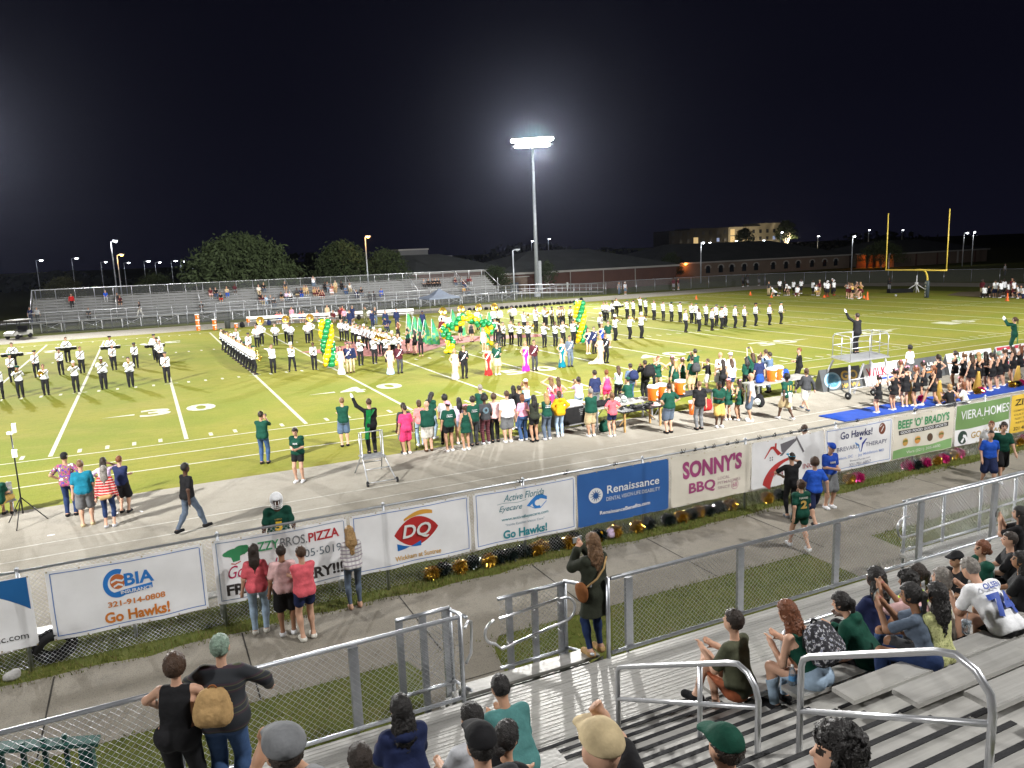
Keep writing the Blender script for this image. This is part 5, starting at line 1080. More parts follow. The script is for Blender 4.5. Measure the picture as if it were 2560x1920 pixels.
PEOPLE = """
-9.29 12.70 0 couple_w 1.68 170 f l long:hbrown - - gown:white -|woman in a white gown arm in arm with a navy blazer, left couple|
-8.80 12.94 0 couple_m 1.80 175 m l short:hdark - suit:navy pants:khaki brown|young man in a navy blazer and khaki trousers beside the white gown|
-8.58 13.09 0 stand 1.76 175 m t short:hdark - suit:navy pants:khaki brown|second man in a navy jacket and khaki trousers behind the left couple|
-6.93 10.77 0 couple_w 1.70 170 f l long:hlight - - gown:lightblue -|woman in a pale blue gown with long hair|
-6.33 10.92 0 couple_m 1.76 180 m t mop:hdark - suit:burgundy pants:charcoal black|person in a dark purple suit with a white sash beside the pale blue gown|
-4.57 6.68 0 couple_w 1.70 165 f l long:hblonde - - gown:sequin -|woman in a silver sequin gown left of a black suit|
-4.00 6.79 0 couple_m 1.82 175 m l short:hdark - suit:black pants:black black|man in a black suit with a white sash beside the silver gown|
-2.57 6.80 0 couple_w 1.68 165 f l long:hblonde - - gown:red -|woman in a bright red gown|
-2.08 6.70 0 couple_m 1.82 175 m l short:hdark - jersey:green shorts:khaki white|football player in a green jersey and khaki shorts beside the red gown|
-0.28 6.78 0 couple_w 1.72 165 f l longw:hblonde - - gown:magenta -|woman in a hot pink gown standing on the 50 yard numeral|
0.19 6.65 0 couple_m 1.78 175 m t short:hdark - suit:burgundy pants:charcoal black|man in a burgundy shirt and grey trousers beside the hot pink gown|
1.97 6.65 0 couple_w 1.68 170 f l long:hblonde - - gown:tealgown -|woman in a dark teal gown|
2.49 6.66 0 couple_m 1.82 180 m t short:hdark - suit:slate pants:slate black|man in a slate grey suit beside the teal gown|
6.08 10.60 0 couple_w 1.70 180 f l longw:hdark - - mini:navy white|woman in a short navy dress near the right balloon column|
6.49 10.53 0 couple_m 1.74 180 m l short:hdark - suit:navy pants:black black|young man in a navy shirt with a sash beside the short navy dress|
4.34 6.37 0 couple_w 1.70 175 f l long:hblonde - - train:lace -|woman in a cream gown with a long train|
4.83 6.54 0 couple_m 1.80 180 m t short:hdark - suit:black pants:black black|man in a black suit beside the cream gown with a train|
8.28 12.44 0 couple_w 1.68 175 f l long:hlight - - mini:royal -|woman in a royal blue dress behind the cream gown|
8.66 12.24 0 couple_m 1.84 180 m l short:hdark - jersey:green shorts:khaki white|football player in a green jersey behind the black suit of the cream gown couple|
-2.91 19.85 0 flag 1.68 20 f t pony:hdark - tank:green short:black black|flag dancer in a green top left of the flags|flag dancers
-2.92 18.30 0 flag 1.68 20 f l long:hdark - tank:black short:black black|flag dancer in black, second from the left|flag dancers
-2.94 17.04 0 flag 1.68 -20 f t long:hdark - tank:black leggings:black -|flag dancer in black with laced legs, holding the rightmost flag|flag dancers
-2.07 24.80 0 flag 1.66 20 f l long:hred - tank:black short:black black|flag dancer behind the massed band|flag dancers
2.62 23.78 0 flag 1.66 0 f l pony:hdark - tank:black short:black black|flag dancer seen through the balloon arch, left one|flag dancers
2.89 22.31 0 stand 1.68 180 f t long:hdark - tank:charcoal short:black black|dancer in a dark top seen through the balloon arch, right one|flag dancers
2.98 17.35 0 flag 1.66 20 f l long:hdark - tank:black leggings:charcoal black|flag dancer right of the balloon arch with raised arms|flag dancers
1.33 16.41 0 stand 1.66 180 f l long:hblonde - tank:white short:white white|pale-dressed dancer behind the right foot of the balloon arch|flag dancers
0.71 37.59 0 stand 1.80 180 m t short:hdark - suit:navy pants:navy black|cadet in dark uniform standing far left of the flags|cadets standing behind the flags
2.20 38.98 0 stand 1.80 180 m t short:hdark - suit:navy pants:navy black|cadet in dark uniform, second from the left behind the flags|cadets standing behind the flags
2.92 33.57 0 stand 1.80 180 m d short:hdark cap:navy suit:navy pants:navy black|cadet in a dark uniform between the two right flags|cadets standing behind the flags
1.88 25.89 0 stand 1.72 0 m t short:hblack - long:maroon jeans:denim black|person in maroon and jeans standing left of the balloon arch|
0.35 35.57 0 bend 1.76 120 m t short:hdark cap:green suit:navy pants:navy black|person in dark clothes bending by the massed band|
-0.30 49.99 0 stand 1.72 180 f l long:hdark - tee:red pants:black black|person in a red shirt on the far sideline|people on the far sideline
-1.04 46.29 0 stand 1.70 180 f l long:hbrown - tee:pink pants:charcoal black|person in a pink top below the red shirt on the far sideline|people on the far sideline
-0.92 48.46 0 stand 1.72 180 m t short:hdark - tee:maroon shorts:black black|person in maroon left of the pink top on the far sideline|people on the far sideline
-1.52 49.13 0 sit 1.76 180 m t bald - tee:maroon shorts:gray black|heavy man in maroon sitting on the far bench|people on the far sideline
0.22 47.90 0 stand 1.80 160 m t short:hgray - tee:navy shorts:navy white|man in navy looking across the far sideline|people on the far sideline
0.87 45.38 0 phone 1.78 180 m t short:hdark - suit:camo pants:camo black|man in camouflage uniform on the far sideline|people on the far sideline
1.31 43.17 0 cross 1.80 180 m l short:hgray - long:charcoal jeans:slate black|white-haired man in a dark shirt and jeans on the far sideline|people on the far sideline
-1.55 41.95 0 stand 1.76 150 m t short:hdark - suit:navy pants:navy black|person in navy beside the back snare drummer|people on the far sideline
0.24 40.49 0 stand 1.72 200 f l short:hdark beret:navy suit:navy pants:navy black|person in a navy cap at the back of the massed diagonal|people on the far sideline
-6.44 54.13 0 sit 1.70 180 f l long:hbrown - tee:coral shorts:navy white|person in coral sitting on the far bench, left one|people on the far bench
-6.11 53.94 0 sit 1.70 180 f t long:hdark - tee:salmon shorts:royal white|person in salmon sitting on the far bench, second|people on the far bench
-4.94 53.75 0 stand 1.72 180 f l long:hlight - tee:pink shorts:black white|person in pink standing by the middle sousaphone on the far side|people on the far bench
-4.15 53.24 0 sit 1.68 180 f l long:hbrown - tee:coral shorts:royal white|person in coral sitting by a white frame sign on the far bench|people on the far bench
-3.90 52.95 0 sit 1.68 180 f l long:hbrown - tank:pink shorts:navy white|person in a pink tank top sitting right of the white frame sign|people on the far bench
-2.51 52.51 0 sit 1.68 180 f l long:hblonde - tee:pink shorts:black white|person in pink sitting behind the left balloon column|people on the far bench
-1.27 53.04 0 stand 1.72 180 m l short:hlight - tee:khaki shorts:tan white|person in khaki on the far bench right of the column|people on the far bench
-16.14 -5.36 0 phone 1.80 -25 m t short:hdark - polo:green jeans:denim black|man in a dark green polo and jeans filming with a phone by the sideline|
-15.50 -8.15 0 low 1.74 150 f l lowbun:hdark - jersey:green short:black white|young woman in a dark green jersey and black shorts looking at her phone|
-13.25 -4.56 0 cross 1.80 -5 m l short:hlight - polo:green shorts:bluegray black|man in a dark green polo and blue-grey shorts on the sideline grass|
-11.67 -6.73 0 stand 1.78 0 m d short:hdark - tee:charcoal shorts:gray black|young man in a dark grey shirt behind the hot pink shirt|
-11.66 -6.86 0 stand 1.72 5 m t buzz:hdark - tee:hotpink shorts:hotpink white|person in a hot pink shirt and pink shorts with a crutch|
-10.90 -6.93 0 cross 1.78 0 m1.35 l bald - tee:green shorts:offwhite brown|bald heavy man in a green t-shirt and pale shorts|
-10.88 -6.03 0 stand 1.66 0 f l bob:hbrown - tee:salmon jeans:lightdenim white|woman in a salmon t-shirt and light jeans behind the bald man|
-10.19 -5.28 0 low 1.76 -60 f l long:hblack - jersey:green jeans:lightdenim white|woman with very long black hair in a green jersey and light jeans|
-10.02 -6.32 0 walk 1.80 -30 m l curly:hblack - tee:lightgray pants:black black|curly-haired young man in a grey t-shirt striding in black trousers|
-10.30 -7.37 0 stand 1.78 0 m t short:hdark capback:pink tee:green short:black white|young man in a pink cap and green t-shirt with white back lettering|
-9.58 -6.56 0 stand 1.68 0 f l longw:hblack - tee:lilac short:lightdenim white|woman with long black hair in lilac behind the cheerleader|
-9.75 -7.52 0 stand 1.62 0 f t pony:hbrown bow:pink tank:green skirt:green white|cheerleader in a green and white uniform with a pink bow in the crowd's front row|
-9.28 -7.12 0 stand 1.78 0 m l mop:hdark - tee:green pants:charcoal black|mop-haired young man in a green t-shirt with white back lettering|
-8.85 -7.14 0 stand 1.78 -5 m d afro:hblack - tee:charcoal pants:maroonplaid white|young man with an afro, dark t-shirt with a round print and maroon plaid trousers|
-8.46 -7.08 0 stand 1.78 -10 m l mop:hbrown - tee:palepink pants:black black|young man in a pale pink t-shirt and black trousers|
-8.09 -7.38 0 stand 1.88 -5 m1.2 l short:hbrown - tee:white shorts:gray white|big young man in a white t-shirt and grey shorts|
-8.22 -5.33 0 cross 1.82 0 m l short:hgray - long:green pants:charcoal black|grey-haired man in a green jacket with white shoulder stripes|
-7.03 -5.70 0 stand 1.70 0 f l long:hblack - tee:black jeans:denim white|woman with black hair in a black top behind the pink t-shirts|
-6.89 -5.91 0 phone 1.72 10 m l short:hdark - tee:black jeans:denim black|person in black holding up a phone beside the black-haired woman|
-7.51 -7.43 0 stand 1.68 0 f l bob:hred - tee:pink flare:denim white|person in a pink t-shirt and flared jeans|
-7.26 -7.83 0 cross 1.70 0 f t longw:hblack - tee:darkolive short:black black|woman with long wavy black hair and a dark green t-shirt over black shorts|
-6.75 -7.81 0 cross 1.72 0 f l long:hblonde - tee:green pants:slate white|fair-haired woman in a green t-shirt with white back lettering and slate trousers|
-6.16 -7.68 0 hips 1.70 0 f l bob:hbrown - hoodie:yellow jeans:lightdenim white|person in a mustard yellow hoodie and light jeans, hands on hips|
-5.92 -4.54 0 phone 1.68 5 f t pony:hred cap:white strapless:bluestripe capri:denim white|woman in a white cap and a backless blue striped top|
-4.90 -4.74 0 shade 1.70 0 f l long:hlight - tank:white gown:hotpink -|woman in a white and pink dress shading her eyes|
-4.64 -4.87 0 hips 1.66 0 f l long:hbrown - tank:coral short:gray white|woman in a coral top with one hand on her hip beside the pink dress|
-4.00 -5.39 0 phone 1.68 0 f t pony:hdark - tee:lilac short:lightdenim white|woman in a lilac t-shirt and denim shorts taking a photo|
-3.14 -5.21 0 stand 1.84 0 m l short:hdark - tee:navy shorts:gray white|man in a navy t-shirt behind the green polo|
-5.21 -8.29 0 cross 1.78 0 m1.2 t short:hgray - polo:green shorts:khaki white|grey-haired man in a green polo and khaki shorts by the black case|
-2.14 -4.52 0 stand 1.66 0 f t bun:hred - tank:hotpink short:hotpink white|woman in hot pink tank top and shorts behind the table|
-1.28 -4.10 0 cross 1.70 0 f l long:hbrown - long:mint pants:black black|woman in a mint sweater and black trousers behind the table|
-0.73 -4.20 0 stand 1.76 -5 m t short:hdark - tee:bluegray jeans:denim black|man with a dark backpack behind the helmets on the table|
-4.60 -8.72 0 hips 1.62 0 f l pony:hlight - tee:coral short:navy white|girl in a coral red t-shirt and navy shorts, hands on hips, by the table|
0.13 -4.05 0 phone 1.80 5 m t short:hdark - suit:black pants:black black|photographer in black with a big black backpack behind the coolers|
1.92 -2.27 0 stand 1.56 180 f l short:hblonde - tee:green pants:black black|fair-haired child in green behind the photographer|
2.05 -2.36 0 face 1.62 170 f l long:hred - tank:green skirt:green white|cheerleader facing the stand by the photographer|cheerleaders behind the tables
2.56 -2.76 0 face 1.62 0 f l long:hbrown bow:pink tank:green skirt:green white|cheerleader in a pink bow left of the tall green jacket|cheerleaders behind the tables
1.98 -3.76 0 stand 1.62 0 f l longw:hblonde bow:pink tank:green skirt:green white|blonde cheerleader with a pink bow behind the orange cooler|cheerleaders behind the tables
2.56 -3.50 0 stand 1.62 10 f l pony:hbrown bow:pink tank:green skirt:green white|cheerleader with a pink bow next to the backpack man|cheerleaders behind the tables
3.57 -3.16 0 phone 1.90 0 m l short:hdark - long:green pants:charcoal black|tall man in a green jacket seen from behind on the sideline|
2.56 -4.20 0 stand 1.76 0 m t short:hdark - tee:green shorts:khaki black|man in green with a dark backpack below the tall green jacket|
3.65 -3.97 0 phone 1.52 30 m l short:hbrown - tee:black shorts:offwhite white|boy in a black t-shirt and white shorts holding a camera|
3.90 -4.52 0 stand 1.86 0 m1.3 t bald - polo:white shorts:gray white|bald man in a white polo in the sideline crowd|
4.63 -4.36 0 stand 1.76 0 m l short:hgray cap:white tee:offwhite pants:khaki white|person in a white cap behind the white polo|
3.35 -5.32 0 phone 1.66 0 f t long:hdark - tank:black pants:black black|woman with dark hair taking a picture in front of the white polo|
3.73 -5.44 0 stand 1.66 0 f l long:hbrown - tee:white short:denim white|woman with brown hair in a white t-shirt in the sideline crowd|
4.43 -5.63 0 low 1.70 -20 f t longw:hblack - long:green pants:black black|woman with long black hair in green left of the navy shirt|
4.66 -6.14 0 stand 1.80 -10 m l short:hbrown - tee:navy pants:charcoal black|man in a navy shirt left of the grey suit|
5.58 -5.81 0 phone 1.84 20 m t short:hdark - suit:bluegray pants:slate black|man in a blue-grey suit filming the ceremony|
5.39 -4.95 0 armup 1.72 0 f l long:hbrown - tee:green pants:black black|person in green holding a phone overhead with both arms|
6.24 -4.87 0 phone 1.80 0 m l short:hbrown - tee:white pants:khaki white|person in a white shirt behind the grey suit|
7.72 -5.45 0 cross 1.80 60 m l short:hred - long:black pants:black black|person in a black shirt with a white stripe standing apart on the sideline|
-2.67 -9.46 0 hips 1.84 0 m1.15 l short:hdark - tee:green shorts:slate black|man in a dark green t-shirt and slate shorts leaning on the table, hands on hips|
-1.46 -9.65 0 stand 1.82 -10 m l buzz:hlight - jersey:black pants:gray black|man in a black jersey with white sleeve stripes and grey trousers|
-0.62 -9.70 0 low 1.74 160 m d short:hblack - jersey:green shorts:gold white|football player in a green jersey and gold pants holding his white helmet|
0.39 -9.04 0 hips 1.62 -10 f l long:hred bow:pink tank:green skirt:green white|cheerleader with a pink bow and green uniform right of the gold pants|
0.72 -9.28 0 hips 1.60 20 f t long:hdark bow:pink tank:green skirt:green white|cheerleader with a pink bow, second right of the gold pants|
0.97 -9.65 0 hang 1.86 40 m t bald - polo:lightgray shorts:slate white|man in a light grey polo and slate shorts turned to the left|
2.12 -10.28 0 walk2 1.80 0 m d curly:hblack - jersey:green shorts:khaki white|football player in green jersey number 11 with a white towel walking away|
3.91 -9.51 0 walk 1.72 -10 f l lowbun:hbrown - jacket:charcoal shorts:offwhite slate|woman in a dark jacket and pale shorts walking away|
-1.42 -5.05 0 sit 1.76 0 m l short:hdark cap:green tee:green shorts:gray black|person in a green cap sitting behind the helmets on the table|
-21.61 -7.94 0 hips 1.80 -10 m t short:hdark capback:black tee:floral jeans:darkdenim black|man in a black cap, floral shirt and jeans in the group on the track|
-21.16 -9.11 0 hang 1.80 0 m1.1 l buzz:hlight - tee:teal shorts:gray khaki|man with a shaved head, teal t-shirt and tattooed arms in the group on the track|
-20.62 -9.57 0 stand 1.66 -10 f l long:hgray - long:redplaid capri:darkdenim lightgray|woman with long fair hair in a red plaid shirt and jeans|
-20.68 -8.30 0 face 1.60 -10 f l long:hdark - tee:lilac shorts:black white|person in lilac half hidden behind the plaid shirt|
-20.29 -8.45 0 cross 1.62 -25 m l short:hred - tee:navy shorts:black black|red-haired boy in a navy t-shirt and black shorts|
-18.75 -11.15 0 walk 1.82 -60 m d short:hblack - polo:black jeans:slate black|man in a black polo and jeans walking along the track|
-23.39 -7.11 0 sit 1.70 -20 m l curly:hbrown - jersey:green shorts:gold black|person in a green jersey sitting on the grey bench at the left edge|
-13.31 -8.57 0.66 cond 1.74 0 m l short:hbrown - suit:black pants:black black|conductor in black with a green sash, white-gloved hand raised on a small stand|
9.69 -6.90 1.5 cond 1.84 0 m t short:hdark - suit:black pants:black black|drum major with a white glove raised on the big silver podium|
16.40 -9.79 1.15 cond2 1.70 35 f l pony:hbrown - suit:green pants:green black|conductor with a ponytail and white gloves at the right edge|
-17.93 -17.59 0 stand 1.70 -10 f l long:hdark - tee:coral jeans:lightdenim offwhite|girl in a coral t-shirt and light jeans watching at the banner fence|
-17.50 -17.92 0 stand 1.72 -8 m m short:hdark - tee:palepink shorts:black white|boy in a pale pink t-shirt and black shorts between the two coral shirts|
-17.21 -18.28 0 cross 1.76 10 m l short:hbrown - tee:coral short:navy offwhite|boy in a big coral t-shirt and short navy shorts|
-16.16 -17.49 0 low 1.66 0 f l longw:hblonde - long:whiteplaid leggings:slate -|woman with long blonde hair, white plaid shirt and grey leggings at the fence|
-14.20 -23.13 1.25 phone 1.72 8 f l longw:hlight - coat:darkolive leggings:darkdenim tan|woman in a long dark olive jacket filming from the stand gate|
-3.62 -16.62 0 stand 1.80 -60 m l short:hbrown - tee:charcoal shorts:black white|young man in a dark grey t-shirt looking to the right at the banner fence|
-5.53 -18.08 0 face 1.64 -20 m l short:hdark visor:cyan tee:black leggings:black gray|person in a blue visor and black t-shirt with orange lettering|
-5.47 -18.73 0 walk 1.66 -20 m l mop:hbrown - tee:blue shorts:navy charcoal|boy in a bright blue t-shirt and navy striped shorts walking|
-6.89 -19.69 0 walk2 1.60 -15 f l bun:hbrown - jersey:green short:green white|girl in a dark green jersey with gold numbers walking by the fence|
-4.23 -18.04 0 low 1.72 170 m l short:hbrown capback:royal tee:royal shorts:gray white|boy in a blue cap and royal blue t-shirt looking at his phone|
1.45 -18.44 0 walk 1.58 120 m l short:hred - tee:white shorts:navy white|red-haired boy in a white t-shirt holding a football|
0.51 -19.03 0 walk2 1.56 140 m l short:hdark - tee:blue shorts:navy white|boy in a blue t-shirt walking towards the stand|
1.20 -18.92 0 walk 1.66 140 m l mop:hdark - tee:green shorts:black white|boy with glasses in a dark green t-shirt walking|
5.71 -11.36 0 cross 1.50 10 f l pony:hdark bow:pink tank:black skirt:black white|small cheerleader at the left end of the blue mat|cheerleaders on the blue mat
6.60 -11.35 0 face 1.66 5 f t pony:hdark bow:pink tank:black skirt:black white|cheerleader in black seen from behind, second on the blue mat|cheerleaders on the blue mat
7.42 -11.21 0 face 1.66 -20 f l bun:hdark bow:pink tank:black skirt:black white|fair-skinned cheerleader with glasses, third on the blue mat|cheerleaders on the blue mat
7.85 -11.36 0 low 1.64 20 f t pony:hred bow:pink tank:black skirt:black white|cheerleader by the tall gold megaphone on the mat|cheerleaders on the blue mat
9.09 -10.76 0 low 1.64 30 f t pony:hdark bow:pink tank:black skirt:black white|cheerleader bending over behind the walking one|cheerleaders on the blue mat
8.26 -11.75 0 walk 1.66 60 f t pony:hred - tank:black skirt:black white|cheerleader walking left with both hands together|cheerleaders on the blue mat
11.00 -9.98 0 hips 1.66 -10 f l pony:hdark - tank:black skirt:black white|cheerleader with hands on hips by the black board|cheerleaders on the blue mat
8.81 -9.94 0 low 1.62 20 f l bun:hred bow:pink tank:black skirt:black white|red-haired cheerleader under the podium|cheerleaders on the blue mat
12.27 -7.67 0 stand 1.74 0 m m curly:hblack - tee:white shorts:gray white|young man in a white t-shirt beyond the cheerleaders|
8.83 -12.16 0 sitf 1.74 -10 f l bob:hblonde - tee:black pants:black black|blonde person in black sitting on the blue mat|
9.74 -12.13 0 sitf 1.72 30 f l long:hred - tee:offwhite pants:black black|red-haired person in white sitting on the blue mat|
11.43 -10.65 0 sitf 1.40 170 f l bob:hred bow:pink tank:black skirt:black white|small girl sitting between the two adults on the mat|
12.60 -9.65 0 cross 1.64 20 f t pony:hdark - tank:black skirt:black white|cheerleader at the left end of the far cheer row|cheerleaders in the far row
12.39 -10.19 0 cross 1.64 0 f l pony:hlight bow:white tank:black skirt:black white|cheerleader second from the left in the far cheer row|cheerleaders in the far row
12.02 -10.77 0 stand 1.70 0 f l longw:hbrown bow:white tank:black skirt:black white|cheerleader third in the far row, seen squarely from behind|cheerleaders in the far row
12.70 -10.61 0 cross 1.66 -20 f l long:hblonde - tank:black skirt:black white|blonde cheerleader with crossed arms in the far row|cheerleaders in the far row
12.92 -10.78 0 hips 1.68 -20 f l longw:hdark - tank:black skirt:black white|dark-haired cheerleader in the middle of the far row|cheerleaders in the far row
12.91 -11.11 0 low 1.68 10 f l pony:hdark - tank:black skirt:black white|cheerleader sixth in the far row|cheerleaders in the far row
13.60 -10.96 0 low 1.66 10 f l bun:hgreen - tank:black skirt:black white|cheerleader with greenish hair in the far row|cheerleaders in the far row
14.41 -10.70 0 low 1.68 10 f l pony:hbrown bow:white tank:black skirt:black white|cheerleader eighth in the far row|cheerleaders in the far row
15.46 -10.40 0 low 1.68 10 f l long:hbrown bow:white tank:black skirt:black white|cheerleader ninth in the far row|cheerleaders in the far row
16.09 -10.32 0 cross 1.68 0 f l long:hred bow:white tank:black skirt:black white|cheerleader at the right end of the far row|cheerleaders in the far row
50.85 41.36 0 stand 1.80 90 m t short:hdark cap:black polo:charcoal pants:khaki black|coach in dark shirt at the left of the first huddle|visiting players near the end zone
50.83 40.18 0 crouch 1.80 60 m l short:hdark helmet:white jersey:white shorts:black white|player bent down on all fours at the left of the first huddle|visiting players near the end zone
54.47 43.28 0 stand 1.84 170 m d short:hdark - jersey:white shorts:black white|player standing behind the crouching one in the first huddle|visiting players near the end zone
52.01 39.85 0 stand 1.78 120 m d short:hdark helmet:black jersey:black shorts:black white|player in a dark helmet in the first huddle|visiting players near the end zone
52.22 39.48 0 bend 1.82 100 m l short:hdark helmet:white jersey:white shorts:black white|player bending over in the first huddle|visiting players near the end zone
53.88 40.33 0 stand 1.84 -90 m d short:hdark - jersey:white shorts:black white|tall player in the middle of the first huddle|visiting players near the end zone
51.84 37.74 0 kneel 1.80 -60 m l short:hdark - jersey:white shorts:maroon white|kneeling player in the first huddle|visiting players near the end zone
55.47 40.63 0 stand 1.84 100 m d short:hdark - jersey:white shorts:black white|player standing at the right of the first huddle|visiting players near the end zone
53.91 37.28 0 stand 1.84 -100 m d short:hdark - jersey:white shorts:black white|player at the left of the second huddle|visiting players near the end zone
53.56 36.44 0 sit 1.80 160 m l short:hdark - jersey:white shorts:gold white|player sitting low in the second huddle|visiting players near the end zone
54.28 36.62 0 stand 1.84 180 m l short:hlight cap:khaki polo:maroon pants:khaki black|coach in maroon and khaki in the second huddle|visiting players near the end zone
53.89 35.38 0 stand 1.86 180 m d short:hdark helmet:black jersey:white shorts:black red|player with red socks in the second huddle, left of two|visiting players near the end zone
52.97 34.21 0 stand 1.86 170 m d short:hdark helmet:white jersey:white shorts:black red|player with red socks in the second huddle, right of two|visiting players near the end zone
55.00 35.12 0 stand 1.84 180 m d short:hdark helmet:white jersey:white shorts:black red|lone player holding a helmet at the right of the second huddle|visiting players near the end zone
57.04 37.23 0 stand 1.86 180 m l short:hdark cap:white polo:black pants:black black|coach in black with a white cap behind the lone player|visiting players near the end zone
52.40 30.83 0 hug 1.82 -60 f l pony:hbrown - tank:lightgray skirt:maroon white|visiting cheerleader with a striped top at the left of the far cheer huddle|visiting cheerleaders near the end zone
51.46 29.71 0 hug 1.80 -40 f l long:hlight - tank:maroon skirt:maroon white|visiting cheerleader second in the far cheer huddle|visiting cheerleaders near the end zone
51.37 29.25 0 hug 1.78 0 f l pony:hblonde - tank:gold skirt:black white|visiting cheerleader in gold in the far cheer huddle|visiting cheerleaders near the end zone
53.84 30.98 0 hug 1.80 180 f l bun:hgray - tank:maroon skirt:maroon white|visiting cheerleader facing the camera in the far cheer huddle|visiting cheerleaders near the end zone
52.22 29.08 0 bend 1.80 60 f l long:hblonde - tank:maroon skirt:maroon white|visiting cheerleader bending at the right of the far cheer huddle|visiting cheerleaders near the end zone
53.80 30.20 0 hug 1.76 90 f l long:hblonde - tank:gold skirt:maroon white|visiting cheerleader at the right edge of the far cheer huddle|visiting cheerleaders near the end zone
62.09 33.21 0 cross 1.80 160 m d short:hdark - polo:black pants:gray black|person in black standing alone left of the goalpost|visiting players near the end zone
60.59 20.73 0 stand 1.86 -90 m d short:hdark - tee:maroon shorts:khaki white|coach in maroon left of the huddle right of the goalpost|players in the right huddle
59.74 19.89 0 kneel 1.78 -60 m d short:hdark - jersey:white shorts:black white|kneeling player at the left of the right huddle|players in the right huddle
60.32 19.86 0 kneel 1.78 -60 m t short:hdark - jersey:black shorts:black white|dark kneeling player in the right huddle|players in the right huddle
60.06 19.00 0 stand 1.86 -30 m t short:hdark - jersey:white shorts:navy white|player with navy shorts in the right huddle|players in the right huddle
59.99 18.39 0 stand 1.82 0 m d short:hdark - jersey:white shorts:black white|player with black shorts in the right huddle|players in the right huddle
62.24 19.47 0 stand 1.84 -10 m d short:hdark - jersey:white shorts:black white|player in the middle of the right huddle|players in the right huddle
60.81 18.13 0 stand 1.66 0 m d short:hdark - jersey:white shorts:maroon white|shorter player behind the orange cone|players in the right huddle
62.74 19.01 0 stand 1.96 180 m t bald cap:black polo:maroon pants:black black|tall person in a dark cap in the right huddle|players in the right huddle
61.05 17.73 0 stand 1.84 0 m t short:hdark - jersey:white shorts:maroon white|big player right of the orange cone|players in the right huddle
61.27 17.37 0 kneel 1.84 30 m l short:hdark - jersey:white shorts:navy white|kneeling player at the right of the right huddle|players in the right huddle
60.26 16.37 0 kneel 1.84 60 m l short:hdark - jersey:white shorts:navy white|kneeling player at the right edge of the photo|players in the right huddle
42.06 61.48 0 stand 1.80 180 m t short:hdark cap:gray polo:gray pants:slate black|person in grey outside the far fence, left of two|people outside the far fence
42.53 60.64 0 stand 1.80 180 m t short:hgray cap:white polo:lightgray shorts:slate white|person in pale grey with a white cap outside the far fence|people outside the far fence
52.52 62.67 0 stand 1.80 160 m d short:hdark - tee:burgundy shorts:gray white|person in dark red outside the far fence, left of two|people outside the far fence
53.61 62.97 0 stand 1.76 200 m t short:hdark - tee:burgundy shorts:gray white|person in dark red outside the far fence, right of two|people outside the far fence
62.85 59.28 0 stand 1.80 180 m d short:hdark - tee:charcoal shorts:black white|dark figure outside the far fence, leftmost of four|people outside the far fence
64.46 60.01 0 stand 1.76 180 f d short:hdark - tee:charcoal shorts:gray white|dark figure outside the far fence, second of four|people outside the far fence
66.50 59.81 0 stand 1.80 180 m d short:hdark - tee:black shorts:gray white|dark figure outside the far fence, third of four|people outside the far fence
67.33 59.41 0 stand 1.78 180 m d short:hdark - tee:black pants:black black|dark figure outside the far fence by a post|people outside the far fence
101.41 44.01 0 stand 1.80 180 m l short:hgray - tee:lightgray pants:charcoal black|person in pale grey outside the fence at the far right|people outside the far fence
-14.01 -25.69 1.55 sitx 1.79 15 f l short:hdark - tee:olive shorts:rust black|person in an olive t-shirt and rust shorts sitting sideways on the bench end|
-13.57 -26.30 1.86 sitl 1.69 10 f l longw:hred - tank:green jeans:lightdenim black|woman in a green tank top and light jeans leaning forward with a patterned backpack|
-12.79 -26.30 1.86 sitl 1.59 20 f l pony:hblack - hoodie:green pants:black black|person with black hair in a dark green hoodie leaning on the rail|
-12.73 -26.91 2.17 sitp 1.59 22 f m pony:hblack - crop:slate jeans:darkdenim white|woman in a slate blue cropped t-shirt and ripped jeans looking at her phone|
-12.61 -26.91 2.17 sit 1.57 0 f m longw:hblack - tee:dotlemon pants:charcoal black|woman with long black hair in a pale yellow spotted top|
-11.56 -26.91 2.17 sitll 1.64 -5 m l short:hgray - jersey:white pants:black black|man in a white football jersey with big blue number 74|
-11.93 -25.69 1.55 sit 1.80 0 f d longw:hblack - tee:navy pants:black black|person with long black braids in the front row|
-11.97 -26.30 1.86 sitp 1.62 10 m m curly:hblack - tee:palepink jeans:denim white|curly-haired person in a pale pink top behind the braids|
-11.22 -25.69 1.55 sit 1.67 60 f m pony:hdark - tee:neon pants:black black|person in neon yellow looking up to the left|
-11.65 -26.30 1.86 sit 1.60 10 f l bob:hgray - tee:offwhite pants:black black|person with short grey-blond hair in front of the white jersey|
-9.61 -25.08 1.25 sit 1.56 80 f t short:hblack cap:black tee:black pants:black black|person in a black headscarf and glasses turned left|
-9.05 -25.08 1.25 sit 1.60 60 f l lowbun:hred - jersey:green pants:black black|red-haired woman in a green jersey with the number 51|
-8.43 -25.08 1.25 sit 1.60 40 m l short:hdark - tee:black pants:black black|boy with short dark hair in a black t-shirt at the right edge|
-7.99 -24.90 1.25 phone 1.47 20 f l long:hblack - tee:black pants:black black|person in black holding a phone up at the right edge|
-10.25 -26.30 1.86 sit 1.47 30 f m longw:hblack - tee:black jeans:denim black|person in black and jeans cut by the right edge|
-17.47 -25.08 1.25 sit 1.85 0 f l longw:hblack - hoodie:navy pants:black black|person with long curly black hair in a navy hoodie at the bottom|
-17.23 -26.30 1.86 sit 1.74 10 m t short:hblack - tee:lightgray jeans:denim black|man in a light grey t-shirt between the navy hoodie and the teal jacket|
-16.59 -25.69 1.55 sitl 1.72 0 m t short:hblack - jacket:seafoam pants:black black|man in a seafoam green jacket with short black hair|
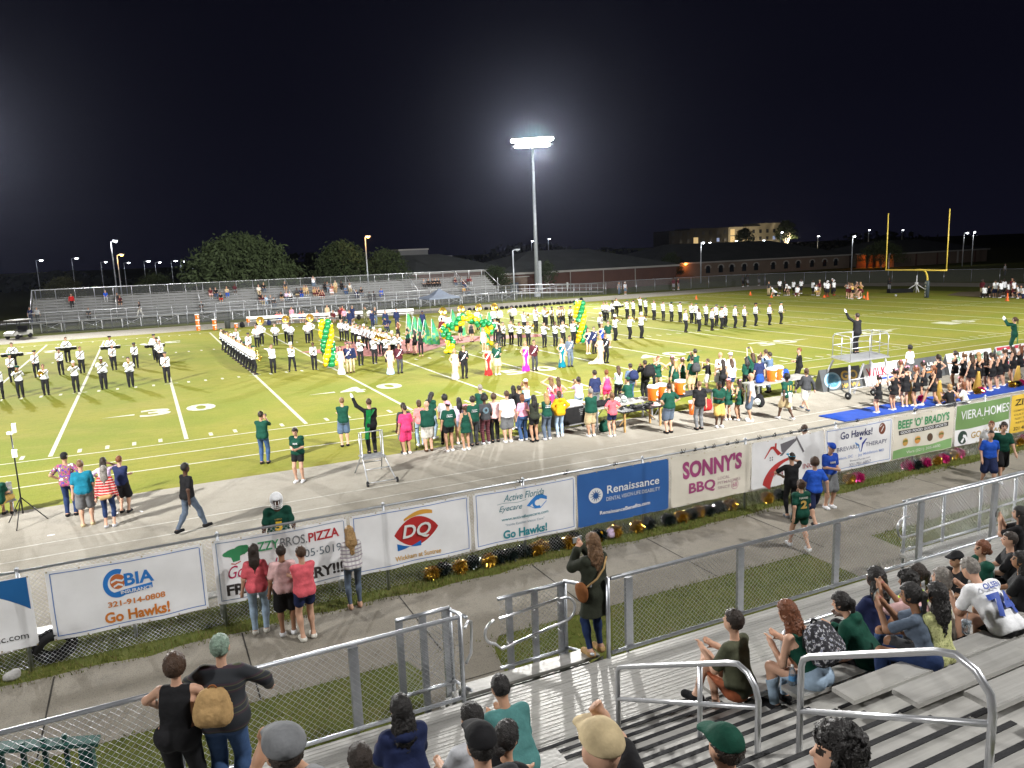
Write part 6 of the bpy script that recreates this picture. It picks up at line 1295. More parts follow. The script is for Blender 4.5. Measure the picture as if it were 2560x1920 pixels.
-17.26 -26.91 2.17 sit 1.60 -60 f t lowbun:hblack - tee:black pants:black black|woman in profile with slicked-back black hair and a nose towards the right|
-17.65 -27.52 2.47 sit 1.81 0 m l short:hblack cap:black tee:charcoal pants:black black|person in a black cap with a blue band at the bottom edge|
-18.84 -27.95 2.77 phone 1.73 10 m t short:hdark flat:gray tee:gray pants:black black|person in a grey flat cap holding up a hand at the bottom left|
-18.14 -26.30 1.86 sit 1.67 0 f t bob:hdark - tee:black pants:black black|top of a dark brown head at the bottom edge|
-17.54 -28.74 3.08 sitbrow 1.91 -5 m l bald cap:khaki tee:black pants:black black|person in a khaki cap with a hand to the brim and a silver watch|
-16.81 -28.74 3.08 sit 1.58 5 m l short:hdark cap:green tee:black pants:black black|person in a green cap with a white front panel at the bottom edge|
-16.71 -29.35 3.38 sit 1.64 55 m l curly:hblack - tee:black pants:black black|curly dark-haired person at the bottom right, face turned left|
-26.46 68.23 2.16 walk 1.78 180 m l short:hdark - long:red jeans:black black|person in red standing in the left aisle of the far bleachers|spectators on the visiting bleachers
-23.06 69.47 2.73 sit 1.78 180 m l short:hgray - tee:blue jeans:lightgray white|person in blue sitting on the top row, left end|spectators on the visiting bleachers
-21.89 68.85 2.44 sit 1.74 180 m t short:hdark - tee:charcoal shorts:gray white|dark-dressed person by the tall lamp on the top row|spectators on the visiting bleachers
-21.61 68.23 2.16 sit 1.72 180 f t long:hdark - tee:burgundy shorts:black white|person beside the dark-dressed one by the tall lamp|spectators on the visiting bleachers
-19.66 65.75 1.02 walk 1.70 120 f l long:hdark - tee:black pants:offwhite white|small figure in black and white walking low on the stand|spectators on the visiting bleachers
-24.80 65.75 1.02 sit 1.76 180 m t short:hdark - tee:charcoal pants:black black|dark-dressed person in the wheelchair row, left|spectators on the visiting bleachers
-29.68 65.75 1.02 stand 1.74 180 f l short:hgray - tee:lightgray pants:charcoal black|person in grey behind the golf cart, right one|spectators on the visiting bleachers
-30.33 65.75 1.02 stand 1.76 180 m t short:hdark - tee:navy pants:navy black|person in navy behind the golf cart, left one|spectators on the visiting bleachers
-11.77 68.85 2.44 sit 1.78 180 m t short:hdark - tee:maroon shorts:palepink white|person in maroon, first of the top row by the oak|spectators on the visiting bleachers
-11.17 68.85 2.44 sit 1.76 180 m l short:hdark - tee:black jeans:denim black|person in black, second of the top row by the oak|spectators on the visiting bleachers
-9.90 68.85 2.44 sit 1.80 180 m t bald - tee:khaki jeans:blue white|person in a khaki shirt on the top row by the oak|spectators on the visiting bleachers
-8.88 69.47 2.73 sit 1.78 180 m d short:hdark - tee:burgundy shorts:gray white|person in dark red on the top row by the oak|spectators on the visiting bleachers
-10.78 67.61 1.88 sit 1.74 180 m t short:hdark - tee:black shorts:red white|person in black and red two rows down by the oak|spectators on the visiting bleachers
-13.16 65.75 1.02 sit 1.76 180 m t short:hdark - tee:black pants:black black|person in black alone low down left of the second aisle|spectators on the visiting bleachers
-6.16 68.85 2.44 sit 1.80 180 m l bald - tee:offwhite pants:khaki white|pale-shirted man on the top row right of the oak|spectators on the visiting bleachers
-5.43 69.47 2.73 sit 1.72 180 f l long:hblonde - tee:black pants:slate black|blonde woman in black on the top row|spectators on the visiting bleachers
-2.86 69.47 2.73 sit 1.76 180 m l short:hgray - tee:charcoal shorts:tan white|person alone on the top row under the amber lamp|spectators on the visiting bleachers
0.73 69.47 2.73 phone 1.84 180 m l short:hdark - tee:white shorts:slate white|person in a white shirt standing on the top row filming|spectators on the visiting bleachers
-6.28 66.99 1.59 sit 1.80 180 m1.2 t short:hdark - tee:black shorts:maroon white|heavy person in black right of the second aisle|spectators on the visiting bleachers
-6.11 66.37 1.30 sit 1.76 180 m t bald - tee:burgundy pants:khaki white|bald person in front of the heavy one|spectators on the visiting bleachers
-5.76 66.37 1.30 sit 1.72 180 f l long:hbrown - tee:lightblue jeans:lightdenim white|person in pale blue right of the second aisle|spectators on the visiting bleachers
-5.20 66.37 1.30 sit 1.74 180 m l short:hgray - tee:gray pants:black black|grey-haired person two seats right of pale blue|spectators on the visiting bleachers
-4.90 65.75 1.02 sit 1.70 180 f t long:hdark - tee:black jeans:slate black|person in black with a pale bag right of the second aisle|spectators on the visiting bleachers
-3.81 66.99 1.59 sit 1.70 180 f t long:hdark - tee:black shorts:tan black|dark-haired person left of the lilac shirt|spectators on the visiting bleachers
-3.18 66.99 1.59 sit 1.78 180 m l short:hgray - tee:lilac pants:slate black|person in a lilac shirt in the middle of the stand|spectators on the visiting bleachers
-2.79 66.99 1.59 sit 1.70 180 f l long:hgray - tee:white pants:black black|person in white and black next to the lilac shirt|spectators on the visiting bleachers
-1.77 67.61 1.88 sit 1.76 180 m d short:hdark - tee:charcoal shorts:khaki white|dark-shirted person left of the filming one|spectators on the visiting bleachers
-1.28 67.61 1.88 sit 1.74 180 f t long:hdark - tee:navy jeans:blue white|person in navy and blue left of the filming one|spectators on the visiting bleachers
-0.71 68.23 2.16 sit 1.74 180 m l short:hlight - tee:tan shorts:khaki white|person in tan below the filming one, first|spectators on the visiting bleachers
-0.44 68.23 2.16 sit 1.70 180 f l long:hbrown - tee:khaki pants:tan white|person in khaki below the filming one, second|spectators on the visiting bleachers
0.37 67.61 1.88 sit 1.74 180 f t long:hdark - tee:tan shorts:maroon white|first of the cluster of maroon and tan dancers|spectators on the visiting bleachers
0.63 67.61 1.88 sit 1.70 180 f l long:hbrown - tank:maroon shorts:maroon white|second of the cluster of maroon and tan dancers|spectators on the visiting bleachers
0.93 67.61 1.88 sit 1.72 180 f l bun:hlight - tank:black shorts:maroon white|third of the cluster of maroon and tan dancers|spectators on the visiting bleachers
1.04 66.99 1.59 sit 1.70 180 f t long:hdark - tank:maroon shorts:maroon white|fourth of the cluster of maroon and tan dancers|spectators on the visiting bleachers
1.28 66.99 1.59 sit 1.70 180 f l long:hbrown - tank:maroon shorts:maroon white|fifth of the cluster of maroon and tan dancers|spectators on the visiting bleachers
2.02 68.85 2.44 sit 1.76 180 m d short:hdark - tee:black pants:black black|person in black at the left of the group by the third aisle|spectators on the visiting bleachers
2.34 68.85 2.44 sit 1.72 180 f t long:hdark - tee:gray jeans:lightdenim white|person in grey in the group by the third aisle|spectators on the visiting bleachers
2.74 68.23 2.16 sit 1.74 180 m l short:hred - tee:rust shorts:tan white|person in rust in the group by the third aisle|spectators on the visiting bleachers
3.25 68.23 2.16 stand 1.74 180 f l long:hgray - tee:khaki pants:tan white|person in khaki standing in the group by the third aisle|spectators on the visiting bleachers
4.17 68.85 2.44 sit 1.76 180 m d short:hdark - tee:black pants:black white|person in black and white on the top row by the third aisle|spectators on the visiting bleachers
4.34 67.61 1.88 sit 1.72 180 f t long:hdark - tee:bluegray jeans:denim white|person in blue-grey below the third aisle's top|spectators on the visiting bleachers
5.09 68.23 2.16 sit 1.70 180 f l long:hlight - tee:offwhite pants:khaki white|pale-dressed person on the top row right of the third aisle|spectators on the visiting bleachers
2.52 67.61 1.88 sit 1.70 180 f l long:hbrown - tee:palepink shorts:white white|person in pale pink by the third aisle|spectators on the visiting bleachers
5.41 66.37 1.30 sit 1.76 180 m t short:hdark - tee:navy pants:navy black|person in navy, left one of two in mid-stand|spectators on the visiting bleachers
6.23 66.99 1.59 sit 1.76 180 m t short:hdark - tee:black jeans:slate white|person in black, right one of two in mid-stand|spectators on the visiting bleachers
8.73 66.37 1.30 sitx 1.76 150 m t short:hdark - long:blue pants:royal black|person in bright blue lounging on the seats|spectators on the visiting bleachers
7.51 65.75 1.02 sit 1.74 180 m d short:hdark - tee:black pants:black black|person in black low in the middle of the stand|spectators on the visiting bleachers
6.92 65.75 1.02 sit 1.72 180 m d short:hdark - tee:charcoal pants:charcoal black|dark figure in the bottom rows by grey chairs|spectators on the visiting bleachers
15.19 68.23 2.16 sit 1.74 180 m l short:hgray - tee:gray pants:black black|grey-topped person at the left of the black-dressed row|spectators on the visiting bleachers
15.83 68.23 2.16 sit 1.74 180 m t short:hdark - tee:black pants:black white|first of the black-dressed row on the top bench|spectators on the visiting bleachers
16.45 68.23 2.16 sit 1.74 180 f l long:hdark - tee:black pants:black white|second of the black-dressed row on the top bench|spectators on the visiting bleachers
16.88 68.23 2.16 sit 1.74 180 m l short:hdark - tee:black pants:black white|third of the black-dressed row on the top bench|spectators on the visiting bleachers
17.33 68.23 2.16 sit 1.74 180 m t short:hdark - tee:black pants:black white|fourth of the black-dressed row on the top bench|spectators on the visiting bleachers
19.75 68.23 2.16 sit 1.74 180 m l short:hdark - tee:burgundy jeans:slate white|person in dark red at the left of the top right group|spectators on the visiting bleachers
20.61 68.23 2.16 sit 1.74 180 f t long:hdark - tee:gray jeans:slate black|person in grey in the top right group|spectators on the visiting bleachers
20.79 67.61 1.88 sit 1.72 180 m t short:hdark - tee:burgundy jeans:denim black|person in burgundy in the top right group|spectators on the visiting bleachers
21.64 68.23 2.16 sit 1.74 180 m d short:hdark - tee:maroon pants:gray white|person in maroon by the right aisle rail|spectators on the visiting bleachers
22.01 68.23 2.16 sit 1.70 180 f l long:hbrown - tee:maroon pants:lightgray white|person in maroon at the end of the top right group|spectators on the visiting bleachers
19.97 65.75 1.02 sit 1.72 180 f l long:hdark - tee:yellow jeans:gray white|person in yellow behind the canopy|spectators on the visiting bleachers
20.55 65.75 1.02 sit 1.72 180 m t short:hdark - tee:black jeans:slate white|person in black right of the yellow shirt behind the canopy|spectators on the visiting bleachers
-19.37 -23.85 1.25 lean 1.73 -22 f1.15 l mop:hbrown - sleeveless:black pants:black black|woman with short wavy brown hair in a sleeveless black top at the fence|
-18.95 -23.85 1.25 lean 1.82 -22 f1.25 l short:hgreen - jacket:stripedark jeans:denim black|woman with green-grey hair and a dark striped sweater leaning on the fence|
-17.32 -16.50 0.47 push 1.84 175 m d short:hblack helmet:white jersey:green pants:gold black|football player in a white helmet and green jersey leaning over the banner fence|
"""
BAND = """
G marching band members in the left block
-26.57 16.57 K 1.76 180 n player half cut off by the left edge of the photo, front row
-25.63 16.35 t 1.74 180 b brass player second from the left edge in the front row
-24.46 16.36 h 1.70 180 n player with a gold mellophone in the front row, left of the yard line
-23.03 16.37 t 1.74 180 w white-capped trumpet player standing on the yard line, left block
-21.68 16.39 t 1.82 180 w heavy-set player with a tall white shako in the front row, left block
-20.34 16.26 t 1.70 180 n bare-headed player right of the heavy-set one in the front row
-18.45 16.58 K 1.80 180 b grey-capped player at the right end of the left block's front row
-26.89 23.55 K 1.76 180 b player behind the front row at the left edge, below the tenor drums
-25.74 24.80 K 1.74 180 b clarinet player alone between two front-row players at the left
-24.42 24.99 K 1.74 180 b clarinet player below the second set of tenor drums
-23.24 24.92 K 1.74 180 n clarinet player just right of the second tenor drummer
-21.40 25.00 K 1.74 180 w white-capped player in front of the third tenor drummer
-20.10 24.99 K 1.72 180 b player holding a folder-like dark instrument, right of the third tenor drummer
-18.55 25.01 K 1.72 180 n front one of three stacked players near the right end of the left block
-18.70 27.23 t 1.76 180 b middle one of three stacked players near the right end of the left block
G tenor drummers at the back of the left block
-27.68 30.68 T 1.86 180 n tenor drummer at the far left of the field
-24.57 32.28 T 1.86 180 n tenor drummer second from the left
-21.69 30.55 T 1.84 180 b tenor drummer third from the left
-18.83 29.05 T 1.86 180 b tenor drummer behind the stacked players, fourth from the left
G saxophone line along the yard line
-14.12 31.53 x 1.72 -96 b farthest player of the diagonal line, by the orange coolers
-14.08 29.71 x 1.72 -96 n second player from the far end of the diagonal line
-14.03 28.15 x 1.74 -96 b third player from the far end of the diagonal line
-14.00 26.68 x 1.70 -96 n fourth player from the far end of the diagonal line
-13.98 25.27 x 1.72 -96 w white-hatted fifth player of the diagonal line
-13.94 23.99 x 1.74 -96 n sixth player along the diagonal line
-13.91 22.76 x 1.72 -96 b seventh player along the diagonal line
-13.88 21.58 x 1.74 -96 w eighth player along the diagonal line, white hat
-13.85 20.38 x 1.72 -96 n ninth player along the diagonal line
-13.81 19.35 x 1.74 -96 b tenth player along the diagonal line
-13.77 18.23 x 1.72 -96 w eleventh player of the diagonal line, third from its near end
-13.72 17.21 x 1.74 -96 n player just behind the near end of the diagonal line
-13.67 16.27 x 1.76 -100 b saxophone player at the near end of the diagonal line
G marching band members left of the balloon column
-13.13 30.26 K 1.76 180 n player standing behind the diagonal line
-12.73 26.27 K 1.68 180 b black-capped player half hidden behind the diagonal line
-11.49 31.73 s 1.76 180 n snare drummer at the left of the drum row
-10.05 31.86 s 1.78 180 n snare drummer second from the left
-8.90 31.58 s 1.76 180 n snare drummer in front of the middle sousaphone
-7.60 31.57 s 1.76 180 n snare drummer left of the balloon column
-10.89 33.57 S 1.80 180 n left sousaphone player behind the drum row
-8.92 33.38 S 1.78 180 n middle sousaphone player behind the drum row
-7.01 33.16 S 1.78 180 n right sousaphone player behind the drum row
-6.13 32.86 K 1.74 180 n player mostly hidden behind the left balloon column
-12.60 16.23 f 1.74 180 n flute player first of the three in the front, left of the balloon column
-11.50 16.06 w 1.74 180 w white-hatted trumpet player with legs apart
-10.21 15.87 K 1.70 180 n bare-headed player nearest the left balloon column
G marching band members massed right of the left balloon column
-4.93 31.13 s 1.78 180 n snare drummer at the back just right of the left balloon column
-4.68 30.35 K 1.74 180 b player with hands up beside the back snare drummer
-4.69 28.08 t 1.74 150 n farthest player at the back of the massed diagonal
-4.74 26.75 t 1.74 150 b second farthest player of the massed diagonal
-4.73 25.60 t 1.74 150 n third farthest player of the massed diagonal
-4.70 24.66 K 1.74 150 w white-hatted player at the back half of the massed diagonal
-4.72 23.61 K 1.74 150 n player in the middle of the massed diagonal, back half
-4.75 22.61 K 1.74 150 b player in the middle of the massed diagonal
-4.75 21.77 K 1.72 150 w white-hatted player in the middle of the massed diagonal
-4.78 20.82 h 1.74 150 n player in the front half of the massed diagonal
-4.78 20.03 h 1.74 150 w white-hatted player in the front half of the massed diagonal
-4.80 19.21 h 1.74 150 b mellophone player in the front half of the massed diagonal
-4.80 18.39 h 1.74 150 n player third from the right end of the massed diagonal
-4.70 17.58 t 1.76 160 w white-hatted player second from the right end of the massed diagonal
-4.63 16.53 t 1.76 160 n player at the right end of the massed diagonal, behind the purple suit
-7.37 15.72 t 1.76 180 w white-hatted trumpeter in front of the mass, right of the navy blazer couple
-6.42 15.93 t 1.78 180 w white-hatted trumpeter in front of the mass, second
-5.54 16.10 t 1.76 180 w white-hatted trumpeter in front of the mass, behind the pale blue gown
G sousaphones and bass drums behind the balloon arch
3.23 29.37 S 1.82 180 n sousaphone player left of the balloon arch
5.47 30.89 S 1.80 180 n sousaphone player behind the arch, second from the left
7.01 30.63 S 1.80 180 n sousaphone player behind the arch, third from the left
8.23 30.01 S 1.82 180 n sousaphone player at the right end of the sousaphone row
3.16 28.23 B 1.74 180 n bass drummer beside the left sousaphone player
8.93 30.67 B 1.76 180 n bass drummer with a white drum right of the arch
10.76 31.63 B 1.78 180 n bass drummer with the largest white drum, right of the arch
G marching band members between the arch and the right balloon column
4.55 21.60 t 1.76 180 b player right of the arch in the front, first
3.67 18.27 K 1.76 180 n player right of the arch in the front, second
4.58 18.86 t 1.74 180 n trumpet player third in the front rank right of the arch
4.59 17.50 t 1.74 180 n trumpet player fourth in the front rank right of the arch
5.21 17.37 b 1.72 180 n trombone player in the front rank, behind the pink gown
5.58 15.62 t 1.76 180 n trumpet player in the front rank, right of the burgundy shirt
6.47 15.65 t 1.74 180 n trumpet player in the front rank, left of the teal gown
7.20 15.84 t 1.74 180 n trumpet player in the front rank, behind the teal gown
7.94 15.67 b 1.78 180 b trombone player by the right balloon column
8.90 25.39 b 1.74 180 n trombone player in the second rank, first from the left
9.98 25.39 t 1.76 180 n player in the second rank under a taller one
12.08 29.44 K 1.80 180 b player in the third rank, first from the left
12.74 29.01 K 1.76 180 b player in the third rank, second from the left
12.33 28.00 h 1.74 180 n player overlapping the second one of the third rank
13.11 28.31 x 1.76 180 b saxophone player in the third rank
13.44 27.65 x 1.76 180 n saxophone player in the third rank, fourth from the left
13.79 27.86 x 1.78 180 b saxophone player in the third rank, fifth from the left
14.21 28.28 x 1.74 180 n saxophone player half hidden in the third rank
14.36 27.22 x 1.76 180 b saxophone player left of the right balloon column
12.29 19.01 K 1.74 180 w white-hatted player behind the royal blue dress
G marching band members in the right-hand block, back row
18.97 29.08 s 1.78 180 n first player from the left in the back row of the right block
19.04 28.67 s 1.78 180 n second player from the left in the back row of the right block
20.54 30.01 K 1.76 180 b third player from the left in the back row of the right block
22.28 32.00 T 1.80 180 n drummer with a dark drum, fourth from the left in the back row
21.71 29.35 f 1.76 180 b flute player fifth from the left in the back row
22.10 28.88 f 1.74 180 b flute player sixth from the left in the back row
24.97 31.86 f 1.78 180 n flute player seventh from the left in the back row
24.27 29.97 f 1.74 180 b flute player eighth from the left in the back row
22.49 26.18 f 1.78 180 n flute player ninth from the left in the back row
22.64 25.00 f 1.72 180 n flute player tenth from the left in the back row
22.74 23.93 f 1.74 180 b flute player eleventh from the left in the back row
22.91 22.94 f 1.74 180 b flute player twelfth from the left in the back row
22.93 21.39 f 1.74 180 n flute player thirteenth from the left in the back row
22.94 20.79 f 1.74 180 b flute player fourteenth from the left in the back row
22.81 19.35 f 1.78 180 n flute player fifteenth from the left in the back row
22.88 18.17 f 1.76 180 b flute player sixteenth from the left in the back row
22.88 17.09 f 1.76 180 n flute player at the right end of the back row
G marching band members in the right-hand block, front row
18.12 16.08 K 1.78 200 n first player from the left in the front row of the right block
19.28 15.93 K 1.78 200 n second player from the left in the front row of the right block
20.38 15.73 K 1.78 200 n third player from the left in the front row of the right block
21.59 16.04 K 1.76 200 b fourth player from the left in the front row of the right block
22.86 15.94 K 1.82 200 b fifth player from the left in the front row of the right block
23.76 15.87 K 1.72 200 n sixth and shorter player in the front row of the right block
24.95 15.90 K 1.86 200 b tallest player, seventh in the front row of the right block
26.10 15.57 K 1.76 200 b next-to-last player in the front row of the right block
27.27 15.52 K 1.80 200 b last player at the right end of the right block
11.32 15.51 t 1.84 200 w white-hatted player right of the green jersey couple
12.60 15.53 b 1.74 200 n trombone player left of the tall trumpeter, near the right balloon column
13.50 15.35 t 1.86 200 w tall trumpeter with a white hat right of the balloon column
"""
# ---------------------------------------------------------------- crowd from the tables above: x y z pose height heading spec | label | group
FOLK = {}
for line in PEOPLE.strip().splitlines():
    a, lab, grp = line.split('|'); t = a.split(None, 6); x, y, z, pose, H, deg, spec = float(t[0]), float(t[1]), float(t[2]), t[3], float(t[4]), float(t[5]), t[6]
    if z == 0 and y > -6.6: z = .005
    o, g = person(x, y, z, deg, pose, H, spec, lab, grp or None)
    if o: FOLK[lab] = (o, g)
cm_ = sorted({m.name for p in CROWD for m in p[2]}); ci = {n: i for i, n in enumerate(cm_)}
me = to_mesh('crowd', [(V, F, np.array([ci[m.name] for m in ms])[mi]) for V, F, ms, mi in CROWD])
o = meshobj('crowd', me, [bpy.data.materials[n] for n in cm_]); o['kind'] = 'stuff'; tag(o, 'distant crowd of visiting spectators and players on the far side', 'crowd')
def who(s):
    r = [v for k, v in FOLK.items() if s in k]
    return r[0]
gold_m = mat('brass_instrument', (.62,.40,.08), .22, .95, var=.05); silver_m = mat('silver_instrument', (.62,.63,.66), .2, .95); ebony = mat('ebony', (.012,.012,.014), .3)
drumhead = mat('drum_head', (.80,.80,.78), .5); drumshell = mat('drum_shell', (.50,.50,.52), .35, .3); white_gl = mat('white_fibreglass', (.72,.72,.72), .3)
def bell(m, p, d, L, r0, r1, mi=0, n=14):
    d = Vector(d).normalized(); M = Vector((0,0,1)).rotation_difference(d).to_matrix()
    m.lathe([(r0,0),(r0*1.15,L*.45),(r0*1.8,L*.72),(r1*.62,L*.9),(r1,L),(r1*.9,L*.985),(r1*.45,L*.86)], n, p, mi, M=M)
INST = {}
def inst(k):
    """(name, label part, meshes with materials) in the player's own frame"""
    if k in INST: return INST[k]
    L = []
    if k in 'tw':
        m = MB(); m.tube([(0,.16,1.525),(0,.60,1.50)], .012, 8); m.tube([(0,.28,1.47),(0,.50,1.46),(0,.52,1.50)], .010, 6); m.tube([(0,.28,1.47),(0,.26,1.50),(0,.28,1.52)], .010, 6)
        for i in range(3): m.tube([(0,.36+.03*i,1.43),(0,.36+.03*i,1.54)], .011, 6)
        bell(m, (0,.50,1.505), (0,1,-.06), .18, .014, .062); L = [('body', m, gold_m)]; nm = 'trumpet'
    elif k == 'K':
        m = MB(); m.tube([(0,.13,1.50),(0,.36,1.10)], .016, 8, r2=.02); bell(m, (0,.34,1.13), (0,.5,-.87), .12, .018, .04); L = [('body', m, ebony)]
        m = MB()
        for i in range(5): m.tube([(-.02,.17+.04*i,1.45-.07*i),(.02,.17+.04*i,1.45-.07*i)], .008, 5)
        L.append(('keys', m, silver_m)); nm = 'clarinet'
    elif k == 'f':
        m = MB(); m.tube([(-.10,.17,1.545),(.56,.14,1.53)], .012, 8); L = [('body', m, silver_m)]; m = MB()
        for i in range(5): m.tube([(.18+.06*i,.15,1.54),(.18+.06*i,.15,1.565)], .012, 6)
        L.append(('keys', m, silver_m)); nm = 'flute'
    elif k == 'x':
        m = MB(); m.tube([(0,.13,1.48),(.02,.24,1.50),(.05,.27,1.42),(.13,.24,.92),(.16,.30,.84),(.18,.38,.86)], .022, 8, r2=.04); bell(m, (.18,.37,.86), (.05,.35,1), .26, .04, .085); L = [('body', m, gold_m)]
        m = MB(); 
        for i in range(5): m.box((.07+.015*i,.285,1.35-.08*i),(.04,.02,.03))
        L.append(('keys', m, gold_m)); nm = 'saxophone'
    elif k == 'h':
        m = MB(); m.tube(arc((.03,.34,1.33),.11,0,350,16,'xz'), .013, 6); m.tube([(.0,.14,1.50),(.0,.28,1.43)], .012, 6); bell(m, (.06,.38,1.33), (.12,1,-.1), .26, .02, .15, n=18); L = [('body', m, gold_m)]; nm = 'mellophone'
    elif k == 'b':
        m = MB(); m.tube([(.03,.15,1.52),(.03,.95,1.42)], .011, 6); m.tube([(-.05,.30,1.49),(-.05,.95,1.41),(.03,.97,1.415)], .011, 6); L = [('slide', m, gold_m)]; m = MB(); m.tube([(-.05,.30,1.49),(-.05,-.16,1.60),(-.15,-.16,1.60),(-.15,.3,1.52)], .013, 6); bell(m, (-.15,.28,1.525), (0,1,-.1), .30, .015, .105); L.append(('body', m, gold_m)); nm = 'trombone'
    elif k == 's':
        m = MB(); m.lathe([(.0,.01),(.19,.01),(.19,.30),(.0,.30)], 20, (0,.34,.80)); L = [('shell', m, drumshell)]
        m = MB(); m.lathe([(.195,.27),(.205,.27),(.205,.31),(.0,.312)], 20, (0,.34,.80)); L.append(('drum_head', m, drumhead)); m = MB(); m.lathe([(.196,.12),(.2,.12),(.2,.17),(.196,.17)], 20, (0,.34,.80))
        for i in range(8): m.box((.20*math.cos(i*.785),.34+.20*math.sin(i*.785),.95),(.02,.02,.26))
        L.append(('hardware', m, ebony)); nm = 'snare_drum'
    elif k == 'T':
        m = MB(); h = MB()
        for i, (x, y, r) in enumerate(((-.47,.26,.16),(-.17,.40,.17),(.17,.40,.17),(.47,.26,.16),(0,.22,.10))): m.lathe([(0,.86),(r*.8,.86),(r,.90),(r,1.08)], 16, (x,y,0)); h.lathe([(r+.005,1.06),(r+.012,1.06),(r+.012,1.085),(0,1.087)], 16, (x,y,0))
        L = [('shells', m, ebony), ('drum_heads', h, drumhead)]; m = MB(); m.tube([(-.1,.14,1.30),(-.1,.20,1.02)], .02, 6); m.tube([(.1,.14,1.30),(.1,.20,1.02)], .02, 6); L.append(('harness', m, silver_m)); nm = 'tenor_drums'
    elif k == 'B':
        m = MB(); m.lathe([(0,-.17),(.33,-.17),(.33,.17),(0,.17)], 28, (0,.44,1.20), ax='X'); L = [('shell', m, white_gl)]
        m = MB(); 
        for s in (-1,1): m.lathe([(.335,s*.15),(.345,s*.15),(.345,s*.18),(0,s*.182)], 28, (0,.44,1.20), ax='X')
        L.append(('drum_head', m, drumhead)); nm = 'bass_drum'
    elif k == 'S':
        m = MB(); P = [(.30*math.cos(t)*1.0-.02, .02+.16*math.sin(t), 1.22+.30*math.sin(t+.6)*.9) for t in [i*.42 for i in range(15)]]; m.tube(P, .045, 8, r2=.055); m.tube([P[-1],(-.10,-.12,1.55),(-.04,-.02,1.78),(0,.06,1.86)], .06, 10, r2=.085); m.tube([(.1,.18,1.45),(.0,.14,1.53)], .012, 6); L = [('body', m, white_gl)]
        m = MB(); bell(m, (0,.0,1.88), (0,1,.10), .28, .085, .32, n=24); L.append(('bell', m, gold_m)); nm = 'sousaphone'
    INST[k] = (nm, [(n, m.mesh(n), mm) for n, m, mm in L]); return INST[k]
POSEK = dict(K='sax', t='play', w='play', f='flute', x='sax', h='horn', b='play', s='drum', T='drum', B='bass', S='tuba')
HATS = dict(b='beret:hblack', w='shako:white', n='-')
grp = ''; bi = 0; ABC = {}
for line in BAND.strip().splitlines():
    if line[:2] == 'G ': grp = line[2:]; continue
    x, y, k, H, deg, hat, lab = line.split(None, 6); x, y, H, deg = float(x), float(y), float(H), float(deg); bi += 1
    h = 'cap:white' if (k in 'tK' and hat == 'w' and bi < 20) else HATS[hat]
    h = h.replace('hblack', ('black','charcoal','green')[bi % 3])
    sex = ('m','f1.06','m','m1.12')[bi % 4] if 'heavy' not in lab else 'm1.3'
    pose = 'wide' if 'legs apart' in lab else POSEK[k]; sk = 'llmtldlt'[bi % 8]; hc = ('hdark','hbrown','hblack','hlight')[bi % 4]
    person(x, y, .005, deg, pose, H, f'{sex} {sk} short:{hc} {h} long:bandcoat pants:black black', 'band '+lab, grp)
    nm, L = inst(k); nice = nm.replace('_',' ')
    who_ = lab.replace('player with a','one with a')
    t = empty(nm, (x,y,.005), R(deg), f"{nice} held by the {who_}"[:130], nice, grp.split(' in ')[0].replace('marching band members','instruments')+' instruments', H/1.76)
    for n, me, mm in L: meshobj(n, me, mm, t)
# words must stay within 16: trim the long instrument labels
for o in bpy.data.objects:
    l = o.get('label')
    if l and len(l.split()) > 16: o['label'] = ' '.join(l.split()[:16])

# ---------------------------------------------------------------- clothing details, built in the wearer's frame
def back_text(lab, s, w, h, z, c, bold=.03, front=False, name='lettering', rgb=None, cx=0):
    o, g = who(lab); m = MB()
    V, F = text_mesh(s, bold); a = V.copy(); a[:,0] *= w/max(1e-6, np.ptp(V[:,0])); a[:,1] *= h/max(1e-6, np.ptp(V[:,1]))
    sg = 1 if front else -1; P = []
    d0 = (.142 if g.pose != 'sitll' else .165) if not front else (.165 if g.sex == 'f' else .145)
    for x, zz in a:
        x += cx; P.append(tuple(g.tf(sg*-x if front else x, sg*(d0*max(1,g.w**.7)-x*x*1.5), z+zz)))
    m.add(P, F); return m.build(name, ink('cloth_'+c, rgb or COL[c]), o)
for l in ('pink cap and green','mop-haired young man','fair-haired woman in a green'): back_text(l, 'Campus', .20, .045, .34, 'white'); back_text(l, '& Ministry', .22, .045, .28, 'white')
back_text('football player in green jersey number 11', '11', .17, .20, .28, 'gold', .05)
back_text('man in a white football jersey', 'OLSEN', .24, .065, .42, 'royal', .03); back_text('man in a white football jersey', '74', .30, .27, .20, 'royal', .05)
back_text('number 51', 'PARKER', .20, .045, .40, 'white', .02); back_text('number 51', '51', .22, .20, .24, 'white', .05)
back_text('gold numbers walking', '2', .16, .20, .24, 'gold', .05); back_text('gold numbers walking', 'HAWKS', .22, .05, .40, 'offwhite', .02)
back_text('leaning over the banner fence', '5', .13, .19, .20, 'yellow', .05, True, rgb=(.80,.50,.03)); back_text('leaning over the banner fence', 'VIERA', .14, .03, .34, 'gold', .01, True)
back_text('orange lettering', 'Titans', .20, .05, .28, 'orange', .02, True); back_text('orange lettering', 'VB', .10, .05, .21, 'orange', .02, True)
back_text('looking at his phone', 'HAWK', .16, .06, .30, 'offwhite', .03, True); back_text('young woman in a dark green jersey', 'HAWKS', .20, .06, .30, 'white', .03, True)
back_text('holding a football', 'ZEPHYR', .20, .05, .26, 'bluegray', .02, True)
o, g = who('afro, dark t-shirt'); m = MB()
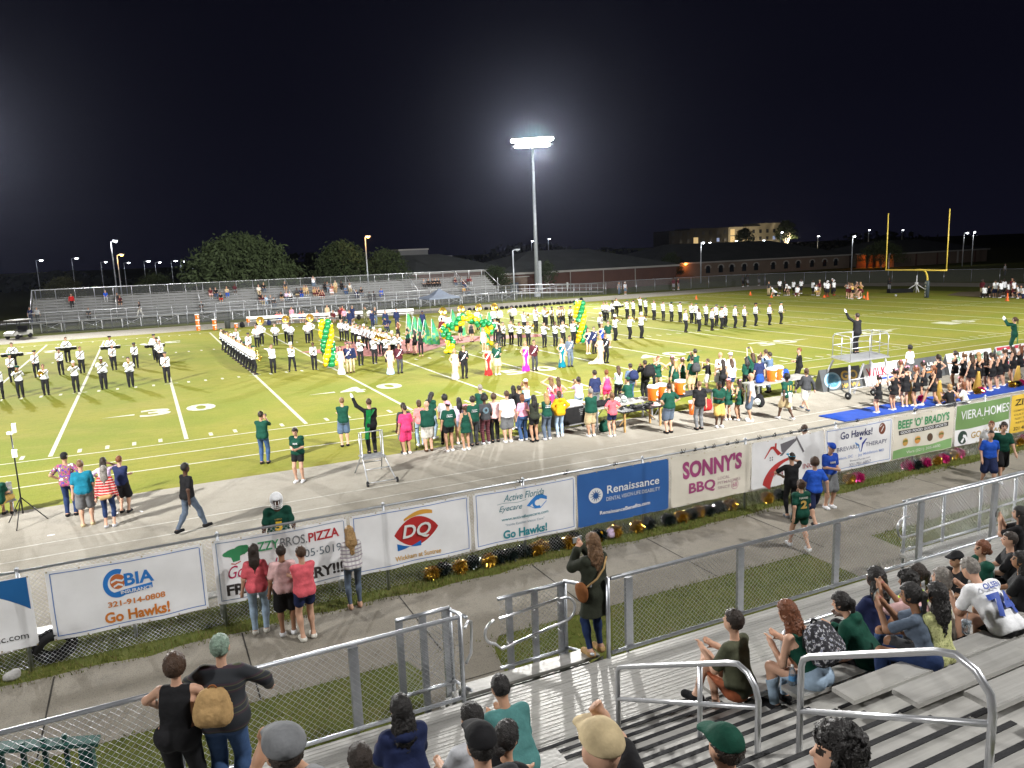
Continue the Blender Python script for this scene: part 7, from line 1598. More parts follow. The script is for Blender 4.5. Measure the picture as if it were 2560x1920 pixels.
for k in range(24):
    a0, a1 = 6.283*k/24, 6.283*(k+.6)/24; P = [(r*math.cos(a), r*math.sin(a)) for r, a in ((.05,a0),(.05,a1),(.11,a1),(.11,a0))]; m.add([tuple(g.tf(x, -(.148-x*x*1.5), .28+z)) for x, z in P], [(0,1,2,3)])
m.build('print', ink('cloth_print', (.16,.26,.32)), o)
# sashes across the homecoming court
sash_m = mat('satin_sash', (.72,.68,.74), .35, spec=.5)
def sash(lab):
    o, g = who(lab); m = MB(); n = 12; w = .045; A = []; B = []
    for i in range(n+1):
        u = i/n; x = -.15+.30*u; z = .45-.44*u; y = (.165 if g.sex == 'f' else .150)-abs(x)**2*2.2-.03*(1-u)
        A.append(tuple(g.tf(x+w*.8, y, z+w*.5))); B.append(tuple(g.tf(x-w*.8, y+.004, z-w*.5)))
    m.add(A+B, [(i,i+1,n+2+i,n+1+i) for i in range(n)]); m.build('sash', sash_m, o)
for l in ('navy blazer and khaki trousers','dark purple suit','pale blue gown with','silver sequin gown left','black suit with a white sash','bright red gown','green jersey and khaki shorts beside','hot pink gown standing','burgundy shirt and grey','dark teal gown','slate grey suit beside','short navy dress near','navy shirt with a sash','cream gown with a long','black suit beside the cream','royal blue dress behind'): sash(l)
# conductors: sash and gloves
glove = mat('white_glove', (.82,.82,.84), .7); green_sash = mat('green_sequin', (.0,.16,.035), .35, var=.5, scale=60, spec=.6)
for l in ('conductor in black with','drum major with','conductor with a ponytail'):
    o, g = who(l); 
    for S, E, W in g.arm:
        d = (W-E)/np.linalg.norm(W-E); V, F = surf([('c', W-d*.03, W+d*.10, .034, .040), ('c', W+d*.09, W+d*.17, .036, .018)], .014); meshobj('glove', to_mesh('glove', [(V,F,0)]), glove, o)
    if 'drum major' in l: continue
    m = MB(); A = [tuple(g.tf(x, y, z)) for x, y, z in ((.02,-.135,.47),(.0,-.150,.30),(-.04,-.150,.10),(-.10,-.155,-.20),(-.13,-.14,-.45))]; B = [tuple(g.tf(x, y, z)) for x, y, z in ((-.14,-.10,.47),(-.15,-.135,.30),(-.18,-.12,.10),(-.21,-.11,-.20),(-.23,-.10,-.45))]
    m.add(A+B, [(i,i+1,6+i,5+i) for i in range(4)]); m.add([tuple(g.tf(x, y, z)) for x, y, z in ((-.15,-.12,.20),(-.06,-.158,.20),(.15,-.125,.46),(.07,-.12,.48))], [(0,1,2,3)]); m.build('sash', green_sash, o)
# helmet face guards and football helmets in hands
o, g = who('leaning over the banner fence'); m = MB(); H_ = lambda x, y, z: tuple(g.Hc+g.Hm @ A_(x,y,z))
for z in (-.03,-.065,-.10): m.tube([H_(.10*math.sin(t), .03+.13*math.cos(t), z) for t in [-1.3+.325*i for i in range(9)]], .007, 6)
for x in (-.03,.03): m.tube([H_(x,.155,-.10),H_(x,.165,-.03),H_(x,.15,.05)], .007, 6)
m.build('face_guard', white_paint, o)
m = MB(); m.box((0,.0,0),(.02,.20,.004)); 
# white towel of player 11
o, g = who('number 11'); m = MB(); V, F = surf([('c', g.tf(.0,-.13,.06), g.tf(.0,-.15,-.22), .07, .05)], .02); meshobj('towel', to_mesh('towel', [(V,F,0)]), cmat('white'), o)
V, F = surf([('c', g.tf(-.10,0,.05), g.tf(.10,0,.05), .128, .128)], .02, [lambda P: np.abs(P[...,2]-g.tf(0,0,.03)[2])-.07]); meshobj('undershirt', to_mesh('undershirt', [(V,F,0)]), cmat('white'), o)
# ---------------------------------------------------------------- balloons, carpet, flags
bg_ = mat('balloon_green', (.008,.20,.06), .22, spec=.6); by_ = mat('balloon_yellow', (.78,.50,.01), .22, spec=.6)
m = MB(); m.lathe([(.004,-.165),(.018,-.15),(.012,-.14),(.055,-.11),(.105,-.05),(.125,.02),(.115,.075),(.075,.118),(.02,.135),(.0,.137)], 14); bal = m.mesh('balloon')
def balloon(t, p, mm, g, r=1):
    o = meshobj('balloon', bal, mm, t, p, (g.uniform(-1.2,1.2), g.uniform(-1.2,1.2), g.uniform(0,6.28))); o.scale = (r,)*3
def bcolumn(x, y, h, label, seed, tilt=0):
    t = empty('balloon_column', (x,y,0), 0, label, 'balloon column', 'green and yellow balloon columns'); g = random.Random(seed); n = int(h/.29)
    m = MB(); m.tube([(0,0,0),(tilt*h,0,h)], .02, 6); m.lathe([(.28,0),(.28,.04),(.0,.05)], 16); m.build('stand', pole_m, t)
    for i in range(n):
        for k in range(4):
            a = k*1.5708+i*.42; z = .20+i*.29
            balloon(t, (tilt*z+.27*math.cos(a), .27*math.sin(a), z), bg_ if ((k+0) % 2) else by_, g, g.uniform(1.55,1.8))
bcolumn(-9.1, 16.4, 3.15, 'left spiral column of green and yellow balloons, leaning a little', 1, -.055); bcolumn(8.9, 16.2, 3.1, 'right spiral column of green and yellow balloons', 2, -.02)
t = empty('balloon_arch', (.5,17.0,0), 0, 'zigzag arch of green and yellow balloons at midfield', 'balloon arch'); g = random.Random(4)
P = [Vector(p) for p in ((-1.65,-.1,.12),(-1.25,-.1,.55),(-1.5,0,1.10),(-1.85,0,1.72),(-1.0,0,1.80),(.0,.1,2.50),(.62,.1,1.98),(1.30,.1,1.78),(1.95,.2,1.62),(1.35,.2,1.05),(1.25,.2,.60),(1.75,.25,.15))]
m = MB(); m.tube(P, .02, 6); m.build('frame', pole_m, t); k = 0
for a, b in zip(P, P[1:]):
    d = b-a; n = max(1, round(d.length/.20)); u = d.orthogonal().normalized(); v = d.cross(u).normalized()
    for i in range(n):
        for q in range(2):
            an = k*1.15+q*3.14; c = a+d*i/n+(u*math.cos(an)+v*math.sin(an))*.19; balloon(t, c, by_ if (k//2+q) % 2 else bg_, g, g.uniform(1.3,1.55)); 
        k += 1
red_c = layered('pink_carpet', (.38,.145,.125), [((.30,.10,.09),1.5,.4,.7,4,(1,1,1)), ((.44,.19,.165),6,.5,.8,3,(1,1,1))], bump=.25)
star = [(-9.3,25.6),(-5.6,27.2),(-5.0,30.2),(-2.0,27.5),(3.0,28.4),(5.0,25.6),(9.6,23.2),(9.0,21.6),(4.6,22.6),(1.0,22.2),(-2.2,18.9),(-3.4,19.3),(-4.2,20.6),(-5.2,18.9),(-6.6,20.6),(-7.4,22.4)]
m = MB(); m.add([(x+2.2,y-24,.020) for x, y in star], [tuple(range(len(star)))]); o = m.build('carpet', red_c, None, (-2.2,24,0)); tag(o, 'large faded red star-shaped carpet laid on midfield', 'carpet')
flag_m = pattern('flagsilk', lambda t, v: ramp(t, noise_fac(t, v, 3.0), [(0, (.02,.16,.07)), (.42, (.05,.30,.08)), (.52, (.02,.22,.20)), (.60, (.28,.48,.12))], False), .45)
for i, (x, y, zt, lean, lab) in enumerate(((-2.2,21.9,2.58,.0,'green flag raised at the left of the flag line'),(-1.95,21.4,2.35,.05,'green flag second from the left'),(-1.6,21.2,2.24,.0,'green flag third from the left'),(-1.45,20.5,2.13,.05,'green flag fourth from the left, hanging narrow'),(-1.1,19.6,2.21,-.08,'green flag at the right of the flag line with its long tail'),(3.1,26.8,2.25,.02,'green flag behind the left shoulder of the arch'),(3.4,26,1.9,.05,'green flag behind the arch, second'),(5.2,26,1.75,0,'green flag behind the arch, third'),(5.9,26,1.85,.1,'green flag at the right of the arch'))):
    t = empty('flag', (x,y,0), 0, lab, 'flag', 'green colour guard flags'); m = MB(); m.tube([(lean*-1.2-.25,-.1,.75),(lean,0,zt+.03)], .014, 6); m.build('pole', white_paint, t)
    A = []; n = 9
    for r in range(n+1):
        for c in range(5): u, v = c/4, r/n; w = .12+.58*v*(1-.55*max(0,v-.6)); A.append((lean-.03*v+u*w+.04*math.sin(v*5+i)*u, .06*math.sin(u*6+v*4+i), zt-.02-v*1.72-u*.12*v))
    m = MB(); m.add(A, [(r*5+c, r*5+c+1, r*5+c+6, r*5+c+5) for r in range(n) for c in range(4)], 0, True); m.build('cloth', flag_m, t)
# ---------------------------------------------------------------- podiums
sil = mat('podium_silver', (.50,.51,.53), .4, .6, var=.08)
t = empty('conductor_stand', (-13.4,-9.0,0), 0, 'small silver rolling stand under the conductor in black', 'podium')
for x0, x1 in ((-.33,-.43),(.33,.43)):
    m = MB(); m.tube([(x1,-.85,.06),(x0,.05,.66),(x0,.05,1.45)], .022, 8); m.build('leg', sil, t); m = MB(); m.tube([(x1,.75,.03),(x0,.25,.66),(x0,.30,1.40)], .022, 8); m.build('leg', sil, t)
m = MB(); m.box((0,.15,.66),(.72,.55,.04)); m.build('platform', sil, t)
m = MB(); m.tube([(-.33,.05,1.45),(.33,.05,1.45)], .02, 8); m.tube([(-.37,-.4,.40),(.37,-.4,.40)], .018, 6); m.tube([(-.42,-.80,.10),(.42,-.80,.10)], .018, 6); m.tube([(-.38,.45,.4),(.38,.45,.4)], .016, 6); m.build('rung_rails', sil, t)
for x in (-.45,.45): m = MB(); m.lathe([(0,-.025),(.08,-.025),(.09,0),(.08,.025),(0,.025)], 14, (x,-.85,.09), ax='X'); m.build('wheel', rubber, t)
t = empty('podium', (8.9,-7.6,0), 0, 'tall silver railed podium under the drum major on the sideline', 'podium')
m = MB(); m.prism([(-1.25,-.75,1.44),(1.15,-.75,1.44),(1.85,.75,1.44),(-.75,.75,1.44)], (0,0,.07)); m.build('platform', sil, t)
for (x0,y0),(x1,y1) in (((-1.15,-.65),(-1.9,-1.3)),((1.0,-.65),(.7,-1.2)),((1.65,.65),(1.95,.9)),((-.65,.65),(-1.4,.8)),((.1,-.7),(-.5,-1.3)),((-.3,-.7),(-1.3,-.95))): m = MB(); m.box(((x0+x1)/2,(y0+y1)/2,.72),(.07,.06,1.45), ry=math.atan2(x0-x1,1.44), rx=-math.atan2(y0-y1,1.44)); m.build('leg', sil, t)
m = MB(); m.tube([(-1.5,-1.0,.75),(.85,-1.0,.75)], .02, 6); m.tube([(-1.7,-1.1,.4),(-.2,-1.15,.4),(.8,-1.1,.1)], .018, 6); m.tube([(-.9,.7,.8),(1.7,.75,.8)], .02, 6)
for i in range(5): m.tube([(.9+.05*i,-.95+.3*i*.1,.25*i+.15),(1.35+.04*i,-.7,.25*i+.15)], .02, 6)
m.build('bracing', sil, t)
m = MB(); c = [(-1.2,-.7),(1.1,-.7),(1.75,.7),(-.7,.7)]
for i in range(4):
    (x0,y0),(x1,y1) = c[i], c[(i+1)%4]
    m.tube([(x0,y0,1.5),(x0,y0,2.42),(x0+(x1-x0)*.08,y0+(y1-y0)*.08,2.52),(x0+(x1-x0)*.92,y0+(y1-y0)*.92,2.52),(x1,y1,2.42)], .02, 8); m.tube([(x0,y0,2.02),(x1,y1,2.02)], .016, 6); m.tube([((x0+x1)/2,(y0+y1)/2,1.5),((x0+x1)/2,(y0+y1)/2,2.52)], .018, 6)
m.build('railing', sil, t)
for x, y in ((-1.95,-1.3),(-.5,-1.35),(.72,-1.25)): m = MB(); m.lathe([(0,-.04),(.14,-.04),(.16,0),(.14,.04),(0,.04)], 16, (x,y,.16), ax='X'); m.lathe([(0,-.05),(.05,-.05),(.05,.05),(0,.05)], 10, (x,y,.16), 1, 'X'); m.build('wheel', [rubber, sil], t)
o = who('conductor with a ponytail')[0]; t = empty('conductor_stand', (o.location.x,o.location.y,0), 0, 'small podium hidden behind the cheerleaders at the right edge', 'podium')
m = MB(); m.box((0,0,1.12),(.9,.8,.06)); m.build('platform', sil, t)
for x in (-.4,.4):
    for y in (-.35,.35): m = MB(); m.tube([(x*1.2,y*1.2,0),(x,y,1.1)], .025, 6); m.build('leg', sil, t)
# ---------------------------------------------------------------- sideline tables, coolers, case, benches
cool_o = mat('cooler_orange', (.78,.17,.02), .4, var=.05, scale=3); cool_w = mat('cooler_white', (.80,.80,.80), .4)
def cooler(x, y, z, label, s=1, letter='G', grp='orange drink coolers'):
    t = empty('drink_cooler', (x,y,z), R(20), label, 'cooler', grp, s); m = MB(); m.lathe([(0,.0),(.17,.0),(.185,.02),(.20,.46)], 20); m.build('body', cool_o, t)
    m = MB(); m.lathe([(.205,.455),(.215,.47),(.215,.53),(.19,.55),(0,.555)], 20); m.lathe([(.215,.47),(.22,.475),(.22,.52),(.215,.53)], 20); m.build('lid', cool_w, t)
    m = MB(); put_text(m, letter, .13, .20, lambda u, v: (.197*math.sin(u/.197), -.199*math.cos(u/.197)-.002, .27+v), .03); m.build('lettering', cool_w, t)
    m = MB(); m.box((-.04,-.20,.05),(.05,.05,.04)); m.build('tap', cool_w, t)
tb = mat('table_black', (.02,.02,.022), .45, var=.2); pine = mat('pine_leg', (.45,.27,.10), .6, var=.2); benchw = plank
def table(x0, y0, L, W, h, rz, label, top, leg, name='table'):
    t = empty(name, (x0,y0,0), rz, label, 'table'); m = MB(); m.box((L/2,W/2,h),(L,W,.05)); m.build('tabletop', top, t)
    for x in (.15,L-.15):
        for y in (.08,W-.08): m = MB(); m.box((x,y,h/2-.02),(.06,.06,h-.04)); m.build('leg', leg, t)
    m = MB(); m.tube([(.15,W/2,.2),(.7,W/2,h-.05)], .02, 6); m.tube([(L-.15,W/2,.2),(L-.7,W/2,h-.05)], .02, 6); m.build('brace', leg, t); return t
table(-4.05, -8.55, 2.0, .75, .76, R(5), 'black-topped table with pine legs and gear by the sideline', tb, pine)
table(-4.6, -7.55, 3.0, .70, .78, R(6), 'long grey bench table carrying white helmets', benchw, steel); table(-1.9, -7.75, 3.2, .70, .80, R(8), 'long dark bench table carrying three orange coolers', tb, steel); table(3.2, -7.6, 3.4, .9, .82, R(4), 'grey bench table carrying two orange coolers at the right', benchw, steel)
for a in ((-1.95,-7.5,.825,'orange cooler on the bench table, left of three'),(-1.45,-7.35,.825,'orange cooler half behind the left one'),(-.48,-7.25,.85,'orange cooler at the right of three on the bench table'),(4.35,-7.2,.845,'large orange cooler on the right table, front one'),(4.85,-7.05,.845,'orange cooler on the right table, behind the front one')): cooler(*a, s=1.05)
cooler(.05, -7.45, 0, 'orange cooler standing on the ground by the gold-pants player')
hel = mat('helmet_white', (.78,.80,.80), .25, spec=.6)
def helmet(x, y, z, rz, label, stripe=COL['green']):
    t = empty('football_helmet', (x,y,z), rz, label, 'helmet', 'football helmets'); V, F = surf([('e', A_(0,0,.13), I3, (.115,.135,.125)), ('e', A_(0,-.03,.07), I3, (.105,.10,.09))], .016, [lambda P: -np.maximum(.06-P[...,1], P[...,2]-.15), lambda P: .005-P[...,2]]); meshobj('shell', to_mesh('shell', [(V,F,0)]), hel, t)
    m = MB()
    for zz in (.05,.085,.12): m.tube([(.10*math.sin(a), .02+.13*math.cos(a), zz) for a in [-1.3+.325*i for i in range(9)]], .007, 5)
    m.build('face_guard', ink('guard_green', COL['green']), t)
    m = MB(); m.tube([(0,-.125*math.cos(a)-.006*math.cos(a), .13+.13*math.sin(a)) for a in [0.1+.2*i for i in range(8)]], .012, 4); m.build('stripe', ink('guard_green'), t)
helmet(-3.35, -7.15, .805, R(200), 'white football helmet on the bench table, left of two'); helmet(-3.02, -7.10, .805, R(170), 'white football helmet on the bench table, right of two'); helmet(3.45, -9.1, .0, R(120), 'white football helmet held low beside number 11')
helmet(1.75, -9.15, .45, R(170), 'white helmet held by the player in gold pants'); helmet(57.1, 28.3, 0, 0, 'white helmet lying on the grass left of the goalpost')
# gear on the black table
m = MB(); g = random.Random(2)
for i in range(10): m.box((g.uniform(-.7,.7),g.uniform(-.22,.22),.03+.02*g.random()),(g.uniform(.06,.3),g.uniform(.06,.2),.06), rz=g.uniform(0,3))
tag(m.build('radio_gear', dark, None, (-3.0,-8.1,.79)), 'small black radio and headset gear spread on the black-topped table', 'equipment')
m = MB(); m.lathe([(.10,0),(.11,.06),(.06,.10),(0,.105)], 14); m.lathe([(.2,.0),(.2,.01),(0,.012)], 14); tag(m.build('pink_cap', cmat('palepink'), None, (-2.3,-8.15,.79)), 'pale pink cap lying on the end of the black-topped table', 'cap')
for i, (x, y, lab) in enumerate(((-4.3,-7.25,'dark bags heaped on the bench table left of the helmets'),(-3.9,-7.2,'black shoulder pads on the bench table beside the helmets'))):
    V, F = surf([('e', A_(0,0,.10), I3, (.26,.18,.12)), ('e', A_(.18,.05,.14), I3, (.14,.14,.12)), ('e', A_(-.18,-.03,.08), I3, (.14,.15,.08))], .03, jitter=.006); tag(meshobj('bag', to_mesh('bag', [(V,F,0)]), cmat('black'), None, (x,y,.80)), lab, 'bag')
# rolling black road case
t = empty('road_case', (-5.25,-6.9,0), R(8), 'black wheeled road case with a white top between the yellow hoodie and green polo', 'case')
m = MB(); m.box((0,.35,.52),(1.5,.75,.72)); m.build('body', mat('case_black', (.014,.014,.015), .5, var=.3), t); m = MB(); m.box((0,.35,.91),(1.54,.79,.07)); m.build('lid', white_paint, t)
m = MB()
for x in (-.75,.75): m.box((x,-.025,.52),(.04,.03,.74)); m.box((x,.72,.52),(.04,.03,.74))
m.box((0,-.03,.17),(1.5,.03,.04)); m.box((0,-.03,.86),(1.5,.03,.04)); m.build('edging', alum, t)
for x in (-.6,.6): m = MB(); m.lathe([(0,-.03),(.07,-.03),(.07,.03),(0,.03)], 12, (x,.05,.08), ax='X'); m.build('caster', rubber, t)
m = MB()
for i in range(4): put_text(m, ('MARCHING','BAND','VIERA','HAWKS')[i], .22-.03*i, .04, lambda u, v, i=i: (.48+u,-.03,.72-.07*i+v), .01)
m.build('lettering', ink('case_grey', (.3,.3,.3)), t)
def bag(x, y, z, c, label, s=1.0, name='bag', rz=0):
    t = empty(name, (x,y,z), rz, label, name.replace('_',' '), None, s)
    V, F = surf([('c', A_(-.10,0,.12), A_(.10,0,.12), .12, .12), ('c', A_(-.09,0,.22), A_(.09,0,.22), .12, .12), ('c', A_(-.06,0,.33), A_(.06,0,.33), .11, .11), ('e', A_(0,-.11,.15), I3, (.12,.04,.09), .02)], .022, [lambda P: .005-P[...,2]], k=.07, jitter=.003)
    meshobj('body', to_mesh('body', [(V,F,0)]), PATT.get(c) or cmat(c), t); m = MB(); m.tube(arc((0,0,.42),.05,0,180,6), .012, 6); m.tube([(-.08,.10,.40),(-.10,.17,.25),(-.08,.10,.06)], .016, 6); m.tube([(.08,.10,.40),(.10,.17,.25),(.08,.10,.06)], .016, 6); m.build('straps', cmat('black'), t); return t
bag(-4.45, -7.95, 0, 'green', 'dark green backpack on the ground under the table by the red t-shirt'); bag(-7.0, -7.15, 0, 'black', 'black bag on the grass behind the long-haired woman', 1.0); bag(3.1, -7.85, 0, 'black', 'black duffel bag on the track under the right table', 1.2, rz=1); bag(.9, -7.2, 0, 'red', 'red cooler bag behind the cheerleaders by the tables', 1.1); bag(3.6, -7.3, .85, 'royal', 'bright blue bag on the right table', .9); bag(5.3, -7.0, .85, 'royal', 'blue bag at the right end of the right table', .9)
# worn or carried bags
def on_back(lab, c, label, z=.10, s=1, dy=0):
    o, g = who(lab); k = o.scale.x; p = Matrix.Rotation(o.rotation_euler.z,3,'Z') @ Vector(g.tf(0,-.18-.10+dy,z)) * k; t = bag(o.location.x+p.x, o.location.y+p.y, o.location.z+p.z, c, label, s, 'backpack'); M = Matrix.Rotation(o.rotation_euler.z,3,'Z') @ Matrix(g.T.tolist()); t.rotation_euler = M.to_euler(); return t
on_back('man with a dark backpack behind', 'navy', 'dark navy backpack worn by the man behind the helmet table')
on_back('photographer in black', 'black', 'large black camera backpack worn by the photographer', s=1.25); on_back('man in green with a dark backpack', 'charcoal', 'dark backpack worn by the man in green')
on_back('leaning forward with a patterned', 'galaxy', 'dark patterned backpack on the green tank top', .08, .95)
bp_ = on_back('green-grey hair', 'tan', 'small tan backpack with brown straps on the striped sweater', .02, .84)
bp_.children[1].material_slots[0].material = cmat('leather')
o, g = who('long dark olive jacket'); k = o.scale.x; t = empty('shoulder_bag', o.location, o.rotation_euler.z, 'brown leather shoulder bag on the olive jacket', 'bag', None, k)
V, F = surf([('e', A_(-.235,-.02,.98), I3, (.055,.12,.14)), ('e', A_(-.25,-.02,1.04), I3, (.05,.11,.08))], .014); meshobj('body', to_mesh('body', [(V,F,0)]), cmat('leather'), t); m = MB(); m.tube([(-.22,-.10,1.08),(-.10,-.185,1.20),(.02,-.185,1.32),(.12,-.12,1.44)], .014, 6); m.build('strap', cmat('tan'), t)
o, g = who('red plaid shirt'); t = empty('hip_bag', o.location, o.rotation_euler.z, 'tan leather hip bag on the red plaid shirt', 'bag', None, o.scale.x); V, F = surf([('c', A_(-.08,-.17,.90), A_(.12,-.16,.93), .07, .06)], .02); meshobj('body', to_mesh('body', [(V,F,0)]), cmat('tan'), t); m = MB(); m.tube([(-.14,-.12,.94),(-.18,0,.98),(-.12,.12,1.0)], .015, 6); m.build('strap', cmat('tan'), t)
def phone(lab, label, big=False):
    o, g = who(lab); W = (g.arm[0][2]+g.arm[1][2])/2 if not big else g.arm[0][2]; d = A_(0,.06,.10); p = Matrix.Rotation(o.rotation_euler.z,3,'Z') @ Vector(W+d)*o.scale.x
    t = empty('phone', o.location+p, o.rotation_euler.z, label, 'phone', 'phones held up by spectators'); m = MB(); m.box((0,0,0),(.155,.012,.078)); m.build('body', ebony, t); m = MB(); m.box((0,-.0075,0),(.145,.002,.070)); m.build('screen', mat('phone_screen', (.02,.02,.03), .1, emit=(.42,.45,.40), es=.35), t)
phone('dark green polo and jeans','phone held by the man in the green polo by the sideline'); phone('lilac t-shirt and denim','phone held by the woman in lilac'); phone('long dark olive jacket','camera phone held up at the stand gate'); phone('slate blue cropped','phone in the hands of the slate cropped top'); phone('black holding a phone up at','phone held up at the right edge'); phone('blue-grey suit filming','phone held by the man in the blue-grey suit'); phone('holding a phone overhead','phone held overhead above the tables')
# drink bottles and cup in the stand
wat = mat('clear_plastic', (.75,.85,.95), .08, trans=.75, spec=.5); lbl = mat('bottle_label', (.10,.30,.60), .5)
def bottle(x, y, z, label):
    t = empty('water_bottle', (x,y,z), 0, label, 'bottle', 'water bottles on the stand bench'); m = MB(); m.lathe([(0,0),(.033,.0),(.033,.13),(.026,.165),(.013,.19),(.013,.20)], 14); m.build('body', wat, t); m = MB(); m.lathe([(.0345,.05),(.0345,.105)], 14); m.build('label_band', lbl, t); m = MB(); m.lathe([(.015,.195),(.015,.215),(0,.216)], 10); m.build('cap', cool_w, t)
bottle(-13.80, -26.22, 2.312, 'clear water bottle on the bench end, left of two'); bottle(-13.58, -26.32, 2.312, 'shorter clear water bottle on the bench end, right of two')
m = MB(); m.lathe([(0,0),(.035,0),(.047,.13),(.045,.13)], 14); m.lathe([(.049,.13),(.049,.137),(0,.14)], 14); m.tube([(0,0,.13),(.01,0,.22)], .004, 5); tag(m.build('plastic_cup', wat, None, (-11.95,-26.75,2.62)), 'clear plastic cup with a straw on the bench beside the white jersey', 'cup')
# ---------------------------------------------------------------- cheer mats, megaphones, pom-poms, A-frame signs
matb = mat('cheer_mat', (.012,.055,.33), .8, var=.15, scale=3)
m = MB(); m.prism([(3.55,-10.5,.006),(3.60,-11.75,.006),(22,-11.75,.006),(22,-10.5,.006)], (0,0,.035)); tag(m.build('cheer_mat', matb), 'long royal blue cheer mat rolled out on the track', 'mat')
mega = mat('megaphone_gold', (.55,.36,.08), .35, .3, var=.1)
for x, y, h, lab in ((8.0,-10.95,.95,'tall gold megaphone standing at the left of the mat'),(9.3,-11.3,.85,'gold megaphone by the walking cheerleader'),(12.4,-10.85,.85,'gold megaphone by the far cheer row'),(15.2,-10.8,.80,'gold megaphone at the right of the mat')):
    t = empty('megaphone', (x,y,.042), 0, lab, 'megaphone', 'gold cheer megaphones'); m = MB(); m.lathe([(.19,0),(.20,.01),(.06,h*.93),(.05,h),(.035,h)], 18); m.build('cone', mega, t); m = MB(); m.tube([(0,-.15,.35*h),(0,-.20,.42*h),(0,-.17,.55*h),(0,-.10,.58*h)], .012, 6); m.build('handle', ebony, t)
foil = {'g': mat('foil_gold', (.75,.45,.06), .18, .9), 'k': mat('foil_black', (.012,.020,.017), .15, .3, spec=.8), 'p': mat('foil_pink', (.55,.02,.16), .22, .5)}
pm = {}
for c in 'gkp':
    m = MB(); g = random.Random(ord(c))
    for _ in range(620):
        d = Vector((g.gauss(0,1),g.gauss(0,1),g.gauss(0,.75))).normalized(); L = g.uniform(.09,.17); w = d.orthogonal().normalized(); w = (w*math.cos(g.uniform(0,6))+d.cross(w)*math.sin(g.uniform(0,6)))*.010; a = d*.02; b = d*L*.6+Vector((0,0,.01)); e_ = d*L+Vector((g.gauss(0,.02),g.gauss(0,.02),-.02-.02*g.random()))
        m.add([a-w,a+w,b+w,b-w], [(0,1,2,3)]); m.add([b-w,b+w,e_+w*.6,e_-w*.6], [(0,1,2,3)])
    pm[c] = m.mesh('strands')
def pom(x, y, c, lab, z=.13, s=1, grp='pom-poms along the banner fence'):
    t = empty('pom_pom', (x,y,z*s), rnd.uniform(0,6), lab, 'pom-pom', grp, s); meshobj('strands', pm[c], foil[c], t); m = MB(); m.tube([(-.05,0,0),(.05,0,0)], .015, 6); m.build('handle', ebony, t)
cn = dict(g='gold', k='dark green-black', p='magenta'); places = ['under the ice-cream banner','under the gap before the eye banner','under the eye banner','under the blue banner','under the cream banner','under the house-roof banner','under the white football banner','under the cream and green banner','near the walking boys']
L = [(-14.4,'g'),(-14.12,'k'),(-13.78,'g'),(-13.45,'k'),(-13.1,'g'),(-12.85,'k'),(-12.55,'k'),(-12.22,'k'),(-11.95,'g'),(-11.75,'g'),(-11.4,'k'),(-11.12,'g'),(-10.9,'k'),(-10.3,'k'),(-9.85,'g'),(-9.25,'g'),(-8.88,'k'),(-8.35,'k'),(-7.95,'g'),(-7.6,'k'),(-7.35,'g'),(-7.1,'k'),(-6.7,'k'),(-6.35,'g'),(-5.2,'g'),(-4.75,'k'),(-2.2,'g'),(-1.9,'p'),(.2,'p'),(.45,'k'),(.85,'p'),(1.3,'g'),(1.6,'p'),(1.9,'k'),(2.2,'g'),(2.5,'p'),(5.2,'g'),(5.6,'p')]
n_ = {}
for x, c in L:
    y = -16.93+rnd.uniform(-.06,.10); pl = places[min(8, 0 if x < -13.6 else 1 if x < -13.2 else 2 if x < -11 else 3 if x < -8.5 else 4 if x < -5.9 else 5 if x < -3.3 else 6 if x < -.7 else 7 if x < 2 else 8)]
    n_[(c,pl)] = n_.get((c,pl), 0)+1; q = ('','second ','third ','fourth ','fifth ','sixth ')[n_[(c,pl)]-1]
    pom(x, y, c, f'{q}{cn[c]} foil pom-pom from the left {pl}', .14, 1.15)
for x, y, c, lab in ((8.75,-10.95,'p','magenta pom-pom by the tall megaphone'),(11.8,-11.25,'g','gold pom-pom on the mat by the seated adults'),(12.1,-11.2,'p','magenta pom-pom on the mat by the seated adults'),(14.2,-11.2,'g','gold pom-pom at the right of the mat'),(14.55,-11.2,'k','dark pom-pom at the right of the mat'),(14.9,-11.15,'p','magenta pom-pom at the right of the mat'),(12.6,-10.5,'k','dark pom-pom behind the megaphone of the far row')): pom(x, y, c, lab, .17, 1.1, 'pom-poms on the blue mat')
m = MB(); m.lathe([(0,0),(.04,0),(.04,.20),(.02,.24),(0,.245)], 12); tag(m.build('yellow_bottle', cmat('yellow'), None, (-10.28,-17.0,0)), 'yellow bottle standing among the pom-poms', 'bottle')
bag(-10.0, -16.95, 0, 'lilac', 'small pale patterned bag among the pom-poms', .55)
def aframe(x, y, w, h, rz, face, label, build):
    t = empty('sign_board', (x,y,0), rz, label, 'sign', 'A-frame sponsor boards on the sideline'); m = MB()
    m.prism([(0,-.30,0),(0,0,h),(0,.30,0)], (.02,0,0)); m.prism([(w-.02,-.30,0),(w-.02,0,h),(w-.02,.30,0)], (.02,0,0)); m.build('side', mat('board_grey', (.12,.125,.13), .6), t)
    m = MB(); m.prism([(0,-.305,0),(w,-.305,0),(w,-.01,h),(0,-.01,h)], (0,.015,0)); m.prism([(0,.305,0),(0,.01,h),(w,.01,h),(w,.305,0)], (0,-.015,0)); m.build('panel', face, t)
    f = lambda u, v: (u*w, -.310+.295*v-.004, v*h)
    for fn in build: 
        m = MB(); fn(m, f, w, h); 
        m.build('lettering', fn.mm, t)
def txt(s, cu, cv, sw, sh, c, rgb, bold=.03):
    def fn(m, f, w, h): put_text(m, s, sw, sh, lambda x, z: f(cu+x, cv+z), bold)
    fn.mm = ink(c, rgb); return fn
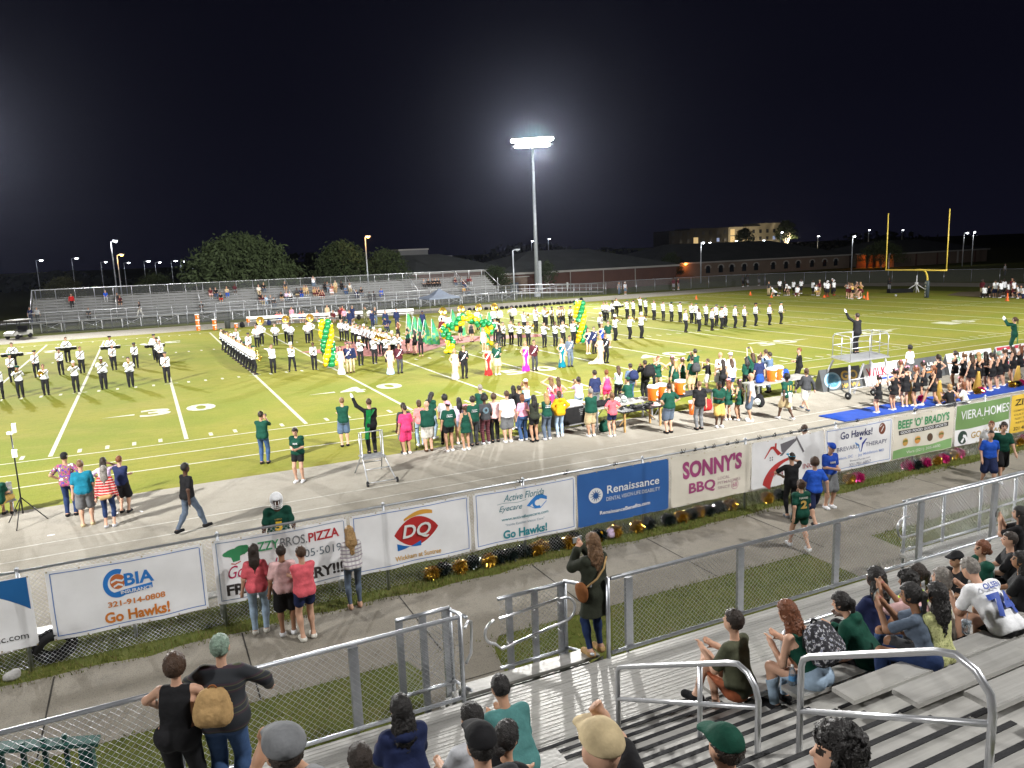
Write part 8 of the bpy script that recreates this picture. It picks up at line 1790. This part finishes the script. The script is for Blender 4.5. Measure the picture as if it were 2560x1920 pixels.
def disc(cu, cv, ru, rv, c, rgb, inner=0):
    def fn(m, f, w, h): P = [f(cu+ru*math.cos(.26*i), cv+rv*math.sin(.26*i)) for i in range(25)]; Q = [f(cu+inner*ru*math.cos(.26*i), cv+inner*rv*math.sin(.26*i)) for i in range(25)]; m.add(P+Q, [(i,i+1,26+i,25+i) for i in range(24)])
    fn.mm = ink(c, rgb); return fn
def bar(u0, v0, u1, v1, c, rgb):
    def fn(m, f, w, h): m.add([f(u0,v0),f(u1,v0),f(u1,v1),f(u0,v1)], [(0,1,2,3)])
    fn.mm = ink(c, rgb); return fn
slate_p = mat('board_slate', (.075,.08,.085), .5, var=.1); wp = mat('board_white', (.76,.76,.76), .5, var=.06)
aframe(7.45, -6.85, 2.4, .95, R(-2), slate_p, 'dark A-frame board with a blue round seal and gold GO HAWKS', [disc(.27,.46,.20,.38,'seal',(.28,.45,.58)), disc(.27,.46,.155,.30,'seal2',(.10,.34,.55)), disc(.27,.38,.10,.16,'seal3',(.20,.55,.70)), txt('GO',.70,.62,.42,.44,'gg',(.55,.36,.08)), txt('HAWKS',.70,.17,.44,.20,'gg',None)])
aframe(9.95, -7.0, 3.0, .95, 0, wp, 'white A-frame board with red WILK lettering', [txt('WILK',.28,.60,.44,.42,'wr',(.55,.03,.06)), bar(.30,.22,.70,.32,'wb',(.02,.06,.30)), bar(.45,.10,.85,.18,'wk',(.03,.03,.04))])
aframe(13.0, -7.2, 2.1, .95, 0, slate_p, 'dark grey A-frame board with white and orange lettering', [txt('GULF',.55,.66,.50,.16,'wt',(.7,.7,.7)), txt('COAST',.55,.44,.55,.12,'wt',None,.02), bar(.35,.25,.75,.31,'ob',(.6,.2,.04))])
aframe(15.2, -7.35, 3.4, 1.0, 0, wp, "white A-frame board with green BEEF 'O' BRADY'S lettering", [txt("BEEF 'O' BRADY'S",.48,.70,.76,.24,'kg',None), bar(.10,.40,.80,.48,'bk',None), txt('GOOD FOOD',.45,.24,.5,.12,'bk',None,.01)])
aframe(18.7, -7.5, 3.4, 1.05, 0, wp, 'white A-frame board with red bands at the right edge', [bar(.02,.82,.98,.96,'wr',None), bar(.02,.06,.98,.28,'wr',None), txt('HAWKS',.5,.55,.6,.24,'bk',None)])
# ---------------------------------------------------------------- left edge: bench and camera tripod, bits on the ground
t = empty('team_bench', (-23.75,-7.2,0), R(20), 'grey wooden bench cut by the left edge on the track', 'bench'); gw = mat('weathered_board', (.26,.26,.26), .7, var=.25, scale=6)
for i in range(3): m = MB(); m.box((0,.22,.62+.12*i),(1.6,.03,.10)); m.build('back_slat', gw, t)
for i in range(3): m = MB(); m.box((0,-.05+.12*i,.44),(1.6,.10,.03)); m.build('seat_slat', gw, t)
for x in (-.7,.7): m = MB(); m.tube([(x,-.1,0),(x,-.05,.43),(x,.2,.43),(x,.24,.92)], .02, 6); m.tube([(x,.3,0),(x,.15,.43)], .02, 6); m.build('leg', steel, t)
t = empty('camera_tripod', (-22.72,-8.0,0), 0, 'black tripod mast with white camera units at the left edge', 'tripod'); m = MB(); m.tube([(0,0,.3),(.0,0,2.55)], .018, 6); m.build('mast', ebony, t)
for a in (.3,2.4,4.5): m = MB(); m.tube([(0,0,.75),(.55*math.cos(a),.55*math.sin(a),0)], .014, 6); m.build('leg', ebony, t)
m = MB(); m.box((.09,0,2.62),(.09,.12,.24)); m.box((-.02,0,2.50),(.14,.08,.06)); m.build('camera', cool_w, t); m = MB(); m.box((.02,-.03,1.95),(.12,.08,.20)); m.build('control_box', cool_w, t)
t = empty('aluminium_bench', (-20.0,-16.45,0), 0, 'low aluminium bench behind the banner fence at the left', 'bench'); m = MB(); m.box((0,0,.44),(3.6,.26,.04)); m.build('seat', plank, t)
for x in (-1.5,0,1.5): m = MB(); m.box((x,0,.21),(.05,.22,.42)); m.build('leg', steel, t)
t = empty('aluminium_bench', (-17.0,-16.45,0), 0, 'low aluminium bench the leaning football player stands on', 'bench'); m = MB(); m.box((0,0,.445),(2.0,.26,.04)); m.build('seat', plank, t)
for x in (-.8,.8): m = MB(); m.box((x,0,.21),(.05,.22,.42)); m.build('leg', steel, t)
m = MB(); m.lathe([(.20,-.09),(.30,-.10),(.34,-.06),(.35,0),(.34,.06),(.30,.10),(.20,.09)], 24, (0,0,.33), ax='Y'); tag(m.build('tyre', rubber, None, (-21.25,-16.75,0), (R(20),0,.2)), 'old grey tyre leaning behind the banner fence at the left', 'tyre')
V, F = surf([('e', A_(0,0,.06), I3, (.13,.09,.08)), ('e', A_(.06,.03,.10), I3, (.07,.07,.06))], .02, jitter=.004); tag(meshobj('rock', to_mesh('rock', [(V,F,0)]), mat('rock', (.42,.41,.40), .9, var=.2, scale=14), None, (-21.86,-17.15,0)), 'pale rock in the grass by the banner fence at the left', 'rock')
for x, y in ((-21.98,-9.43),(-19.9,-8.6),(-20.5,-8.4)): m = MB(); m.box((0,0,.008),(.16,.05,.006), rz=x); tag(m.build('litter', white_paint, None, (x,y,.004)), 'scrap of white paper lying on the track by the left group', 'litter', 'scraps of litter on the track')
# ---------------------------------------------------------------- far side: cart, coolers, bench row, canopy, bags, cones
t = empty('golf_cart', (-30.8,59.0,0), R(-35), 'white golf cart with a flat roof at the far left of the track', 'golf cart'); cwm = mat('cart_white', (.55,.55,.52), .35)
m = MB(); m.prism([(-.6,-1.2,.35),(-.6,-1.2,.62),(-.6,-.75,.80),(-.6,-.55,.42),(-.6,.5,.42),(-.6,.5,.75),(-.6,1.2,.75),(-.6,1.2,.35)], (1.2,0,0)); m.build('body', cwm, t); m = MB(); m.box((0,.1,1.85),(1.3,2.0,.07)); m.build('roof', cwm, t)
m = MB()
for x in (-.55,.55):
    m.tube([(x,-.85,.75),(x,-.6,1.83)], .025, 6); m.tube([(x,1.0,.75),(x,.9,1.83)], .025, 6)
m.build('roof_posts', ebony, t); m = MB(); m.box((0,.35,.72),(1.1,.5,.16)); m.box((0,.62,1.0),(1.1,.12,.45)); m.build('seat', cmat('black'), t)
for x in (-.55,.55):
    for y in (-.8,.85): m = MB(); m.lathe([(0,-.09),(.22,-.09),(.24,0),(.22,.09),(0,.09)], 14, (x,y,.24), ax='X'); m.build('wheel', rubber, t)
for x in (-.35,.35): m = MB(); m.lathe([(.09,0),(.0,-.03)], 10, (x,-1.21,.55), ax='Y'); m.build('headlight', cool_w, t)
for i, (x, y, n) in enumerate(((-14.5,52.3,3),(-13.0,51.4,2))):
    for k in range(n): cooler(x, y, .004+.56*k, ('bottom','middle','top')[k if n == 3 else 2*k]+' orange cooler of the '+('left' if i == 0 else 'right')+' stack on the far sideline', 1.0, 'G', 'stacked coolers on the far sideline')
cooler(-10.9, 52.0, .004, 'single orange cooler on the far sideline right of the bin', .9, 'G', 'stacked coolers on the far sideline'); cooler(-9.6, 52.6, .45, 'orange cooler on the far bench end', .9, 'G', 'stacked coolers on the far sideline')
m = MB(); m.lathe([(0,0),(.25,0),(.30,.75),(.31,.8),(0,.82)], 16); tag(m.build('waste_bin', mat('bin_grey', (.05,.055,.055), .6), None, (-11.7,52.1,0)), 'dark grey waste bin on the far sideline', 'bin')
for i in range(4):
    t = empty('team_bench', (-7.6+4.3*i,53.6-1.25*i,0), R(-16), ('first','second','third','fourth')[i]+' white team bench from the left on the far sideline', 'bench', 'white benches on the far sideline'); m = MB(); m.box((0,0,.46),(4.2,.28,.05)); m.build('seat', cool_w, t); m = MB(); m.box((0,.18,.78),(4.2,.04,.30)); m.build('backrest', cool_w, t)
    for x in (-1.9,0,1.9): m = MB(); m.box((x,0,.22),(.06,.3,.44)); m.build('leg', steel, t)
for x, y, c, lab in ((-8.6,52.7,'black','black bag by the first far bench'),(-7.6,52.3,'navy','dark bag by the second far bench'),(1.6,50.8,'black','black bag on the far track right of the camouflage man'),(6.9,55.6,'black','black bag on the far track by the fence'),(-10.3,52.1,'black','dark bag beside the single cooler'),(30.4,52.4,'black','black bag beyond the right balloon column')): bag(x, y, .01, c, lab, 1.3, rz=x)
g = random.Random(8)
for i in range(26):
    x = 15.2+i*.60; y = 52.3-1.4*math.sin(min(1,(i/9))*1.57)+ (i>9)*(i-9)*.06
    t = bag(x, y, .012, 'black', 'black instrument case lying in the long row at the far track edge', 1.0, 'instrument_case', g.uniform(0,3)); t['group'] = 'row of black instrument cases along the far track edge'; t['category'] = 'instrument case'; t.scale = (1.3,1.2,.75)
t = empty('canopy_tent', (12.7,55.6,0), R(6), 'grey-blue pop-up canopy tent in front of the visiting bleachers', 'tent'); tm = mat('canopy_cloth', (.16,.19,.25), .6, var=.1)
m = MB(); A = [(-2,-1.5,1.62),(2,-1.5,1.62),(2,1.5,1.62),(-2,1.5,1.62)]; m.add(A+[(-1.0,-.75,1.90),(1.0,-.75,1.90),(1.0,.75,1.90),(-1.0,.75,1.90),(0,0,2.65)], [(0,1,5,4),(1,2,6,5),(2,3,7,6),(3,0,4,7),(4,5,8),(5,6,8),(6,7,8),(7,4,8)]); m.build('roof', tm, t)
m = MB()
for i in range(4): a, b = A[i], A[(i+1)%4]; m.add([a,b,(b[0],b[1],1.45),(a[0],a[1],1.45)], [(0,1,2,3)])
m.build('valance', tm, t)
for a in A: m = MB(); m.tube([(a[0],a[1],0),(a[0]*.98,a[1]*.98,1.6)], .025, 6); m.build('leg', pole_m, t)
cone_m = mat('cone_orange', (.80,.14,.03), .5)
for x, y, h, lab in ((41.8,44.1,.46,'orange pylon on the far sideline, left one'),(50.2,43.9,.46,'orange pylon on the far sideline, right one'),(48.6,38.6,.3,'orange cone at the first huddle'),(51.7,33.5,.3,'orange cone at the second huddle, left'),(53.1,34.3,.3,'orange cone at the second huddle, right'),(53.1,29.2,.35,'low orange cone beside the stacked cones'),(51.6,27.5,.85,'stack of orange cones right of the far cheer huddle'),(57.0,15.8,.75,'orange cone in front of the right huddle')):
    m = MB(); m.box((0,0,.015),(.3,.3,.03)); m.lathe([(.13,.03),(.04,h),(0,h+.01)], 12); tag(m.build('traffic_cone', cone_m, None, (x,y,.005)), lab, 'cone', 'orange cones on the field')
m = MB(); m.lathe([(0,-.14),(.06,-.09),(.085,0),(.06,.09),(0,.14)], 12, (0,0,.085), ax='X'); tag(m.build('football', mat('football_leather', (.20,.07,.03), .5), None, (52.4,29.8,0)), 'football lying on the grass by the far cheer huddle', 'football')
o, g = who('holding a football'); p = Matrix.Rotation(o.rotation_euler.z,3,'Z') @ Vector(g.arm[1][2]+A_(0,.08,-.08)); m = MB(); m.lathe([(0,-.14),(.06,-.09),(.085,0),(.06,.09),(0,.14)], 12, ax='X'); tag(m.build('football', MATS['football_leather'], None, o.location+p*o.scale.x), 'brown football carried by the red-haired boy', 'football')
m = MB(); m.prism([(0,0,.02),(2.3,-1.3,.02),(2.5,-.9,.02),(.4,.8,.02)], (0,0,.45)); tag(m.build('pole_vault_cover', dark, None, (60.8,32.0,0)), 'dark covered equipment heap left of the goalpost', 'equipment')
t = empty('blocking_sled', (63.5,30.6,0), 0, 'skeletal white football sled left of the goalpost', 'equipment'); m = MB(); m.tube([(0,0,0),(0,0,2.0)], .06, 6); m.tube([(-.9,.9,.1),(0,0,1.0),(.9,-.9,.1)], .05, 6); m.tube([(-.6,-.8,.1),(0,0,.9),(.6,.8,.1)], .05, 6); m.build('frame', white_paint, t); m = MB(); m.lathe([(0,0),(.2,.05),(.2,.3),(0,.35)], 10, (0,0,.9)); m.build('pad', cool_w, t)
# crutch of the hot pink person
o, g = who('hot pink shirt'); t = empty('crutch', (o.location.x+.42,o.location.y+.15,0), .2, 'black crutch beside the hot pink shorts', 'crutch'); m = MB(); m.tube([(0,0,0),(0,.02,.9)], .014, 6); m.tube([(0,.02,.9),(.03,.1,.95),(0,.05,1.15)], .012, 6); m.build('shaft', ebony, t); m = MB(); m.tube([(-.02,.0,.78),(.10,.0,.78)], .016, 6); m.build('grip', rubber, t)
# sign frames on the far bench
for x, y, lab in ((-4.9,52.6,'white frame sign on the far bench, left one'),(-1.0,52.0,'white frame sign on the far bench, right one')):
    m = MB(); m.box((0,0,.98),(.62,.03,.05)); m.box((-.29,0,.75),(.05,.03,.5)); m.box((.29,0,.75),(.05,.03,.5)); m.box((0,.0,.52),(.62,.03,.05)); tag(m.build('photo_sign', white_paint, None, (x,y,0)), lab, 'sign', 'white frame signs on the far bench')
m = MB(); m.tube([(0,0,0),(0,0,2.0)], .03, 6); m.box((0,0,1.75),(.28,.05,.7)); tag(m.build('speed_sign', mat('sign_pale', (.42,.44,.42), .6), None, (36.5,66.5,-.2)), 'small pale roadside sign on a post behind the far fence', 'sign')
# ---------------------------------------------------------------- thin haze volume, added to give the lamps their glow
m = MB(); m.box((80,130,14.5),(640,420,33)); hz = m.mesh('haze'); hm = bpy.data.materials.new('glow_haze'); hm.use_nodes = True; t = hm.node_tree; t.nodes.remove(t.nodes['Principled BSDF'])
pv = nn(t, 'ShaderNodeVolumePrincipled'); pv.inputs['Color'].default_value = (.68,.74,1,1); pv.inputs['Density'].default_value = .00003; pv.inputs['Anisotropy'].default_value = .89
t.links.new(pv.outputs[0], t.nodes['Material Output'].inputs['Volume']); o = meshobj('haze', hz, hm); o['kind'] = 'stuff'; tag(o, 'thin humid night air over the whole field', 'haze')
